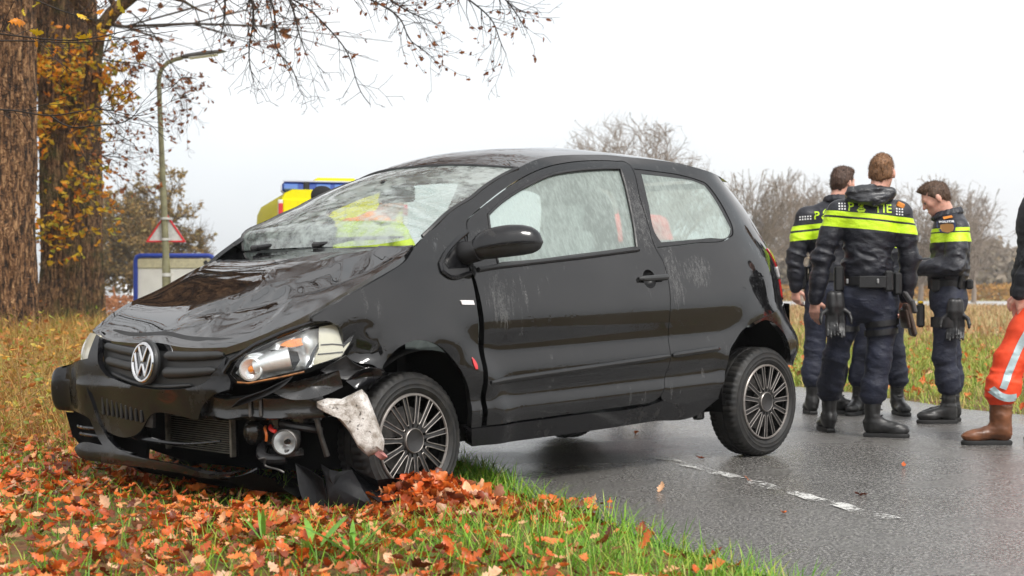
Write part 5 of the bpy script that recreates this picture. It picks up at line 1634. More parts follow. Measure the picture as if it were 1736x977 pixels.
HOODM = cloth_mat("wet_hood_cloth", (.020, .021, .026), .30, coat=.3)
JCOL = (.009, .010, .017)
OFFICERS = "police officers talking on the road"
# --- officer in the middle, seen from behind
jm = cloth_mat("officer_jacket_middle", JCOL, .50, [(1.368, 1.397), (1.298, 1.355)], -.10, coat=.12)
root, jk, v, rt, fr_, waist, T3 = person((2.161, 9.72, 0), "officer with ginger hair and folded hood standing with his back turned", dict(
    head=(.155, .03, 1.650), face=(.35, .93, -.10), front=(.10, 1),
    shL=(-.125, .0, 1.425), shR=(.262, -.01, 1.418), elL=(-.216, .02, 1.13), elR=(.318, .0, 1.12), wrL=(-.258, .05, .865), wrR=(.312, .06, .875),
    waist=(.062, .02, 1.02), hipL=(-.045, .04, .86), hipR=(.165, .02, .86), knL=(-.105, .17, .50), knR=(.130, .0, .50), anL=(-.115, .33, .09), anR=(.090, .0, .09),
    toeL=(-.05, 1), toeR=(.95, -.28), hands=dict(L=((-.05, .05, -1), (.5, .8, 0), (.75, -.55, 0), .30), R=((0, .25, -1), (-1, 0, 0), (.2, 1, 0), .4))),
    jm, NAVY, hair_mat("ginger_hair", (.21, .105, .048)), group=OFFICERS, hood=True)
bk = -fr_
def at_waist(a, d=.0, z=-.045, e=.0):
    return waist + np.array([0, 0, z]) + rt * (.172 + e) * math.cos(a) + fr_ * (.142 + e) * math.sin(a)
pouch(root, "pouch", at_waist(-.95, e=.02), (.055, .045, .13), BELT, rt, fr_)
pouch(root, "pouch", at_waist(-.45, e=.02, z=-.06), (.05, .06, .14), BELT, rt, fr_)
pouch(root, "radio", at_waist(-2.75, e=.025, z=-.03), (.06, .05, .16), BELT, rt, fr_)
Geo().box(tuple(at_waist(-1.5, e=.012, z=-.05)), (.17, .012, .075), Matrix(((rt[0], fr_[0], 0), (rt[1], fr_[1], 0), (0, 0, 1))), .006).make("back_pad", BELT, root)
for a in (-1.35, -2.35, -.85):
    Geo().box(tuple(at_waist(a, e=.024)), (.016, .016, .03), None, .004).make("buckle", STEEL, root)
g = Geo().box((.298, -.09, .735), (.035, .10, .21), Matrix.Rotation(R(-14), 3, 'Y'), .014).box((.275, -.06, .74), (.02, .18, .12), Matrix.Rotation(R(-10), 3, 'Y'), .008)
hol = g.make("holster", simple("worn_dark_leather", (.045, .026, .018), .4, var=.5, bumps=.2), root)
Geo().box((.292, -.10, .86), (.032, .05, .12), Matrix.Rotation(R(-34), 3, 'Y'), .012).box((.316, -.10, .82), (.03, .06, .09), Matrix.Rotation(R(-14), 3, 'Y'), .01).make("pistol_grip", simple("gun_metal", (.09, .085, .085), .35, metal=.5), hol)
for z in (.715, .66):
    c0 = v['hipR'] * (1 - (.86 - z) / .36) + v['knR'] * ((.86 - z) / .36)
    ring = [tuple(c0 + np.array([.104 * math.cos(a), .108 * math.sin(a), .012 * math.cos(a)])) for a in np.linspace(0, 2 * math.pi, 19)]
    Geo().grid([[(p[0], p[1], p[2] + d) for p in ring] for d in (-.018, .018)]).make("thigh_strap", BELT, root)
ring = [tuple(v['hipL'] * .5 + v['knL'] * .5 + np.array([.104 * math.cos(a), .104 * math.sin(a), .0])) for a in np.linspace(0, 2 * math.pi, 19)]
Geo().grid([[(p[0], p[1], p[2] + d) for p in ring] for d in (-.02, .02)]).make("thigh_strap", BELT, root)
glove(root, (-.155, -.055, .885), rt, fr_)
for c in ((.245, -.075, 1.445),):
    Geo().box(c, (.05, .02, .035), Matrix.Rotation(R(25), 3, 'Y'), .006).make("shoulder_tab", simple("orange_tab", (.7, .25, .04), .5), jk)
stick(jk, *blocks(3, 3, .0095, .0075), -.13, 1.418, WHITEP, fr_[:2], "check_print")
stick(jk, *blocks(3, 3, .0095, .0075), .222, 1.385, WHITEP, fr_[:2], "check_print", slope=-.1)
text_on(jk, "P", .075, -.075, 1.412, YELP, fr_[:2])
stick(jk, *flame(.055), -.022, 1.400, YELP, fr_[:2], "emblem_print")
text_on(jk, "TIE", .075, .085, 1.398, YELP, fr_[:2])
# --- officer on the left, seen from behind
jm = cloth_mat("officer_jacket_left", JCOL, .55, [(1.378, 1.412), (1.302, 1.362)], 0.10, coat=.08)
root, jk, v, rt, fr_, waist, T3 = person((2.296, 11.5, 0), "officer with short dark hair nearest the car standing behind the others", dict(
    head=(.150, .02, 1.712), face=(.8, .6, -.1), front=(.25, 1),
    shL=(-.130, .0, 1.475), shR=(.25, .0, 1.475), elL=(-.205, -.01, 1.165), elR=(.31, .02, 1.165), wrL=(-.195, .03, .935), wrR=(.27, .12, .97),
    waist=(.050, .02, 1.06), hipL=(-.035, .02, .90), hipR=(.135, .02, .90), knL=(-.055, .02, .50), knR=(.13, .06, .50), anL=(-.078, .0, .09), anR=(.10, .02, .09),
    toeL=(0, 1), toeR=(1, -.08), hands=dict(L=((.02, .1, -1), (.6, .6, 0), (.7, -.6, 0), .55), R=((-.3, .5, -1), (-1, 0, 0), (.2, 1, 0), .4))),
    jm, NAVY, hair_mat("dark_brown_hair", (.075, .040, .026)), group=OFFICERS)
pouch(root, "radio", waist - rt * .18 - np.array([0, 0, .05]), (.05, .07, .17), BELT, rt, fr_)
stick(jk, *blocks(5, 2, .0105, .0085), -.165, 1.432, WHITEP, fr_[:2], "check_print", slope=.06)
text_on(jk, "P", .082, -.062, 1.440, YELP, fr_[:2])
stick(jk, *flame(.060), -.008, 1.436, YELP, fr_[:2], "emblem_print")
text_on(jk, "LITIE", .082, .062, 1.446, YELP, fr_[:2])
# --- officer on the right, in profile, head bowed over something held in front of him
jm = cloth_mat("officer_jacket_right", JCOL, .50, [(1.322, 1.346), (1.250, 1.312)], 0.03, coat=.12)
root, jk, v, rt, fr_, waist, T3 = person((3.015, 10.8, 0), "officer in profile with bowed head and gloves hanging from his belt", dict(
    head=(-.078, .0, 1.556), face=(-1, .12, -.62), tilt=(-.5, 0, 1), front=(-1, .35),
    shL=(.030, -.165, 1.355), shR=(.050, .165, 1.36), elL=(-.010, -.235, 1.085), elR=(.0, .22, 1.10), wrL=(-.180, -.10, 1.065), wrR=(-.20, .10, 1.07),
    waist=(.005, .0, 1.00), hipL=(-.010, -.09, .85), hipR=(.030, .09, .85), knL=(-.045, -.09, .47), knR=(.040, .09, .47), anL=(-.012, -.09, .09), anR=(.065, .09, .09),
    toeL=(-1, -.02), toeR=(-1, .15), hands=dict(L=((-.9, .55, .1), (.3, .6, .5), (.1, 0, 1), .4), R=((-.8, -.6, .1), (.3, -.6, .5), (.1, 0, 1), .4))),
    jm, NAVY, hair_mat("brown_hair", (.085, .045, .025)), group=OFFICERS, hairline=.035)
pouch(root, "pouch", (-.105, -.105, .955), (.06, .05, .095), BELT, -fr_, rt)
pouch(root, "knife_case", (.055, -.145, .985), (.035, .03, .12), BELT, -fr_, rt, tilt=R(10))
pouch(root, "pouch", (.13, -.10, .96), (.05, .05, .07), BELT, -fr_, rt)
glove(root, (.012, -.165, .835), -fr_, rt)
g = Geo().box((-.195, -.05, .745), (.052, .05, .165), None, .014)
tz = g.make("stun_device_case", BELT, root)
Geo().box((-.195, -.05, .835), (.034, .036, .02), None, .008).make("yellow_grip", simple("yellow_grip", (.85, .55, .02), .5), tz)
ring = [tuple(np.array([-.028, -.09, .70]) + np.array([.106 * math.cos(a), .106 * math.sin(a), .0])) for a in np.linspace(0, 2 * math.pi, 19)]
Geo().grid([[(p[0], p[1], p[2] + d) for p in ring] for d in (-.035, .035)]).make("thigh_strap", BELT, root)
SHV = [(0, .0), (.035, .015), (.045, .05), (.040, .085), (.0, .095), (-.040, .085), (-.045, .05), (-.035, .015)]
stick(jk, SHV, [tuple(range(8))], -.048, 1.305, simple("shield_blue", (.03, .05, .14), .5), (0, 1), "shoulder_badge", .010)
stick(jk, [(a * .72, b * .68 + .006) for a, b in SHV], [tuple(range(8))], -.048, 1.305, simple("shield_gold", (.45, .22, .06), .5), (0, 1), "badge_field", .013)
text_on(jk, "POLITIE", .018, -.080, 1.382, WHITEP, (0, 1), lift=.014)
stick(jk, *blocks(5, 2, .011, .005), .085, 1.362, WHITEP, (-.3, 1), "check_print")
stick(jk, *flame(.055), .165, 1.360, YELP, (-.3, 1), "emblem_print")
stick(jk, [(0, 0), (.05, .012), (.05, .028), (0, .018)], [(0, 1, 2, 3)], -.055, 1.405, simple("orange_tab2", (.7, .25, .04), .5), (0, 1), "shoulder_tab", .012)
# --- fourth officer, mostly hidden
jm = cloth_mat("officer_jacket_hidden", JCOL, .55, [(1.30, 1.33), (1.23, 1.29)], 0)
person((2.700, 11.5, 0), "officer hidden behind the middle one with only his legs showing", dict(
    head=(.0, -.02, 1.52), face=(-.1, -1, -.2), front=(0, -1),
    shL=(.17, .0, 1.31), shR=(-.17, .0, 1.31), elL=(.19, -.05, 1.06), elR=(-.19, -.05, 1.06), wrL=(.06, -.2, 1.0), wrR=(-.06, -.2, 1.0),
    waist=(.0, .02, .94), hipL=(.085, .02, .81), hipR=(-.085, .02, .81), knL=(.115, -.02, .47), knR=(-.10, -.02, .47), anL=(.145, .0, .09), anR=(-.14, .0, .09),
    toeL=(.1, -1), toeR=(-.5, -.8)), jm, NAVY, hair_mat("hair_hidden", (.06, .035, .02)), group=OFFICERS, detail=False)
# --- man in orange trousers at the right edge
m_or = MB("orange_work_trousers", base=(.86, .065, .012), rough=.6)
v_ = m_or.coord()
f_ = m_or.noise(v_, 10, 4, .6)
m_or.base(m_or.mix(m_or.rng(f_, .3, .7, 0, 1), (.78, .050, .010), (.92, .085, .02)))
m_or.inp('Normal', m_or.bump(f_, .3, .015))
BROWN = simple("brown_boot_leather", (.15, .055, .022), .38, var=.45, vscale=10, bumps=.25, bscale=40)
DKSW = cloth_mat("dark_sweater", (.016, .017, .022), .75)
root, jk, v, rt, fr_, waist, T3 = person((3.115, 9.34, 0), "worker in orange reflective trousers and brown boots at the edge of the picture", dict(
    head=(.06, .0, 1.66), face=(-1, -.1, -.1), front=(-1, .1),
    shL=(.045, -.19, 1.42), shR=(.07, .19, 1.42), elL=(-.055, -.215, 1.12), elR=(.06, .24, 1.12), wrL=(-.120, -.15, .900), wrR=(-.02, .20, .90),
    waist=(.045, .0, 1.02), hipL=(.035, -.10, .84), hipR=(.06, .10, .84), knL=(-.16, -.10, .50), knR=(.14, .10, .46), anL=(-.215, -.10, .09), anR=(.24, .12, .09),
    toeL=(-1, -.06), toeR=(-1, .1), hands=dict(L=((.25, .15, -1), (0, 1, 0), (-1, 0, 0), .3), R=((.0, .0, -1), (0, -1, 0), (-1, 0, 0), .3))),
    DKSW, m_or.m, hair_mat("dark_hair_edge", (.05, .03, .02)), boots=BROWN, belt=False, trouser_fat=1.22, boot_top=.255, tuck=.215, hem=np.array([.045, 0, .985]))
tr = [o for o in root.children if o.name.startswith("trousers")][0]
RSTR = simple("reflective_tape", (.50, .62, .64), .35, metal=.3, var=.1)
BELT_C = RSTR
def tape(pts, w, name, mat, y0=(0, 1)):
    V = []; F = []
    pts = polyline([(a, 0, b) for a, b in pts], 40)
    for i, p in enumerate(pts):
        d = pts[min(i + 1, 39)] - pts[max(i - 1, 0)]; d /= np.linalg.norm(d)
        nrm = np.array([d[2], 0, -d[0]])
        for e in (-1, -.33, .33, 1): V.append(((p + nrm * w * e)[0], (p + nrm * w * e)[2]))
    for i in range(39):
        for j in range(3): F.append((4 * i + j, 4 * i + j + 1, 4 * i + j + 5, 4 * i + j + 4))
    return stick(tr, V, F, 0, 0, mat, y0, name, .006)
tape([(.02, .95), (-.025, .82), (-.10, .66), (-.165, .52), (-.205, .42), (-.235, .34)], .020, "reflective_stripe", RSTR)
tape([(-.295, .34), (-.25, .300), (-.19, .285), (-.145, .29)], .022, "reflective_stripe", RSTR)
tape([(-.085, .735), (-.03, .72), (.03, .70), (.04, .695)], .022, "pocket_flap", m_or.m)
tape([(.0, .64), (.004, .60)], .008, "label", BELT)
# --- crew beyond the car
YELJ = cloth_mat("yellow_green_coat", (.44, .55, .03), .55, [(1.40, 1.62)], 0, (.88, .26, .03), noise_amt=.15)
BLK = simple("black_knit", (.012, .012, .013), .9, bumps=.3, bscale=160)
person((-.93, 10.9, 0), "ambulance worker in yellow coat with orange shoulders behind the windscreen", dict(
    head=(.09, -.05, 1.53), face=(.6, -.7, -.5), tilt=(.4, -.2, 1), front=(.5, -1),
    shL=(.14, -.05, 1.33), shR=(-.22, -.02, 1.36), elL=(.24, -.18, 1.10), elR=(-.26, -.14, 1.08), wrL=(.18, -.36, 1.0), wrR=(-.18, -.34, 1.0),
    waist=(-.03, .08, .98), hipL=(.08, .10, .84), hipR=(-.12, .10, .84), knL=(.10, .05, .48), knR=(-.14, .05, .48), anL=(.10, .08, .09), anR=(-.14, .08, .09),
    toeL=(.3, -1), toeR=(0, -1), hands=dict(L=((-.2, -.9, -.3), (0, .2, -1), (-1, 0, 0), .4), R=((.2, -.9, -.3), (0, .2, -1), (1, 0, 0), .4))),
    YELJ, NAVY, hair_mat("brown_hair_crew", (.10, .06, .03)), detail=False, h=.013)
REDJ = cloth_mat("red_coat", (.72, .05, .03), .55, [(1.20, 1.26)], 0, (.7, .72, .7), noise_amt=.15)
person((.88, 11.3, 0), "helper in red coat seen through the side windows of the car", dict(
    head=(.0, .0, 1.62), face=(.3, -1, -.2), front=(.3, -1),
    shL=(.19, .0, 1.40), shR=(-.19, .0, 1.40), elL=(.25, .0, 1.12), elR=(-.25, .0, 1.12), wrL=(.22, -.12, .92), wrR=(-.22, -.12, .92),
    waist=(.0, .02, 1.0), hipL=(.09, .02, .86), hipR=(-.09, .02, .86), knL=(.1, .0, .49), knR=(-.1, .0, .49), anL=(.11, .02, .09), anR=(-.11, .02, .09),
    toeL=(.3, -1), toeR=(-.2, -1)), REDJ, NAVY, hair_mat("hair_red", (.06, .035, .02)), detail=False, h=.013)
DKJ = cloth_mat("dark_coat", (.014, .015, .02), .5)
person((-1.66, 13.7, 0), "onlooker in a black knitted cap in front of the ambulance", dict(
    head=(.0, .0, 1.695), face=(.9, .4, -.15), front=(.6, 1),
    shL=(-.19, .0, 1.40), shR=(.19, .0, 1.40), elL=(-.25, .0, 1.12), elR=(.25, .0, 1.12), wrL=(-.22, .12, .92), wrR=(.22, .12, .92),
    waist=(.0, .02, 1.0), hipL=(-.09, .02, .86), hipR=(.09, .02, .86), knL=(-.1, .0, .49), knR=(.1, .0, .49), anL=(-.11, .02, .09), anR=(.11, .02, .09),
    toeL=(-.2, 1), toeR=(.3, 1)), DKJ, NAVY, hair_mat("hair_cap", (.06, .035, .02)), detail=False, h=.013, cap=BLK)

# ================================================================== VEGETATION
rnd = random.Random(11)
rg = np.random.default_rng(5)
def bark_mat(name, c0, c1, c2, sc=1.0, moss=None):
    m = MB(name, rough=.85)
    p = m.coord(scale=(1, 1, .20))
    wob = m.noise(m.coord(), 6, 3, .6, out=1)
    pw = m.n("ShaderNodeMix", {0: .22, 4: p, 5: wob}, data_type='VECTOR').outputs[1]
    crack = m.n("ShaderNodeTexVoronoi", {'Vector': pw, 'Scale': 13 * sc}, feature='DISTANCE_TO_EDGE').outputs[0]
    n = m.noise(p, 22 * sc, 5, .7)
    n2 = m.noise(m.coord(), 2.2, 4, .6)
    n3 = m.noise(m.coord(scale=(1, 1, .5)), 60 * sc, 3, .65)
    plate = m.rng(crack, .02, .22, 0, 1)
    c = m.ramp(m.math('ADD', m.math('MULTIPLY', n, .92), m.math('MULTIPLY', plate, .10)), [(.40, c0), (.53, c1), (.68, c2)])
    if moss:
        c = m.mix(m.math('MULTIPLY', m.rng(n2, .48, .68, 0, .8), m.rng(n3, .35, .6, .3, 1)), c, moss)
    m.base(c)
    m.inp('Normal', m.bump(m.math('ADD', m.math('MULTIPLY', plate, .45), m.math('ADD', n, m.math('MULTIPLY', n3, .4))), 1.0, .06))
    return m.m
BARK1 = bark_mat("oak_bark_brown", (.024, .012, .006), (.25, .12, .05), (.66, .39, .19))
BARK2 = bark_mat("oak_bark_dark", (.022, .012, .007), (.18, .09, .042), (.46, .27, .13), moss=(.09, .11, .022))
TWIG = simple("twig_bark", (.030, .020, .014), .8, var=.3)
PALETWIG = simple("bare_crown_twigs", (.15, .115, .09), .9, var=.25)
def leaf_mat(name, stops, trans=.25, rough=.45):
    m = MB(name, rough=rough)
    g = m.n("ShaderNodeNewGeometry")
    oi = m.n("ShaderNodeObjectInfo")
    f = m.math('FRACT', m.math('ADD', g.outputs['Random Per Island'], oi.outputs['Random']))
    c = m.ramp(f, stops)
    n = m.noise(m.coord(), 55, 3, .6)
    c = m.mix(m.rng(n, .35, .7, 0, .35), c, (.10, .035, .012))
    m.base(c)
    tl = m.n("ShaderNodeBsdfTranslucent", {'Color': c})
    mx = m.n("ShaderNodeMixShader", {0: trans, 1: m.b.outputs[0], 2: tl.outputs[0]})
    m.link(mx.outputs[0], m.out.inputs[0])
    return m.m
LITTER = leaf_mat("fallen_oak_leaf", [(.0, (.09, .020, .008)), (.10, (.20, .035, .008)), (.22, (.50, .080, .012)), (.36, (.78, .17, .020)), (.52, (.62, .095, .012)), (.68, (.84, .27, .06)), (.80, (.86, .52, .30)), (.9, (.22, .040, .010)), (1, (.70, .22, .03))], .15, .40)
AUTUMN = leaf_mat("autumn_oak_leaf", [(.0, (.85, .26, .012)), (.3, (.95, .42, .015)), (.5, (.93, .58, .02)), (.70, (.75, .55, .03)), (.85, (.32, .36, .03)), (1, (.80, .20, .012))], .30)
RUST = leaf_mat("rusty_hanging_leaf", [(.0, (.16, .045, .012)), (.4, (.30, .085, .018)), (.7, (.42, .14, .025)), (1, (.20, .07, .02))], .30)
GRASSM = leaf_mat("verge_grass", [(.0, (.085, .25, .014)), (.4, (.16, .42, .022)), (.7, (.28, .54, .035)), (.9, (.48, .60, .08)), (1, (.55, .45, .15))], .30)
FARGRASS = leaf_mat("field_verge_grass", [(.0, (.15, .28, .03)), (.35, (.28, .42, .05)), (.6, (.46, .48, .09)), (.85, (.56, .42, .14)), (1, (.18, .32, .03))], .25, .7)
STUBM = leaf_mat("field_stubble", [(.0, (.30, .16, .07)), (.4, (.46, .28, .13)), (.75, (.58, .40, .21)), (1, (.28, .26, .07))], .1, .8)
STRAW = leaf_mat("dry_stem", [(.0, (.26, .13, .05)), (.5, (.46, .27, .10)), (1, (.60, .44, .18))], .1, .7)
STRAWG = leaf_mat("straw_grass", [(.0, (.42, .19, .045)), (.3, (.58, .32, .08)), (.55, (.60, .42, .14)), (.78, (.34, .36, .06)), (1, (.38, .14, .03))], .3, .7)
BRAMB = leaf_mat("undergrowth_leaf", [(.0, (.46, .13, .025)), (.25, (.58, .22, .045)), (.45, (.70, .38, .05)), (.62, (.44, .42, .05)), (.82, (.16, .30, .03)), (1, (.30, .09, .02))], .25)
PLANTM = leaf_mat("broad_green_leaf", [(.0, (.12, .34, .035)), (1, (.22, .48, .06))], .25, .35)

class Tri:
    """numpy batches joined into one mesh"""
    def __init__(s): s.v = []; s.f = []; s.n = 0
    def add(s, V, F):
        V = np.asarray(V, float).reshape(-1, 3); F = np.asarray(F, int)
        s.v.append(V); s.f.append(F + s.n); s.n += len(V)
    def make(s, name, mat, parent=None, smooth=True):
        V = np.concatenate(s.v)
        me = bpy.data.meshes.new(name)
        me.vertices.add(len(V)); me.vertices.foreach_set('co', V.ravel())
        tot = sum(f.size for f in s.f)
        me.loops.add(tot); me.loops.foreach_set('vertex_index', np.concatenate([f.ravel() for f in s.f]))
        cnt = np.concatenate([np.full(len(f), f.shape[1]) for f in s.f])
        me.polygons.add(len(cnt))
        me.polygons.foreach_set('loop_start', np.concatenate([[0], np.cumsum(cnt)[:-1]]))
        me.polygons.foreach_set('loop_total', cnt)
        me.update(calc_edges=True)
        if smooth: me.polygons.foreach_set('use_smooth', np.ones(len(cnt), bool))
        me.materials.append(mat)
        o = bpy.data.objects.new(name, me); COL.objects.link(o)
        if parent: o.parent = parent
        return o
def seg_tubes(T, A, B, ra, rb, n=4):
    """tapered prisms between point arrays"""
    A = np.asarray(A, float); B = np.asarray(B, float); ra = np.asarray(ra)[:, None]; rb = np.asarray(rb)[:, None]
    d = B - A; L = np.linalg.norm(d, axis=1)[:, None] + 1e-9; d = d / L
    up = np.where(np.abs(d[:, 2:3]) < .9, np.array([[0, 0, 1.0]]), np.array([[1.0, 0, 0]]))
    u = np.cross(d, up); u /= np.linalg.norm(u, axis=1)[:, None]; v = np.cross(u, d)
    m = len(A); V = np.zeros((m, 2 * n, 3))
    for k in range(n):
        t = 2 * math.pi * k / n
        o = u * math.cos(t) + v * math.sin(t)
        V[:, k] = A + o * ra; V[:, n + k] = B + o * rb
    base = (np.arange(m) * 2 * n)[:, None, None]
    q = np.array([[k, (k + 1) % n, n + (k + 1) % n, n + k] for k in range(n)])[None]
    T.add(V, (base + q).reshape(-1, 4))
# oak leaf outline (half), length 1
_oak = [(.0, .012), (.10, .03), (.20, .15), (.27, .09), (.38, .24), (.46, .14), (.58, .29), (.67, .17), (.77, .24), (.86, .13), (.95, .10), (1.0, .0)]
_simple = [(.0, .01), (.15, .16), (.4, .26), (.7, .20), (.9, .08), (1.0, .0)]
_narrow = [(.0, .02), (.25, .07), (.55, .095), (.8, .06), (1.0, .0)]
def leaf_shape(half, curl=.25, fold=.2, seed=0):
    r = random.Random(seed)
    V = []; F = []
    n = len(half)
    c2 = curl * r.uniform(.3, 1.3); f2 = fold * r.uniform(-.6, 1.4); tw = r.uniform(-.5, .5)
    for x, w_ in half:
        for s in (-1, 0, 1):
            y = w_ * s * r.uniform(.85, 1.12) if s else 0
            z = c2 * (x - .4)**2 * 1.6 + f2 * abs(y) * 1.6 + tw * y * x + .06 * r.uniform(-1, 1) * (1 if s else .4) * (0 if x < .05 else 1)
            V.append((x - .5, y, z - .1 * c2))
    for i in range(n - 1):
        for s in (0, 1):
            F.append((3 * i + s, 3 * i + s + 1, 3 * i + s + 4, 3 * i + s + 3))
    return np.array(V), np.array(F)
OAKS = [leaf_shape(_oak, .5, .35, k) for k in range(10)]
LEAVES = [leaf_shape(_simple, .4, .3, k) for k in range(6)]
def frames(n, tilt, rng_):
    """random rotations: about z, then leaning by up to tilt"""
    a = rng_.uniform(0, 2 * math.pi, n); b = rng_.normal(0, tilt, n); c = rng_.normal(0, tilt, n)
    ca, sa, cb, sb, cc, sc = np.cos(a), np.sin(a), np.cos(b), np.sin(b), np.cos(c), np.sin(c)
    Rz = np.zeros((n, 3, 3)); Rz[:, 0, 0] = ca; Rz[:, 0, 1] = -sa; Rz[:, 1, 0] = sa; Rz[:, 1, 1] = ca; Rz[:, 2, 2] = 1
    Rx = np.zeros((n, 3, 3)); Rx[:, 0, 0] = 1; Rx[:, 1, 1] = cb; Rx[:, 1, 2] = -sb; Rx[:, 2, 1] = sb; Rx[:, 2, 2] = cb
    Ry = np.zeros((n, 3, 3)); Ry[:, 1, 1] = 1; Ry[:, 0, 0] = cc; Ry[:, 0, 2] = sc; Ry[:, 2, 0] = -sc; Ry[:, 2, 2] = cc
    return Rz @ Rx @ Ry
def scatter(T, shapes, P, size, Rm, rng_):
    k = rng_.integers(0, len(shapes), len(P))
    for j, (V, F) in enumerate(shapes):
        m = np.where(k == j)[0]
        if not len(m): continue
        W_ = np.einsum('nij,vj->nvi', Rm[m], V) * np.asarray(size)[m][:, None, None] + P[m][:, None]
        T.add(W_.reshape(-1, 3), (np.arange(len(m)) * len(V))[:, None, None] + F[None])
    for f in range(len(T.f)): T.f[f] = T.f[f].reshape(-1, T.f[f].shape[-1])
def in_view(P, mx=1.02):
    u = P[:, 0] / np.maximum(P[:, 1], .1) * 2640 / 868; v_ = (P[:, 2] - .92) / np.maximum(P[:, 1], .1) * 2640 / 488
    return (P[:, 1] > .5) & (np.abs(u) < mx) & (np.abs(v_) < mx)

# ------------------------------------------------------------------ branching
def grow(segs, tips, p, d, r, L, lev, prm, rr):
    """recursive branch: wiggles, droops, forks"""
    n = max(2, int(L / prm['step']))
    d = Vector(d).normalized(); p = Vector(p)
    st_ = L / n
    r0 = r
    for i in range(n):
        f = (i + 1) / n
        d2 = d + Vector((rr.gauss(0, 1), rr.gauss(0, 1), rr.gauss(0, 1))) * prm['wig'] + Vector((0, 0, prm['grav'][min(lev, len(prm['grav']) - 1)])) * st_
        d = d2.normalized()
        q = p + d * st_
        r1 = r0 * (1 - f * .75) if lev else r0 * (1 - f * .6)
        segs.append((p.copy(), q.copy(), r * 1.0, max(r1, prm['rmin'])))
        r = max(r1, prm['rmin'])
        p = q
        if lev < prm['lev'] and f > prm['bare'][min(lev, len(prm['bare']) - 1)]:
            for _ in range(prm['kids'][min(lev, len(prm['kids']) - 1)]):
                if rr.random() < prm['prob'][min(lev, len(prm['prob']) - 1)]:
                    ax = d.orthogonal().normalized()
                    ax.rotate(Matrix.Rotation(rr.uniform(0, 2 * math.pi), 3, d))
                    dd = d.copy(); dd.rotate(Matrix.Rotation(R(rr.uniform(*prm['ang'])), 3, ax))
                    grow(segs, tips, p, dd, max(r * .62, prm['rmin']), L * rr.uniform(*prm['len']) * (1.1 - .5 * f), lev + 1, prm, rr)
    tips.append((p.copy(), d.copy(), lev))
def segs_mesh(segs, name, mat, parent, kind=None):
    T = Tri()
    A = np.array([s[0] for s in segs]); B = np.array([s[1] for s in segs]); ra = np.array([s[2] for s in segs]); rb = np.array([s[3] for s in segs])
    big = ra > .02
    for m, n in ((big, 7), (~big, 3)):
        if m.any(): seg_tubes(T, A[m], B[m] + (B[m] - A[m]) * .04, ra[m], rb[m], n)
    o = T.make(name, mat, parent)
    if kind: o['kind'] = kind
    return o
def trunk_mesh(name, path, rad, mat, parent, bump=.035, nseg=110, freq=1.0):
    """furrowed trunk: real ridges running up a bent tapering stem"""
    n2 = 130
    Pp = polyline(path, n2); rr_ = np.interp(np.linspace(0, 1, n2), np.linspace(0, 1, len(rad)), rad)
    G = np.zeros((n2, nseg, 3))
    th = np.linspace(0, 2 * math.pi, nseg, endpoint=False)
    for i in range(n2):
        z = Pp[i, 2]
        x_, y_ = np.cos(th), np.sin(th)
        k = rr_[i] / .4
        nn = fbm(x_ * 7 * k * freq + z * .35, y_ * 7 * k * freq, np.full(nseg, z * 1.1), 3)
        ridge_ = 1 - np.abs(nn) * 2
        root = .10 * np.exp(-(z - Pp[0, 2]) / .5) * (1 + .6 * np.sin(th * 5 + 1))
        r = rr_[i] * (1 + root) + bump * ridge_ + .02 * fbm(x_ * 1.5, y_ * 1.5, np.full(nseg, z * .8), 2)
        G[i, :, 0] = Pp[i, 0] + r * x_; G[i, :, 1] = Pp[i, 1] + r * y_; G[i, :, 2] = z
    idx = np.arange(n2 * nseg).reshape(n2, nseg)
    F = np.stack([idx[:-1], np.roll(idx, -1, 1)[:-1], np.roll(idx, -1, 1)[1:], idx[1:]], -1).reshape(-1, 4)
    T = Tri(); T.add(G, F)
    return T.make(name, mat, parent)
def leaf_cloud(T, shapes, pts, dirs, size, rng_, hang=.6):
    n = len(pts)
    scatter(T, shapes, np.array(pts), rng_.uniform(*size, n), frames(n, hang, rng_), rng_)

# ---- the oaks at the left
def oak(loc, label, trunk, rad, bark, limbs, seed, crown, leaves=(), foliage_mat=None, group="oaks along the verge"):
    root = empty("oak_tree", loc, label, "tree", group)
    tr_ = trunk_mesh("trunk", trunk, rad, bark, root)
    rr = random.Random(seed)
    segs = []; tips = []
    for path, r0, r1 in limbs:
        pl = polyline(path, 14)
        for i in range(13):
            a = r0 + (r1 - r0) * i / 13; b = r0 + (r1 - r0) * (i + 1) / 13
            segs.append((Vector(pl[i]), Vector(pl[i + 1]), a, b))
        for i in range(4, 14):
            for _ in range(crown['n']):
                d = Vector(pl[min(i, 13)] - pl[i - 1]).normalized()
                ax = d.orthogonal().normalized(); ax.rotate(Matrix.Rotation(rr.uniform(0, 6.28), 3, d))
                d.rotate(Matrix.Rotation(R(rr.uniform(25, 70)), 3, ax))
                grow(segs, tips, pl[i], d, max(.012, (r0 + (r1 - r0) * i / 13) * .5), rr.uniform(*crown['L']), 1, crown['prm'], rr)
    if segs:
        for path, r0, r1 in limbs:
            Geo().tube(polyline(path, 20), list(np.linspace(r0, r1 * 1.05, 20)), 9).make("limb", bark, root)
        o = segs_mesh([s for s in segs if s[2] > .018], "branches", bark, root, "stuff")
        o2 = segs_mesh([s for s in segs if s[2] <= .018], "twigs", TWIG, root, "stuff")
    return root, segs, tips
CROWN = dict(n=2, L=(1.6, 3.2), prm=dict(step=.35, wig=.16, grav=(0, -.02, -.08, -.2), rmin=.0045, lev=4, bare=(.2, .15, .1, .1), kids=(1, 1, 1, 1), prob=(.9, .85, .7, .5), ang=(25, 65), len=(.38, .65)))
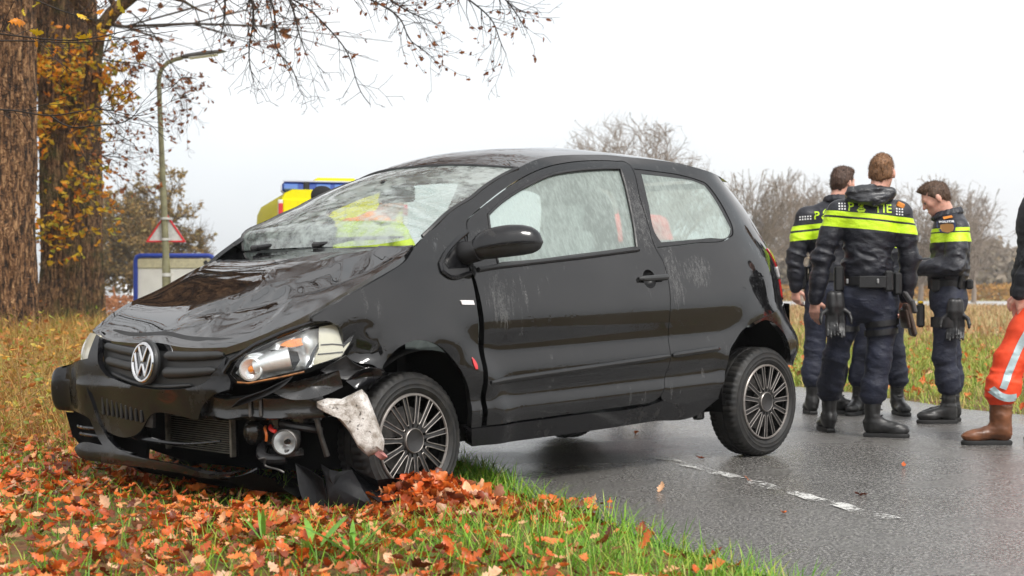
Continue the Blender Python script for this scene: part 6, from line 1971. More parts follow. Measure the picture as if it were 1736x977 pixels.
rootA, sA, tA = oak((-6.62, 20.0, .25), "thick brown oak trunk with deep bark at the left edge of the picture",
    [(0, 0, -.3), (.0, 0, 1.2), (.03, 0, 3.0), (.02, .0, 6.5), (.1, 0, 9)], [.52, .46, .43, .41, .33, .28], BARK1,
    [([(.0, 0, 5.4), (1.3, -1.0, 6.2), (3.2, -2.6, 6.5), (5.4, -4.2, 6.3)], .13, .035),
     ([(.05, 0, 6.6), (1.2, 1.2, 7.8), (3.0, 2.0, 9.2), (5.2, 2.4, 10.2)], .14, .03),
     ([(.08, 0, 7.2), (1.5, -2.5, 8.6), (3.6, -6.0, 9.6), (5.6, -9.0, 9.8)], .15, .04),
     ([(.08, 0, 8.0), (.4, -3.0, 9.8), (1.4, -6.5, 11.2), (2.6, -10.0, 12.0)], .15, .04),
     ([(.1, 0, 8.6), (1.8, -1.4, 10.2), (4.0, -2.4, 11.4), (6.6, -3.6, 12.2)], .14, .03),
     ([(.1, 0, 8.9), (.8, 1.0, 10.8), (2.2, 2.4, 13.0), (3.6, 3.4, 15.0)], .14, .03),
     ([(.1, 0, 8.8), (-1.0, .6, 10.5), (-1.8, 1.4, 12.5)], .12, .03)], 3, CROWN)
rootB, sB, tB = oak((-7.85, 27.0, .35), "forked oak trunk with yellow leafy shoots between the thick trunk and the lamp post",
    [(0, 0, -.3), (.02, 0, 1.5), (.0, 0, 3.0), (-.12, .1, 4.6), (-.3, .2, 7.5), (-.5, .2, 10)], [.35, .31, .30, .28, .22, .15], BARK2,
    [([(.08, -.05, 3.0), (.42, -.05, 3.55), (.62, -.05, 4.4), (.70, -.1, 5.0), (1.2, -.3, 5.5), (2.1, -.8, 5.95), (4.6, -1.6, 7.4)], .17, .03),
     ([(-.3, .2, 7), (1.2, .8, 9.0), (3.4, 1.0, 10.6), (6.0, .8, 11.8)], .14, .03),
     ([(-.35, .2, 7.6), (1.0, -1.5, 9.6), (3.0, -3.2, 11.0), (5.6, -4.6, 12.0)], .14, .03),
     ([(-.5, .2, 9), (.6, -1, 11.4), (2.4, -2, 13.6), (4.4, -2.6, 15.4)], .13, .03),
     ([(-.5, .2, 9.4), (-.2, 1.2, 12), (.8, 2.2, 15.0)], .12, .03)], 5, CROWN)
rootC, sC, tC = oak((-8.75, 32.0, .40), "slimmer oak trunk standing close behind the forked one",
    [(0, 0, -.3), (.0, 0, 2.0), (-.05, 0, 5.0), (-.1, 0, 9)], [.34, .30, .27, .20], BARK2,
    [([(-.1, 0, 7), (1.6, .6, 9), (4.0, 1.0, 11.5), (6.4, 1.2, 13.5)], .12, .03),
     ([(-.1, 0, 8), (1.0, .2, 11), (2.6, .4, 14.5), (4.0, .4, 17.0)], .12, .03)], 8, CROWN)
for root_, ss_, n_ in ((rootA, sA, 5200), (rootB, sB, 3600), (rootC, sC, 1400)):
    c_ = [q for q in ss_ if q[3] < .02 and q[1].z > 5.6]
    pk = rg.choice(len(c_), n_)
    P = np.array([np.array(c_[i][1]) for i in pk]) + rg.normal(0, .10, (n_, 3))
    T = Tri(); leaf_cloud(T, OAKS, P, None, (.10, .17), rg, 1.0)
    T.make("crown_leaves", RUST, root_)['kind'] = "stuff"

# drooping twigs of the first oak that come down into the picture, with rusty leaves
DROOP = dict(step=.10, wig=.20, grav=(-.2, -.45, -.9, -.9), rmin=.0022, lev=3, bare=(.05, .05, .1), kids=(1, 1, 1), prob=(.8, .65, .45), ang=(25, 70), len=(.35, .65))
def droop(paths, seed, prm=DROOP, r0=.017, r1=.004, kid=.72, kl=(.18, .48)):
    rr = random.Random(seed); segs = []; tips = []
    for path in paths:
        n = max(8, int(len(path) * 4))
        pl = polyline(path, n)
        for i in range(n - 1):
            a = r0 + (r1 - r0) * i / n; b = r0 + (r1 - r0) * (i + 1) / n
            segs.append((Vector(pl[i]), Vector(pl[i + 1]), a, b))
            for _ in range(2):
                if rr.random() < kid:
                    d = Vector(pl[i + 1] - pl[i]).normalized()
                    ax = d.orthogonal().normalized(); ax.rotate(Matrix.Rotation(rr.uniform(0, 6.28), 3, d))
                    d.rotate(Matrix.Rotation(R(rr.uniform(20, 75)), 3, ax))
                    grow(segs, tips, pl[i + 1], d, b * .55, rr.uniform(*kl), 1, prm, rr)
        tips.append((Vector(pl[-1]), Vector(pl[-1] - pl[-2]), 0))
    return segs, tips
def at(px, py, D):
    """a point D metres ahead whose bearing and height angles were measured off the photograph"""
    return ((px - 868) / 2640 * D, D, .92 + (492 - py) / 2640 * D)
def paths_at(L): return [[np.array(at(x, y, D)) for x, y, D in P] for P in L]
DR = paths_at([
    [(300, -60, 15.5), (380, -40, 15), (470, -12, 15), (522, 15, 15), (560, 52, 15), (590, 92, 15), (602, 130, 15), (614, 160, 15), (628, 178, 15)],
    [(360, -50, 15.3), (425, -30, 15.2), (458, 0, 15.2), (466, 50, 15.2), (472, 88, 15.2), (492, 112, 15.2), (506, 150, 15.2)],
    [(400, -50, 14.6), (424, -10, 14.6), (428, 45, 14.6), (422, 88, 14.6), (430, 140, 14.6)],
    [(350, -50, 14.9), (376, -20, 14.9), (380, 30, 14.9), (372, 72, 14.9)],
    [(450, -40, 14.8), (490, 0, 14.8), (505, 50, 14.8), (520, 95, 14.8)],
    [(520, -60, 15.6), (590, -20, 15.6), (645, 8, 15.6), (682, 38, 15.6), (694, 66, 15.6), (722, 88, 15.6), (738, 104, 15.6)],
    [(600, -60, 15.2), (652, -8, 15.2), (690, 18, 15.2), (740, 40, 15.2)],
    [(700, -60, 15.8), (760, -25, 15.8), (806, 8, 15.8), (836, 38, 15.8), (848, 70, 15.8), (858, 92, 15.8)],
    [(800, -50, 15.6), (850, -8, 15.6), (872, 18, 15.6), (888, 44, 15.6)],
])
LINK = [[sA[12][1], Vector(at(200, -120, 15.8)), p[0] + np.array([0, 0, .25]), p[0]] for p in DR[::3]]
segs, tips = droop(DR, 21)
for L_ in LINK:
    pl = polyline([tuple(q) for q in L_], 10)
    for i in range(9): segs.append((Vector(pl[i]), Vector(pl[i + 1]), .03, .022))
ib = np.array(rootA.location)
o = segs_mesh([(a - rootA.location, b - rootA.location, r1, r2) for a, b, r1, r2 in segs], "drooping_twigs", TWIG, rootA, "stuff")
def twig_leaves(segs, n, rng_, size, parent, mat, name, rmax=.006, kindname=True, cond=None):
    c = [s for s in segs if s[3] < rmax and (cond is None or cond(s))]
    pick = rng_.choice(len(c), min(n, len(c) * 3))
    P = np.array([np.array(c[i][0]) * .4 + np.array(c[i][1]) * .6 for i in pick]) + rng_.normal(0, .012, (len(pick), 3)) - np.array([0, 0, .02])
    T = Tri(); leaf_cloud(T, OAKS, P - np.array(parent.location), None, size, rng_, 1.0)
    o = T.make(name, mat, parent); o['kind'] = "stuff"
    return P
twig_leaves(segs, 420, rg, (.035, .075), rootA, RUST, "rusty_leaves", cond=lambda s: s[1][2] > 3.05)
# twigs close to the camera at the left with a few large leaves; yellow shoots on the forked trunk
NEAR = paths_at([
    [(-60, 50, 9.2), (20, 60, 9.2), (75, 66, 9.2), (150, 66, 9.2), (215, 52, 9.2), (262, 46, 9.2), (336, 40, 9.2)],
    [(-60, 70, 9.4), (60, 70, 9.4), (140, 72, 9.4), (230, 62, 9.4), (300, 52, 9.4)],
    [(-60, 186, 9.6), (40, 190, 9.6), (80, 196, 9.6), (150, 187, 9.6), (190, 188, 9.6), (240, 196, 9.6), (262, 190, 9.6)],
    [(60, 0, 9.3), (110, 20, 9.3), (160, 34, 9.3)],
    [(85, 196, 9.7), (115, 214, 9.7), (170, 212, 9.7), (215, 205, 9.7), (240, 180, 9.7)],
])
NP = dict(DROOP); NP['lev'] = 2; NP['grav'] = (0, -.1, -.3); NP['prob'] = (.25, .35, .3)
segsn, tipsn = droop(NEAR, 5, NP, .0065, .0022, .22, (.10, .35))
sp = empty("oak_sprig", tuple(NEAR[0][0]), "thin oak twigs reaching in front of the trunks at upper left", "branch")
segs_mesh([(a - sp.location, b - sp.location, r1, r2) for a, b, r1, r2 in segsn], "twigs", TWIG, sp, "stuff")
BIG = [(145, 64, 9.2, .085, AUTUMN), (142, 28, 9.3, .07, AUTUMN), (30, 36, 9.2, .09, AUTUMN), (60, 55, 9.4, .075, AUTUMN), (62, 72, 9.4, .06, AUTUMN), (95, 86, 9.4, .065, AUTUMN), (112, 46, 9.3, .05, AUTUMN),
       (205, 12, 9.3, .09, AUTUMN), (12, 48, 9.2, .07, AUTUMN), (230, 84, 9.3, .085, RUST), (238, 94, 9.3, .075, RUST), (226, 74, 9.3, .06, RUST), (38, 22, 9.2, .05, AUTUMN), (172, 20, 9.3, .06, AUTUMN), (60, 8, 9.3, .07, AUTUMN)]
for k, (px, py, D, sz, mt) in enumerate(BIG):
    V, F = OAKS[k % len(OAKS)]
    Rm = frames(1, 1.1, rg)[0]
    o = mobj("leaf", (V @ Rm.T) * sz * 1.25, F, mt, sp)
    o.location = Vector(at(px, py, D)) - sp.location
YS = []
rr = random.Random(9)
for k in range(64):
    z0 = rr.uniform(1.7, 6.0)
    a = rr.uniform(-math.pi, .15)
    YS.append((Vector((-7.85 - .1 * max(0, z0 - 3) * .6 + .33 * math.cos(a), 27 + .33 * math.sin(a), z0)), Vector((math.cos(a), math.sin(a), .25)), .007))
for k in range(26):
    t = rr.random()
    p = Vector((-7.4 + .35 * t, 26.9, 3.7 + 1.7 * t)); a = rr.uniform(-math.pi, .6)
    YS.append((p, Vector((math.cos(a), math.sin(a), .1)), .006))
segy, tipy = [], []
YP = dict(step=.09, wig=.22, grav=(-.1, -.5, -.8), rmin=.0022, lev=3, bare=(.1, .1, .1), kids=(1, 1, 1), prob=(.8, .7, .4), ang=(25, 65), len=(.4, .7))
for p, d, r in YS: grow(segy, tipy, p, d, r, rr.uniform(.35, .95), 1, YP, rr)
segs_mesh([(a - rootB.location, b - rootB.location, r1, r2) for a, b, r1, r2 in segy], "shoots", TWIG, rootB, "stuff")
cand = [s for s in segy]
pick = rg.choice(len(cand), 2500)
PL = np.array([np.array(cand[i][1]) for i in pick]) + rg.normal(0, .03, (2500, 3))
keepz = (PL[:, 2] < 2.2) | (rg.random(2500) < .75)
PL = PL[keepz]
FR = frames(len(PL), .9, rg); SZ = rg.uniform(.085, .155, len(PL))
order = np.argsort(-SZ + (~in_view(PL)) * 10)
mesh_cache = {}
for i in order[:260]:
    k = int(i) % 10
    if k not in mesh_cache:
        me = bpy.data.meshes.new("leaf"); me.from_pydata(OAKS[k][0].tolist(), [], OAKS[k][1].tolist()); me.materials.append(AUTUMN)
        mesh_cache[k] = me
    o = bpy.data.objects.new("leaf", mesh_cache[k]); COL.objects.link(o); o.parent = rootB
    M4 = Matrix(FR[i].tolist()).to_4x4(); s_ = float(SZ[i])
    o.matrix_local = Matrix.Translation(Vector(PL[i]) - rootB.location) @ M4 @ Matrix.Diagonal((s_, s_, s_, 1))
T = Tri(); rest = order[260:]
scatter(T, OAKS, PL[rest] - np.array(rootB.location), SZ[rest], FR[rest], rg)
T.make("foliage", AUTUMN, rootB)['kind'] = "stuff"
# sparse dark twigs with small leaves to the right of the forked trunk
SIDE_T = paths_at([
    [(170, 100, 26), (205, 105, 26), (250, 112, 26), (290, 140, 26), (310, 180, 26)],
    [(180, 60, 26), (230, 75, 26), (270, 110, 26), (300, 150, 26)],
    [(160, 180, 26), (200, 195, 26), (240, 205, 26), (270, 208, 26)],
    [(150, 235, 25), (180, 240, 25), (215, 236, 25)],
    [(220, 20, 26), (262, 60, 26), (285, 100, 26), (305, 130, 26), (318, 200, 26)],
    [(150, 262, 25.5), (185, 265, 25.5), (212, 272, 25.5), (222, 280, 25.5)],
])
segs2, tips2 = droop(SIDE_T, 14, DROOP, .014, .004, .7, (.3, .8))
segs_mesh([(a - rootB.location, b - rootB.location, r1, r2) for a, b, r1, r2 in segs2], "side_twigs", TWIG, rootB, "stuff")
twig_leaves(segs2, 420, rg, (.06, .12), rootB, RUST, "rusty_leaves")

# ---- background trees
def far_tree(loc, label, H, Wd_, seed, mat, leafmat=None, nleaf=0, trunk_r=.25, trunk_h=.3, grav=(0, .02, -.02, -.05), lev=4, lsize=(.1, .2), rmin=.012, stems=8, spread=(15, 60), group=None, wig=.12):
    root = empty("bare_tree" if not nleaf else "round_tree", loc, label, "tree", group)
    rr = random.Random(seed); segs = []; tips = []
    prm = dict(step=H * .05, wig=wig, grav=grav, rmin=rmin, lev=lev, bare=(.25, .2, .15, .1), kids=(1, 1, 1, 1), prob=(1, .95, .85, .65), ang=(18, 55), len=(.42, .68))
    p0 = Vector((0, 0, -.2)); p1 = Vector((rr.uniform(-.1, .1) * H * .2, 0, H * trunk_h))
    segs.append((p0, p1, trunk_r, trunk_r * .8))
    Tk = Geo().tube([p0, p0 * .5 + p1 * .5 + Vector((.03 * H * .3, 0, 0)), p1], [trunk_r * 1.15, trunk_r * .95, trunk_r * .75], 10).make("trunk", mat, root)
    for k in range(stems):
        a = 2 * math.pi * k / stems + rr.uniform(-.3, .3); e = R(rr.uniform(*spread)) if k else R(4)
        d = Vector((math.cos(a) * math.sin(e), math.sin(a) * math.sin(e), math.cos(e)))
        L = H * (1 - trunk_h) * (.95 if k == 0 else rr.uniform(.6, .95)) * (1 - .25 * math.sin(e))
        grow(segs, tips, p1 - Vector((0, 0, rr.uniform(0, .4) * H * trunk_h)), d, trunk_r * .5, L, 1, prm, rr)
    zt = sorted(s_[1].z for s_ in segs)[int(len(segs) * .975)]; xw = sorted(abs(s_[1].x) for s_ in segs)[int(len(segs) * .985)]
    hz = p1.z; kz = (H - hz) / (zt - hz); kx = (Wd_ * H * .5) / xw
    def sc(p): return Vector((p.x * kx, p.y * kx, hz + (p.z - hz) * kz if p.z > hz else p.z))
    segs = [segs[0]] + [(sc(a), sc(b), r1, r2) for a, b, r1, r2 in segs[1:]]
    # spray of fine twigs off the branches, turned outwards and thinning to the edge of the crown
    nt_ = int((3600 if H > 9 else 2000) if not nleaf else 5000)
    sel = [q for q in segs[1:] if q[0].z > p1.z * .9]
    pk = rg.choice(len(sel), nt_)
    A = np.array([np.array(sel[i][0] + (sel[i][1] - sel[i][0]) * float(rg.random())) for i in pk])
    cc_ = np.array([p1.x, p1.y, p1.z * .8]); out = A - cc_; out /= np.linalg.norm(out, axis=1)[:, None] + 1e-6
    D_ = out * .8 + rg.normal(0, .55, (nt_, 3)); D_[:, 2] += .25 + 1.2 * grav[2]
    D_ /= np.linalg.norm(D_, axis=1)[:, None]
    Ln = rg.uniform(.25, .75, nt_)[:, None] * H / 9
    B1 = A + D_ * Ln; D2 = D_ + rg.normal(0, .3, (nt_, 3)); D2[:, 2] += grav[2] * 6; B2 = B1 + D2 * Ln * .7
    lim = lambda Q: np.minimum(1, np.sqrt(1 / np.maximum(((Q[:, 0] / (Wd_ * H * .52))**2 + (Q[:, 1] / (Wd_ * H * .7))**2 + ((Q[:, 2] - H * .55) / (H * .47))**2), 1e-6)))[:, None]
    ok_ = (lim(B2)[:, 0] > .94 + .05 * rg.random(nt_)) & (rg.random(nt_) < .35 + .65 * np.clip(vnoise(A[:, 0] * 1.1, A[:, 1] * 1.1, A[:, 2] * 1.1) + .6, 0, 1))
    A, B1, B2 = A[ok_], B1[ok_], B2[ok_]; nt_ = len(A)
    Tw = Tri(); r_ = np.full(nt_, rmin * .55)
    seg_tubes(Tw, A, B1, r_, r_ * .8, 3); seg_tubes(Tw, B1, B2, r_ * .8, r_ * .5, 3)
    Tw.make("fine_twigs", mat, root)['kind'] = "stuff"
    segs = [q for q in segs if lim(np.array([q[1]]))[0, 0] > .90]
    o = segs_mesh(segs[1:], "crown", mat, root)
    o['kind'] = "stuff"
    if nleaf:
        T = Tri(); fine = [s for s in segs if s[3] < rmin * 2.5]
        pk = rg.choice(len(fine), nleaf)
        P = np.array([np.array(fine[i][1]) for i in pk]) + rg.normal(0, H * .012, (nleaf, 3))
        leaf_cloud(T, LEAVES, P, None, lsize, rg, 1.0)
        T.make("foliage", leafmat, root)['kind'] = "stuff"
    return root
BTM = simple("grey_birch_bark", (.25, .20, .16), .9, var=.3)
OLV = leaf_mat("brownish_far_leaf", [(.0, (.30, .20, .08)), (.5, (.40, .27, .10)), (.8, (.34, .28, .10)), (1, (.46, .22, .06))], .3, .7)
GB = "bare trees beyond the field"
far_tree((-14.8, 64, .3), "round brownish tree behind the lamp post and road sign", 5.5, .92, 4, simple("olive_bark", (.13, .10, .06), .9, var=.3), OLV, 9000, .26, .2, (0, .0, -.04, -.1), 5, (.10, .20), .015, 15, (20, 85))
far_tree((-19.0, 70, .3), "smaller brown tree half hidden behind the forked oak trunk", 5.0, .80, 14, simple("olive_bark2", (.13, .10, .06), .9, var=.3), OLV, 3500, .2, .2, (0, .0, -.04, -.1), 4, (.10, .20), .016, 10, (20, 80))
far_tree((7.0, 98, .0), "tall bare tree standing up behind the middle of the car roof", 12.0, .85, 23, BTM, None, 0, .22, .3, (0, .03, -.03, -.12), 5, (.1, .2), .020, 12, (10, 55), GB)
far_tree((9.6, 100, .0), "bare tree with dense drooping twigs behind the car roof", 11.2, .85, 31, BTM, None, 0, .22, .35, (0, .02, -.10, -.3), 5, (.1, .2), .022, 13, (12, 65), GB)
far_tree((5.4, 104, .0), "thin bare tree left of the others behind the car roof", 10.2, .8, 37, BTM, None, 0, .18, .35, (0, .03, -.05, -.1), 5, (.1, .2), .018, 9, (10, 45), GB)
far_tree((14.3, 92, .0), "bare birch tree just right of the car tailgate", 7.8, .85, 41, BTM, None, 0, .16, .2, (0, .05, -.04, -.15), 5, (.1, .2), .018, 12, (8, 50), GB)
far_tree((17.8, 96, .0), "bare birch tree between the car and the left officer", 8.0, .85, 43, BTM, None, 0, .17, .25, (0, .05, -.04, -.15), 5, (.1, .2), .018, 12, (8, 50), GB)
far_tree((20.0, 99, .0), "bare birch tree behind the left officer", 7.4, .85, 47, BTM, None, 0, .15, .25, (0, .05, -.04, -.15), 5, (.1, .2), .018, 11, (8, 50), GB)
far_tree((25.4, 97, .0), "bare birch tree between the middle and right officers", 7.8, .85, 53, BTM, None, 0, .17, .25, (0, .04, -.06, -.25), 5, (.1, .2), .018, 12, (8, 55), GB)
far_tree((28.0, 100, .0), "bare birch tree behind the right officer's shoulders", 7.6, .85, 59, BTM, None, 0, .16, .25, (0, .04, -.08, -.3), 5, (.1, .2), .018, 12, (8, 55), GB)
far_tree((30.8, 104, .0), "drooping bare birch tree right of the right officer", 7.6, .85, 61, BTM, None, 0, .16, .25, (0, .02, -.10, -.4), 5, (.1, .2), .018, 12, (10, 60), GB)
def wood(name, label, x0, x1, y, h, mat, n, seed, hz=.55, bushes=False):
    """far-off wood that reads as one mass: many small twig and leaf faces in a ragged band"""
    r2 = np.random.default_rng(seed)
    xs = r2.uniform(x0, x1, n); u_ = r2.random(n)
    top = h * (.72 + .28 * vnoise(xs * .16, xs * 0 + seed, xs * 0 + .3) + .10 * vnoise(xs * .9, xs * 0 + seed, xs * 0 + 2.3))
    P = np.stack([xs, y + r2.normal(0, 3, n), top * u_**.8], 1)
    T = Tri(); scatter(T, LEAVES, P, r2.uniform(.35, .9, n) * hz, frames(n, 1.2, r2), r2)
    m = int((x1 - x0) * 1.1)
    X = r2.uniform(x0, x1, m)
    A = np.stack([X, y + r2.normal(0, 3, m), X * 0], 1); B = A + np.stack([r2.normal(0, .3, m), X * 0, h * r2.uniform(.5, 1.0, m)], 1)
    seg_tubes(T, A, B, np.full(m, .10), np.full(m, .03), 4)
    o = T.make(name, mat)
    tag(o, label, "wood", kind="stuff")
WOODM = leaf_mat("distant_wood", [(.0, (.28, .24, .19)), (.5, (.36, .30, .24)), (.8, (.32, .28, .22)), (1, (.42, .31, .18))], .2, .9)
BUSHM = leaf_mat("distant_orange_bushes", [(.0, (.45, .25, .06)), (.5, (.42, .20, .05)), (1, (.34, .24, .07))], .2, .9)
HEDM = leaf_mat("beech_hedge_leaf", [(.0, (.34, .13, .05)), (.5, (.42, .18, .08)), (1, (.25, .10, .04))], .2, .9)
wood("far_wood", "pale distant wood along the horizon at the right", 14, 95, 190, 7.4, WOODM, 26000, 3, 1.3)
wood("far_wood", "pale distant wood along the horizon behind the car", -60, 14, 230, 3.6, WOODM, 9000, 4, 1.3)
wood("bushes", "yellow orange bushes along the far lane", 16, 60, 128, 1.6, BUSHM, 5000, 6, .55)
wood("hedge", "russet beech hedge behind the place name board", -22.5, -8, 58, 1.15, HEDM, 6000, 7, .22)
wood("far_wood", "dark wood on the far side of the road behind the photographer", -60, 70, -55, 9, simple("dark_wood", (.05, .045, .03), .9, var=.4), 9000, 8, 2.2)
# unseen oaks added left of the picture for the hood and windscreen to mirror
def row_wood():
    r2 = np.random.default_rng(17); T = Tri(); A, B, RA, RB, P = [], [], [], [], []
    for bx_, by_ in ((-15, 20), (-18, 26), (-21, 19), (-24, 34), (-16, 38), (-13.5, 31)):
        h_ = r2.uniform(13, 18); A.append((bx_, by_, 0)); B.append((bx_ + r2.normal(0, .3), by_, h_ * .6)); RA.append(.45); RB.append(.25)
        for k in range(44):
            z = r2.uniform(.2, .62) * h_; a = r2.uniform(0, 6.28); L = r2.uniform(3, 7) * (1.1 - z / h_ * .4)
            p = np.array([bx_, by_, z]); d = np.array([math.cos(a), math.sin(a), r2.uniform(.1, .9)])
            r = .11
            for i in range(7):
                q = p + d * L / 7; A.append(p); B.append(q); RA.append(r); RB.append(r * .8); r *= .8
                for j in range(5):
                    dd = d + r2.normal(0, .7, 3); e = q + dd * r2.uniform(.4, 1.3); A.append(q); B.append(e); RA.append(r * .35 + .006); RB.append(.006)
                    for _ in range(3): P.append(q + (e - q) * r2.random() + r2.normal(0, .12, 3))
                d = d + r2.normal(0, .22, 3); p = q
    seg_tubes(T, np.array(A), np.array(B), np.array(RA), np.array(RB), 5)
    o = T.make("unseen_oak_row", simple("dark_oak_row", (.055, .036, .022), .9, var=.4))
    tag(o, "unseen row of oaks added left of the picture for reflections", "wood", kind="stuff")
    T = Tri(); P = np.array(P); P = P[r2.random(len(P)) < .35]; scatter(T, OAKS[:3], P, r2.uniform(.14, .30, len(P)), frames(len(P), 1.2, r2), r2)
    tag(T.make("unseen_oak_row", RUST), "brown leaves on the unseen added row of oaks", "wood", kind="stuff")
row_wood()

# ------------------------------------------------------------------ ground cover
def poly_sample(n, rng_, s0, s1, t0, t1, dens=None):
    s = rng_.uniform(s0, s1, n); t = rng_.uniform(t0, t1, n)
    x, y = xy(s, t)
    P = np.stack([x, y, ground_z(x, y)], 1)
    return P, s, t
def blades(P, h, w, rng_, lean=.45, bend=.5):
    """grass blades of three quads tapering to a point"""
    n = len(P)
    a = rng_.uniform(0, 2 * math.pi, n); l = np.abs(rng_.normal(0, lean, n)); b = rng_.uniform(.1, bend, n)
    d = np.stack([np.cos(a), np.sin(a), np.zeros(n)], 1); s = np.stack([-np.sin(a), np.cos(a), np.zeros(n)], 1)
    V = np.zeros((n, 7, 3))
    for k, f in enumerate((0, .4, .75, 1.0)):
        off = d * (h * (l * f + b * f * f))[:, None]
        z = h * (f - .28 * b * f * f) / np.sqrt(1 + l * l)
        c = P + off; c[:, 2] += z
        ww = (w * (1, .85, .5, 0)[k])[:, None]
        if k < 3: V[:, 2 * k] = c - s * ww; V[:, 2 * k + 1] = c + s * ww
        else: V[:, 6] = c
    i0 = (np.arange(n) * 7)[:, None]
    T = Tri()
    Q = np.concatenate([i0 + np.array([[0, 1, 3, 2]]), i0 + np.array([[2, 3, 5, 4]])])
    T.add(V, Q); T.f.append(i0 + np.array([[4, 5, 6]]))
    return T
def cull(P, *A, margin=1.12):
    k = in_view(P, margin)
    return (P[k],) + tuple(a[k] for a in A)
# near verge grass: thick along the road edge, thin under the leaves
P, s, t = poly_sample(230000, rg, -5.5, 2.24, 3.4, 15)
ew = edge_wobble(t)
dl = S_L + ew - s
pr = np.clip(1.35 - dl / 1.5, .42, 1) * (.45 + .8 * np.clip(fbm(P[:, 0] * 1.3, P[:, 1] * 1.3, P[:, 0] * 0, 2) + .45, 0, 1)) * np.clip(1.6 - t / 12, .25, 1)
k = (rg.random(len(P)) < pr * .8) & (dl > -.05)
P, dl = P[k], dl[k]
P, dl = cull(P, dl)
h_ = rg.uniform(.04, .135, len(P)) * np.clip(1.2 - dl * .14, .7, 1.2)
T = blades(P, h_, rg.uniform(.0016, .0034, len(P)), rg, .5, .8)
tag(T.make("grass", GRASSM), "green grass along the road edge and under the leaves", "grass", kind="stuff")
# far verge across the road
P, s, t = poly_sample(150000, rg, 6.9, 17, 4, 34)
k = (s - S_R - edge_wobble(t + 40) > -.02) & (rg.random(len(P)) < np.clip(1.25 - (s - 7) / 12, .3, 1) * .8)
P, = cull(P[k])
far_s = np.clip(P[:, 1] / 14, .8, 2.2)
T = blades(P, rg.uniform(.05, .13, len(P)) * far_s**.5, rg.uniform(.003, .006, len(P)) * far_s, rg, .5, .7)
tag(T.make("grass", FARGRASS), "patchy grass on the verge across the road", "grass", kind="stuff")
# dry stubble rows in the field
rows_n = 46000
fx = rg.uniform(-4, 60, rows_n); fy = np.round(rg.uniform(22, 85, rows_n) / .75) * .75 + rg.normal(0, .08, rows_n)
fx = fx * fy / 60
P = np.stack([fx, fy + fx * .05, ground_z(fx, fy)], 1)
s_, t_ = st(P[:, 0], P[:, 1])
k = (s_ > 11)
P, = cull(P[k])
fs = P[:, 1] / 30
T = blades(P, rg.uniform(.14, .30, len(P)), rg.uniform(.007, .014, len(P)) * fs, rg, .25, .3)
tag(T.make("stubble", STUBM), "brown maize stubble standing in rows in the field", "stubble", kind="stuff")
P, s, t = poly_sample(60000, rg, -40, 1.5, 13, 75)
P, = cull(P)
T = blades(P, rg.uniform(.06, .2, len(P)), rg.uniform(.006, .012, len(P)) * np.clip(P[:, 1] / 20, 1, 3), rg, .5, .7)
tag(T.make("grass", FARGRASS), "rough grass under the oaks and beyond them", "grass", kind="stuff")

# undergrowth below the oaks: arching dry stems with small leaves
U = Tri(); Lf = []
n = 0
A_, B_, RA, RB = [], [], [], []
while n < 1500:
    D = rr.uniform(8.2, 22); px = rr.uniform(-40, 215)
    x = (px - 868) / 2640 * D
    s0_, t0_ = st(x, D)
    edge_ = 1.0 if D > 11 else (D - 7.6) / 3.4
    if rr.random() > edge_ or px > 215 - max(0, 11 - D) * 30: continue
    z0 = float(ground_z(x, D)); n += 1
    a = rr.uniform(0, 6.28); L = rr.uniform(.25, .85) * (.55 + .45 * edge_); d = Vector((math.cos(a) * .5, math.sin(a) * .5, 1)).normalized()
    p = Vector((x, D, z0 - .02)); r = rr.uniform(.0018, .0042)
    for i in range(7):
        q = p + d * L / 7
        A_.append(tuple(p)); B_.append(tuple(q)); RA.append(r); RB.append(r * .85); r *= .85
        d = (d + Vector((rr.gauss(0, .16), rr.gauss(0, .16), -.20))).normalized(); p = q
        if rr.random() < .65: Lf.append(tuple(p + Vector((rr.gauss(0, .03), rr.gauss(0, .03), rr.gauss(0, .02)))))
seg_tubes(U, np.array(A_), np.array(B_), np.array(RA), np.array(RB), 3)
tag(U.make("undergrowth", STRAW), "tangle of dry arching stems below the oaks", "undergrowth", kind="stuff")
Lf = np.array(Lf); T = Tri()
scatter(T, LEAVES, Lf, rg.uniform(.025, .06, len(Lf)) * np.clip(Lf[:, 1] / 12, .9, 1.5), frames(len(Lf), .9, rg), rg)
tag(T.make("undergrowth", BRAMB), "brown and yellow leaves on the tangled stems below the oaks", "undergrowth", kind="stuff")

# tall straw-coloured grass round the feet of the oaks
n = 13000
D_ = rg.uniform(8.5, 24, n); px_ = rg.uniform(-60, 230, n); x_ = (px_ - 868) / 2640 * D_
k = (rg.random(n) < np.clip((D_ - 7.8) / 4, 0, 1)) & ((px_ < 150) | (D_ > 14))
x_, D_ = x_[k], D_[k]
P = np.stack([x_, D_, ground_z(x_, D_)], 1)
T = blades(P, rg.uniform(.22, .68, len(P)) * np.clip(D_ / 14, .7, 1.15), rg.uniform(.0026, .0050, len(P)) * D_ / 12, rg, .55, .9)
tag(T.make("grass", STRAWG), "tall straw-coloured grass around the feet of the oaks", "grass", kind="stuff")

# fallen leaves: the largest in the picture one by one, the rest as one mass
PP = []; 
def add_leaves(P, lift, size, tilt):
    n = len(P); P = P.copy(); P[:, 2] += lift
    PP.append((P, rg.uniform(*size, n), frames(n, tilt, rg)))
P, s, t = poly_sample(84000, rg, -7.5, 2.2, 3.6, 18)
dl = S_L - s
pr = np.clip(dl / 1.15, .06, 1) * (.40 + .75 * np.clip(fbm(P[:, 0] * 1.1 + 5, P[:, 1] * 1.1, P[:, 0] * 0, 2) + .5, 0, 1))
P, = cull(P[rg.random(len(P)) < pr * .84], margin=1.1)
add_leaves(P, rg.uniform(.010, .070, len(P)), (.034, .086), .40)
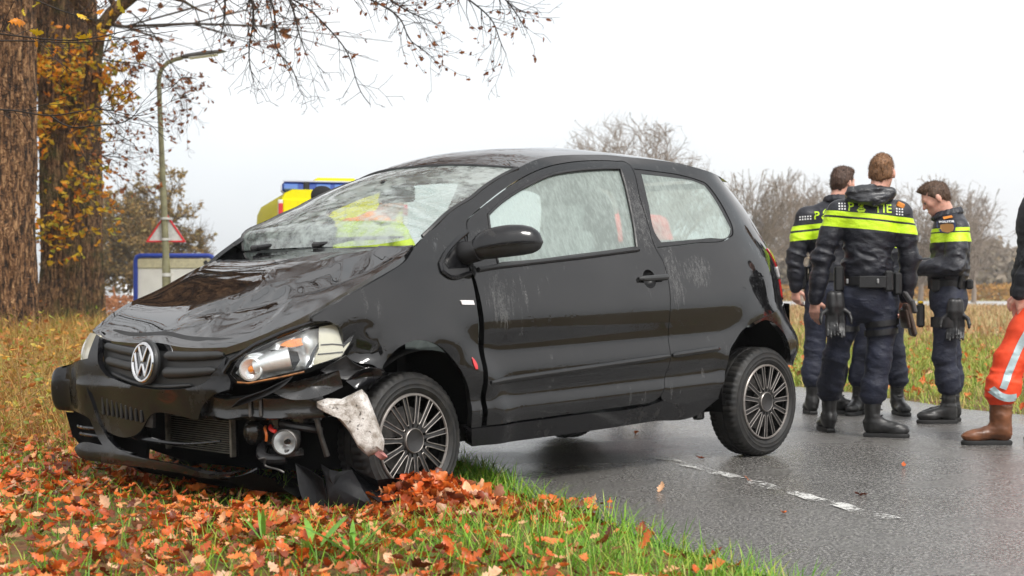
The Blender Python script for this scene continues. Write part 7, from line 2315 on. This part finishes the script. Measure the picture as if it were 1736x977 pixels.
# heap against the sunk wheel and torn liner
n = 1100
hx = rg.normal(-.36, .24, n); hy = 6.42 + rg.normal(0, .16, n) + .15 * (hx + .4)
hz = np.clip(.175 * np.exp(-((hx + .36) / .30)**2 - ((hy - 6.44) / .22)**2), 0, 1) * rg.uniform(.3, 1.05, n)
P = np.stack([hx, hy, ground_z(hx, hy) + .02 + hz], 1)
add_leaves(P, 0, (.06, .11), .75)
# a few on the road and many across it
P, s, t = poly_sample(150, rg, 2.3, 6.9, 3.5, 16); P[:, 2] = .008
P = P[rg.random(150) < np.clip(.8 - (s - 2.2) / 2.2, .05, 1)]
add_leaves(P, .004, (.04, .075), .2)
P, s, t = poly_sample(9000, rg, 7.1, 22, 4, 40); P, = cull(P)
add_leaves(P, .05, (.06, .11), .5)
P = np.concatenate([q[0] for q in PP]); SZ = np.concatenate([q[1] for q in PP]); FR = np.concatenate([q[2] for q in PP])
area = (SZ / P[:, 1]) * in_view(P, .985) * (.4 + np.abs(FR[:, 2, 2] * .35) + .3)
# leaves hidden under the car body do not count among the large ones
hid = (P[:, 1] > 6.9) & (P[:, 0] > -2.3) & (P[:, 0] < .1)
area[hid] = 0
order = np.argsort(-area)
cache = {}
LPOS = [(.0, "bottom left"), ]
def leaf_obj(i):
    k = int(i) % 10
    if k not in cache:
        me = bpy.data.meshes.new("fallen_leaf"); me.from_pydata(OAKS[k][0].tolist(), [], OAKS[k][1].tolist()); me.materials.append(LITTER)
        me.polygons.foreach_set('use_smooth', np.ones(len(me.polygons), bool))
        cache[k] = me
    o = bpy.data.objects.new("fallen_leaf", cache[k]); COL.objects.link(o)
    s_ = float(SZ[i])
    o.matrix_world = Matrix.Translation(P[i].tolist()) @ Matrix(FR[i].tolist()).to_4x4() @ Matrix.Diagonal((s_, s_, s_, 1))
    x, y, z = P[i]
    px_, py_ = x / y * 2640 + 868, 492 - (z - .92) / y * 2640
    s_i, t_i = st(x, y)
    if (x + .36)**2 / .30 + (y - 6.45)**2 / .12 < 1: lab, grp = "wet brown oak leaf heaped up against the sunk front wheel", "leaves heaped against the front wheel"
    elif s_i > S_L - .75: lab, grp = "brown oak leaf caught in the green grass along the road edge", "leaves in the grass along the road edge"
    elif y > 5.9: lab, grp = "brown oak leaf lying on the verge below the front bumper", "leaves below the front bumper"
    elif px_ < 420: lab, grp = "brown oak leaf lying in the litter at the lower left corner", "leaves at the lower left corner"
    else: lab, grp = "brown oak leaf lying among the green weeds at the bottom middle", "leaves among the green weeds"
    tag(o, lab, "leaf", grp)
for i in order[:290]: leaf_obj(i)
rest = order[290:]
T = Tri(); scatter(T, OAKS, P[rest], SZ[rest], FR[rest], rg)
tag(T.make("leaf_litter", LITTER), "orange brown oak leaves covering the verges", "leaves", kind="stuff")

# broad-leaved weeds in the foreground
def weed(loc, label, n, L, seed, lean):
    root = empty("weed_plant", loc, label, "plant")
    r2 = random.Random(seed)
    for k in range(n):
        a = 2 * math.pi * k / n + r2.uniform(-.4, .4); l = L * r2.uniform(.6, 1.15)
        V, F = leaf_shape(_narrow, .0, .5, seed * 20 + k)
        V = V.copy(); u_ = V[:, 0] + .5
        e = lean * r2.uniform(.6, 1.2)
        rad_ = l * (u_ * math.cos(1.2 - e) + .0); zz = .03 + l * (u_ * math.sin(1.35 - e * .8) - .30 * u_**2 * e)
        W_ = np.stack([rad_ * math.cos(a) - V[:, 1] * l * .62 * math.sin(a), rad_ * math.sin(a) + V[:, 1] * l * .62 * math.cos(a), zz + V[:, 2] * .1 * l], 1)
        mobj("leaf", W_, F, PLANTM, root)
weed((-.525, 5.12, .01), "broad-leaved green weed among the leaves at the bottom middle", 12, .185, 2, .75)
weed((-.66, 5.22, .01), "second green weed with long leaves lying left of the first", 9, .19, 3, .9)
weed((-.86, 5.40, .01), "small upright green weed left of the other two", 4, .15, 5, .35)

# ================================================================== STREET FURNITURE, AMBULANCE, DEBRIS
POLE = simple("weathered_pole_paint", (.26, .25, .15), .55, var=.35, vscale=6, bumps=.15)
GALV = simple("galvanised_sheet", (.66, .66, .65), .5, metal=.1, var=.15)
REDP = simple("red_sign_edge", (.75, .02, .03), .4)
BLUEP = simple("blue_sign_edge", (.02, .06, .42), .4)
lx = (283 - 868) / 2640 * 27
lamp = empty("street_lamp", (lx, 27.0, float(ground_z(lx, 27.0))), "grey green street lamp with a curved arm and a flat head", "street lamp")
lt = [(0, 0, 0), (-.01, 0, 1.2), (-.06, 0, 2.6), (-.115, 0, 3.9), (-.138, 0, 4.45), (-.125, 0, 4.70), (-.05, 0, 4.84), (.10, 0, 4.93), (.27, 0, 4.975)]
Geo().tube(polyline(lt, 40), list(np.interp(np.linspace(0, 1, 40), [0, .27, .28, .8, 1], [.078, .072, .060, .042, .036])), 14).make("pole", POLE, lamp)
hd = Geo()
G = []
for t, wy, up, dn in ((0, .035, .035, .03), (.10, .07, .055, .035), (.35, .10, .062, .03), (.62, .10, .05, .02), (.74, .07, .03, .01), (.78, .02, .008, .002)):
    row = []
    for k in range(17):
        a = 2 * math.pi * k / 16
        row.append((.25 + t, wy * math.cos(a), 4.98 + .13 * t + (up if math.sin(a) > 0 else dn) * math.sin(a)))
    G.append(row)
hd.grid(G).make("lamp_head", simple("lamp_housing", (.11, .105, .10), .4, var=.2), lamp)
Geo().box((.25 + .38, 0, 4.975 + .022), (.5, .15, .03), Matrix.Rotation(R(-7.5), 3, 'Y'), .01).make("diffuser", simple("lamp_diffuser", (.75, .75, .72), .3), lamp)
Geo().lathe([(.085, 1.18), (.085, 1.24)], 14, axis='Z').make("collar", GALV, lamp)
# warning triangle fixed to the pole: its back faces us
sg = empty("warning_sign", (lx - .03, 27.0, 0), "triangular warning sign with a red edge seen from behind on the lamp post", "sign")
A3 = [(-.355, 1.755), (.340, 1.755), (-.008, 2.27)]
def tri_ring(inner, y0, y1, name, mat):
    c = (sum(p[0] for p in A3) / 3, sum(p[1] for p in A3) / 3)
    out = [(c[0] + (x - c[0]), c[1] + (z - c[1])) for x, z in A3]
    inn = [(c[0] + (x - c[0]) * inner, c[1] + (z - c[1]) * inner) for x, z in A3]
    V = [(x, y, z) for y in (y0, y1) for x, z in out] + [(x, y, z) for y in (y0, y1) for x, z in inn]
    F = []
    for k in range(3):
        j = (k + 1) % 3
        F += [(k, j, 3 + j, 3 + k), (6 + k, 9 + k, 9 + j, 6 + j), (k, 6 + k, 6 + j, j), (3 + k, 3 + j, 9 + j, 9 + k)]
    return mobj(name, V, F, mat, sg, False)
tri_ring(.86, .075, .115, "red_edge", REDP)
c_ = (sum(p[0] for p in A3) / 3, sum(p[1] for p in A3) / 3)
V = [(c_[0] + (x - c_[0]) * .9, y, c_[1] + (z - c_[1]) * .9) for y in (.090, .105) for x, z in A3]
mobj("plate", V, [(0, 1, 2), (5, 4, 3), (0, 3, 4, 1), (1, 4, 5, 2), (2, 5, 3, 0)], GALV, sg, False)
for z in (2.16, 1.80):
    Geo().lathe([(.070, z - .02), (.075, z - .02), (.075, z + .02), (.070, z + .02)], 14, axis='Z').box((0, .075, z), (.20, .02, .04)).make("clamp", GALV, sg)
# place name board from behind
bx = (296 - 868) / 2640 * 29
gz = float(ground_z(bx, 29))
pb = empty("place_name_board", (bx, 29.0, 0), "pale board with a rounded blue frame seen from behind, left of the car", "sign")
w2, z0, z1 = .725, .10, 1.56
fr = [(-w2, gz - .1), (-w2, z1 - .09), (-w2 + .025, z1 - .025), (-w2 + .09, z1), (w2 - .09, z1), (w2 - .025, z1 - .025), (w2, z1 - .09), (w2, gz - .1)]
Geo().tube([(x, 0, z) for x, z in fr], .045, 10).make("frame", BLUEP, pb)
bmat = simple("board_back", (.88, .88, .86), .5, var=.08, vscale=3)
Geo().box((0, .01, .86), (2 * w2 - .07, .015, 1.08)).make("panel", bmat, pb, False)
Geo().box((0, -.004, z1 - .145), (2 * w2 - .08, .03, .17), None, .006).make("top_rail", simple("cream_rail", (.62, .58, .40), .5, var=.15), pb, False)
Geo().lathe([(0, -.02), (.035, -.02), (.045, -.005), (.045, .02)], 14, (w2 - .14, -.02, z1 - .13), 'Y').make("knob", simple("dark_knob", (.03, .03, .03), .5), pb)
# white tunnel shed far off
px_ = -30.8
shd = empty("polytunnel", (px_, 118, 0), "small white tunnel-roofed shed far off behind the tree trunks", "shed")
WHT = simple("white_sheet", (.78, .79, .80), .5, var=.06)
G = [[(1.5 * math.cos(math.pi * k / 10), y, 1.55 * math.sin(math.pi * k / 10)**.8) for k in range(11)] for y in (0, 3, 6)]
Geo().grid(G).make("roof", WHT, shd)
Geo().add(G[0], [tuple(range(11))]).make("gable", simple("grey_gable", (.5, .52, .55), .6), shd)

# ---- ambulance seen from behind
YEL = simple("ambulance_yellow", (.82, .74, .01), .6, spec=.15, var=.05)
th = R(14)
amb = empty("ambulance", (-2.60, 24.0, 0), "yellow ambulance with a blue light bar parked on the road beyond the car", "van")
amb.rotation_euler = (0, 0, th)
# local: x right, y forward (away), z up; rear face at y = 0
def prism(name, prof, y0, y1, mat, bev=0, taper=1.0):
    n = len(prof)
    V = [(x, y0, z) for x, z in prof] + [(x * taper, y1, z) for x, z in prof]
    F = [tuple(range(n))[::-1], tuple(range(n, 2 * n))] + [(k, (k + 1) % n, n + (k + 1) % n, n + k) for k in range(n)]
    F = [f[::-1] for f in F]
    return mobj(name, V, F, mat, amb, True, 30)
BODYP = [(-1.0, .38), (1.0, .38), (1.02, 1.2), (.97, 2.25), (.90, 2.40), (.78, 2.46), (-.78, 2.46), (-.90, 2.40), (-.97, 2.25), (-1.02, 1.2)]
ab = prism("body", BODYP, .0, 4.2, YEL)
prism("cab", [(-1.0, .4), (1.0, .4), (1.0, 1.35), (.86, 2.15), (-.86, 2.15), (-1.0, 1.35)], 4.2, 5.6, YEL, 0, .95)
for s in (-1, 1):
    d = Geo().box((s * .475, -.012, 1.36), (.90, .03, 1.90), None, .02).make("rear_door", YEL, amb, False)
    Geo().box((s * .475, -.030, 1.66), (.70, .02, .66), None, .03).make("window", simple("dark_van_glass", (.02, .022, .025), .08, coat=1), d, False)
    Geo().box((s * .06, -.04, 1.15), (.03, .03, .16), None, .008).make("handle", GALV, d, False)
    tl = Geo().box((s * .965, -.018, 1.75), (.075, .04, 1.10), None, .012).make("lamp_column", simple("white_lamp_column", (.75, .75, .74), .4), amb, False)
    Geo().box((s * .962, -.040, 2.16), (.070, .02, .17), None, .012).make("tail_lamp", CM['red'], tl, False)
    Geo().box((s * .962, -.040, 1.50), (.070, .02, .20), None, .012).make("tail_lamp", CM['red'], tl, False)
    Geo().box((s * 1.0, 3.2, 1.62), (.05, 1.5, .62), None, .02).make("side_window", simple("dark_van_glass", (.02, .022, .025), .08, coat=1), amb, False)
    Geo().box((s * 1.002, 1.0, 1.80), (.05, 1.3, .50), None, .02).make("side_window", simple("dark_van_glass", (.02, .022, .025), .08, coat=1), amb, False)
    Geo().box((s * 1.14, 4.6, 1.55), (.16, .12, .26), None, .03).make("side_mirror", PLAS, amb, False)
    for y in (.95, 4.55):
        wl = empty("wheel", (s * .86, y, .34)); wl.parent = amb
        Geo().lathe([(.2, -.11), (.32, -.11), (.34, -.08), (.34, .08), (.32, .11), (.2, .11)], 24, axis='X', close=True).make("tyre", CM['rubber'], wl)
        Geo().lathe([(0, s * .06), (.2, s * .08)], 20, axis='X').make("rim", CM['silver'], wl)
Geo().box((0, -.05, .42), (2.0, .16, .2), None, .03).make("bumper", PLAS, amb, False)
lb = Geo().box((0, .24, 2.50), (1.86, .36, .17), None, .04).make("light_bar", simple("blue_light_bar", (.02, .07, .40), .15, coat=1), amb, False)
BRG = simple("blue_lens_bright", (.10, .22, .62), .1, coat=1)
for k, x in enumerate((-.80, -.30, -.02, .74)):
    Geo().box((x, .05, 2.505), (.22, .02, .085), None, .01).make("lens", BRG if k != 1 else BRG, lb, False)
for x in (.34, .52):
    Geo().box((x, .05, 2.505), (.17, .02, .085), None, .01).make("lens", simple("pink_lens", (.62, .45, .42), .15, coat=1), lb, False)
Geo().box((-.56, .05, 2.50), (.09, .03, .17), None, .01).make("bracket", PLAS, lb, False)
Geo().box((0, .06, 2.592), (1.84, .06, .02)).make("top_strip", simple("pale_strip", (.6, .63, .72), .3), lb, False)
Geo().box((-.05, .75, 2.60), (.68, .60, .16), None, .05).make("roof_vent", YEL, amb, False)

# ---- torn liner pieces lying in the leaves by the front wheel
def debris(name, label, pts, bulge, mat=PLAS, thick=.008):
    P = [Vector(at(*p)) for p in pts]
    o = sheet(name, [tuple(p) for p in P], mat, None, thick, bulge)
    return tag(o, label, "debris")
LINERM = simple("torn_liner_plastic", (.006, .006, .007), .5, var=.4, spec=.25, vscale=9, bumps=.2, bscale=40)
debris("torn_liner", "black torn plastic liner standing in the leaves below the fog lamp", [(503, 786, 6.55), (525, 796, 6.5), (548, 812, 6.42), (560, 858, 6.42), (534, 872, 6.46), (515, 845, 6.5)], .03, LINERM)
debris("torn_liner", "curved black plastic shell holding leaves in front of the wheel", [(546, 788, 6.52), (561, 797, 6.38), (578, 800, 6.36), (597, 797, 6.40), (609, 818, 6.34), (634, 858, 6.28), (600, 872, 6.3), (560, 866, 6.36), (556, 830, 6.40)], -.05, LINERM)
debris("torn_liner", "flat black plastic wing pointing right from the wheel over the leaves", [(593, 790, 6.55), (612, 803, 6.42), (640, 816, 6.34), (668, 813, 6.36), (700, 822, 6.40), (713, 836, 6.33), (690, 846, 6.30), (645, 854, 6.26), (612, 830, 6.38)], .035, LINERM)

# ---- drizzle in the air: one even volume round everything, the sky outside it
hm = bpy.data.materials.new("drizzle_haze"); hm.use_nodes = True
hn = hm.node_tree; hn.nodes.clear()
pv = hn.nodes.new("ShaderNodeVolumePrincipled"); pv.inputs['Color'].default_value = (.95, .96, .97, 1); pv.inputs['Density'].default_value = .0007; pv.inputs['Anisotropy'].default_value = .2
ho = hn.nodes.new("ShaderNodeOutputMaterial"); hn.links.new(pv.outputs[0], ho.inputs['Volume'])
tag(Geo().box((0, 0, 11.0), (1990, 1990, 25.4)).make("haze", hm, None, False), "thin drizzle haze over the fields", "haze", kind="stuff")
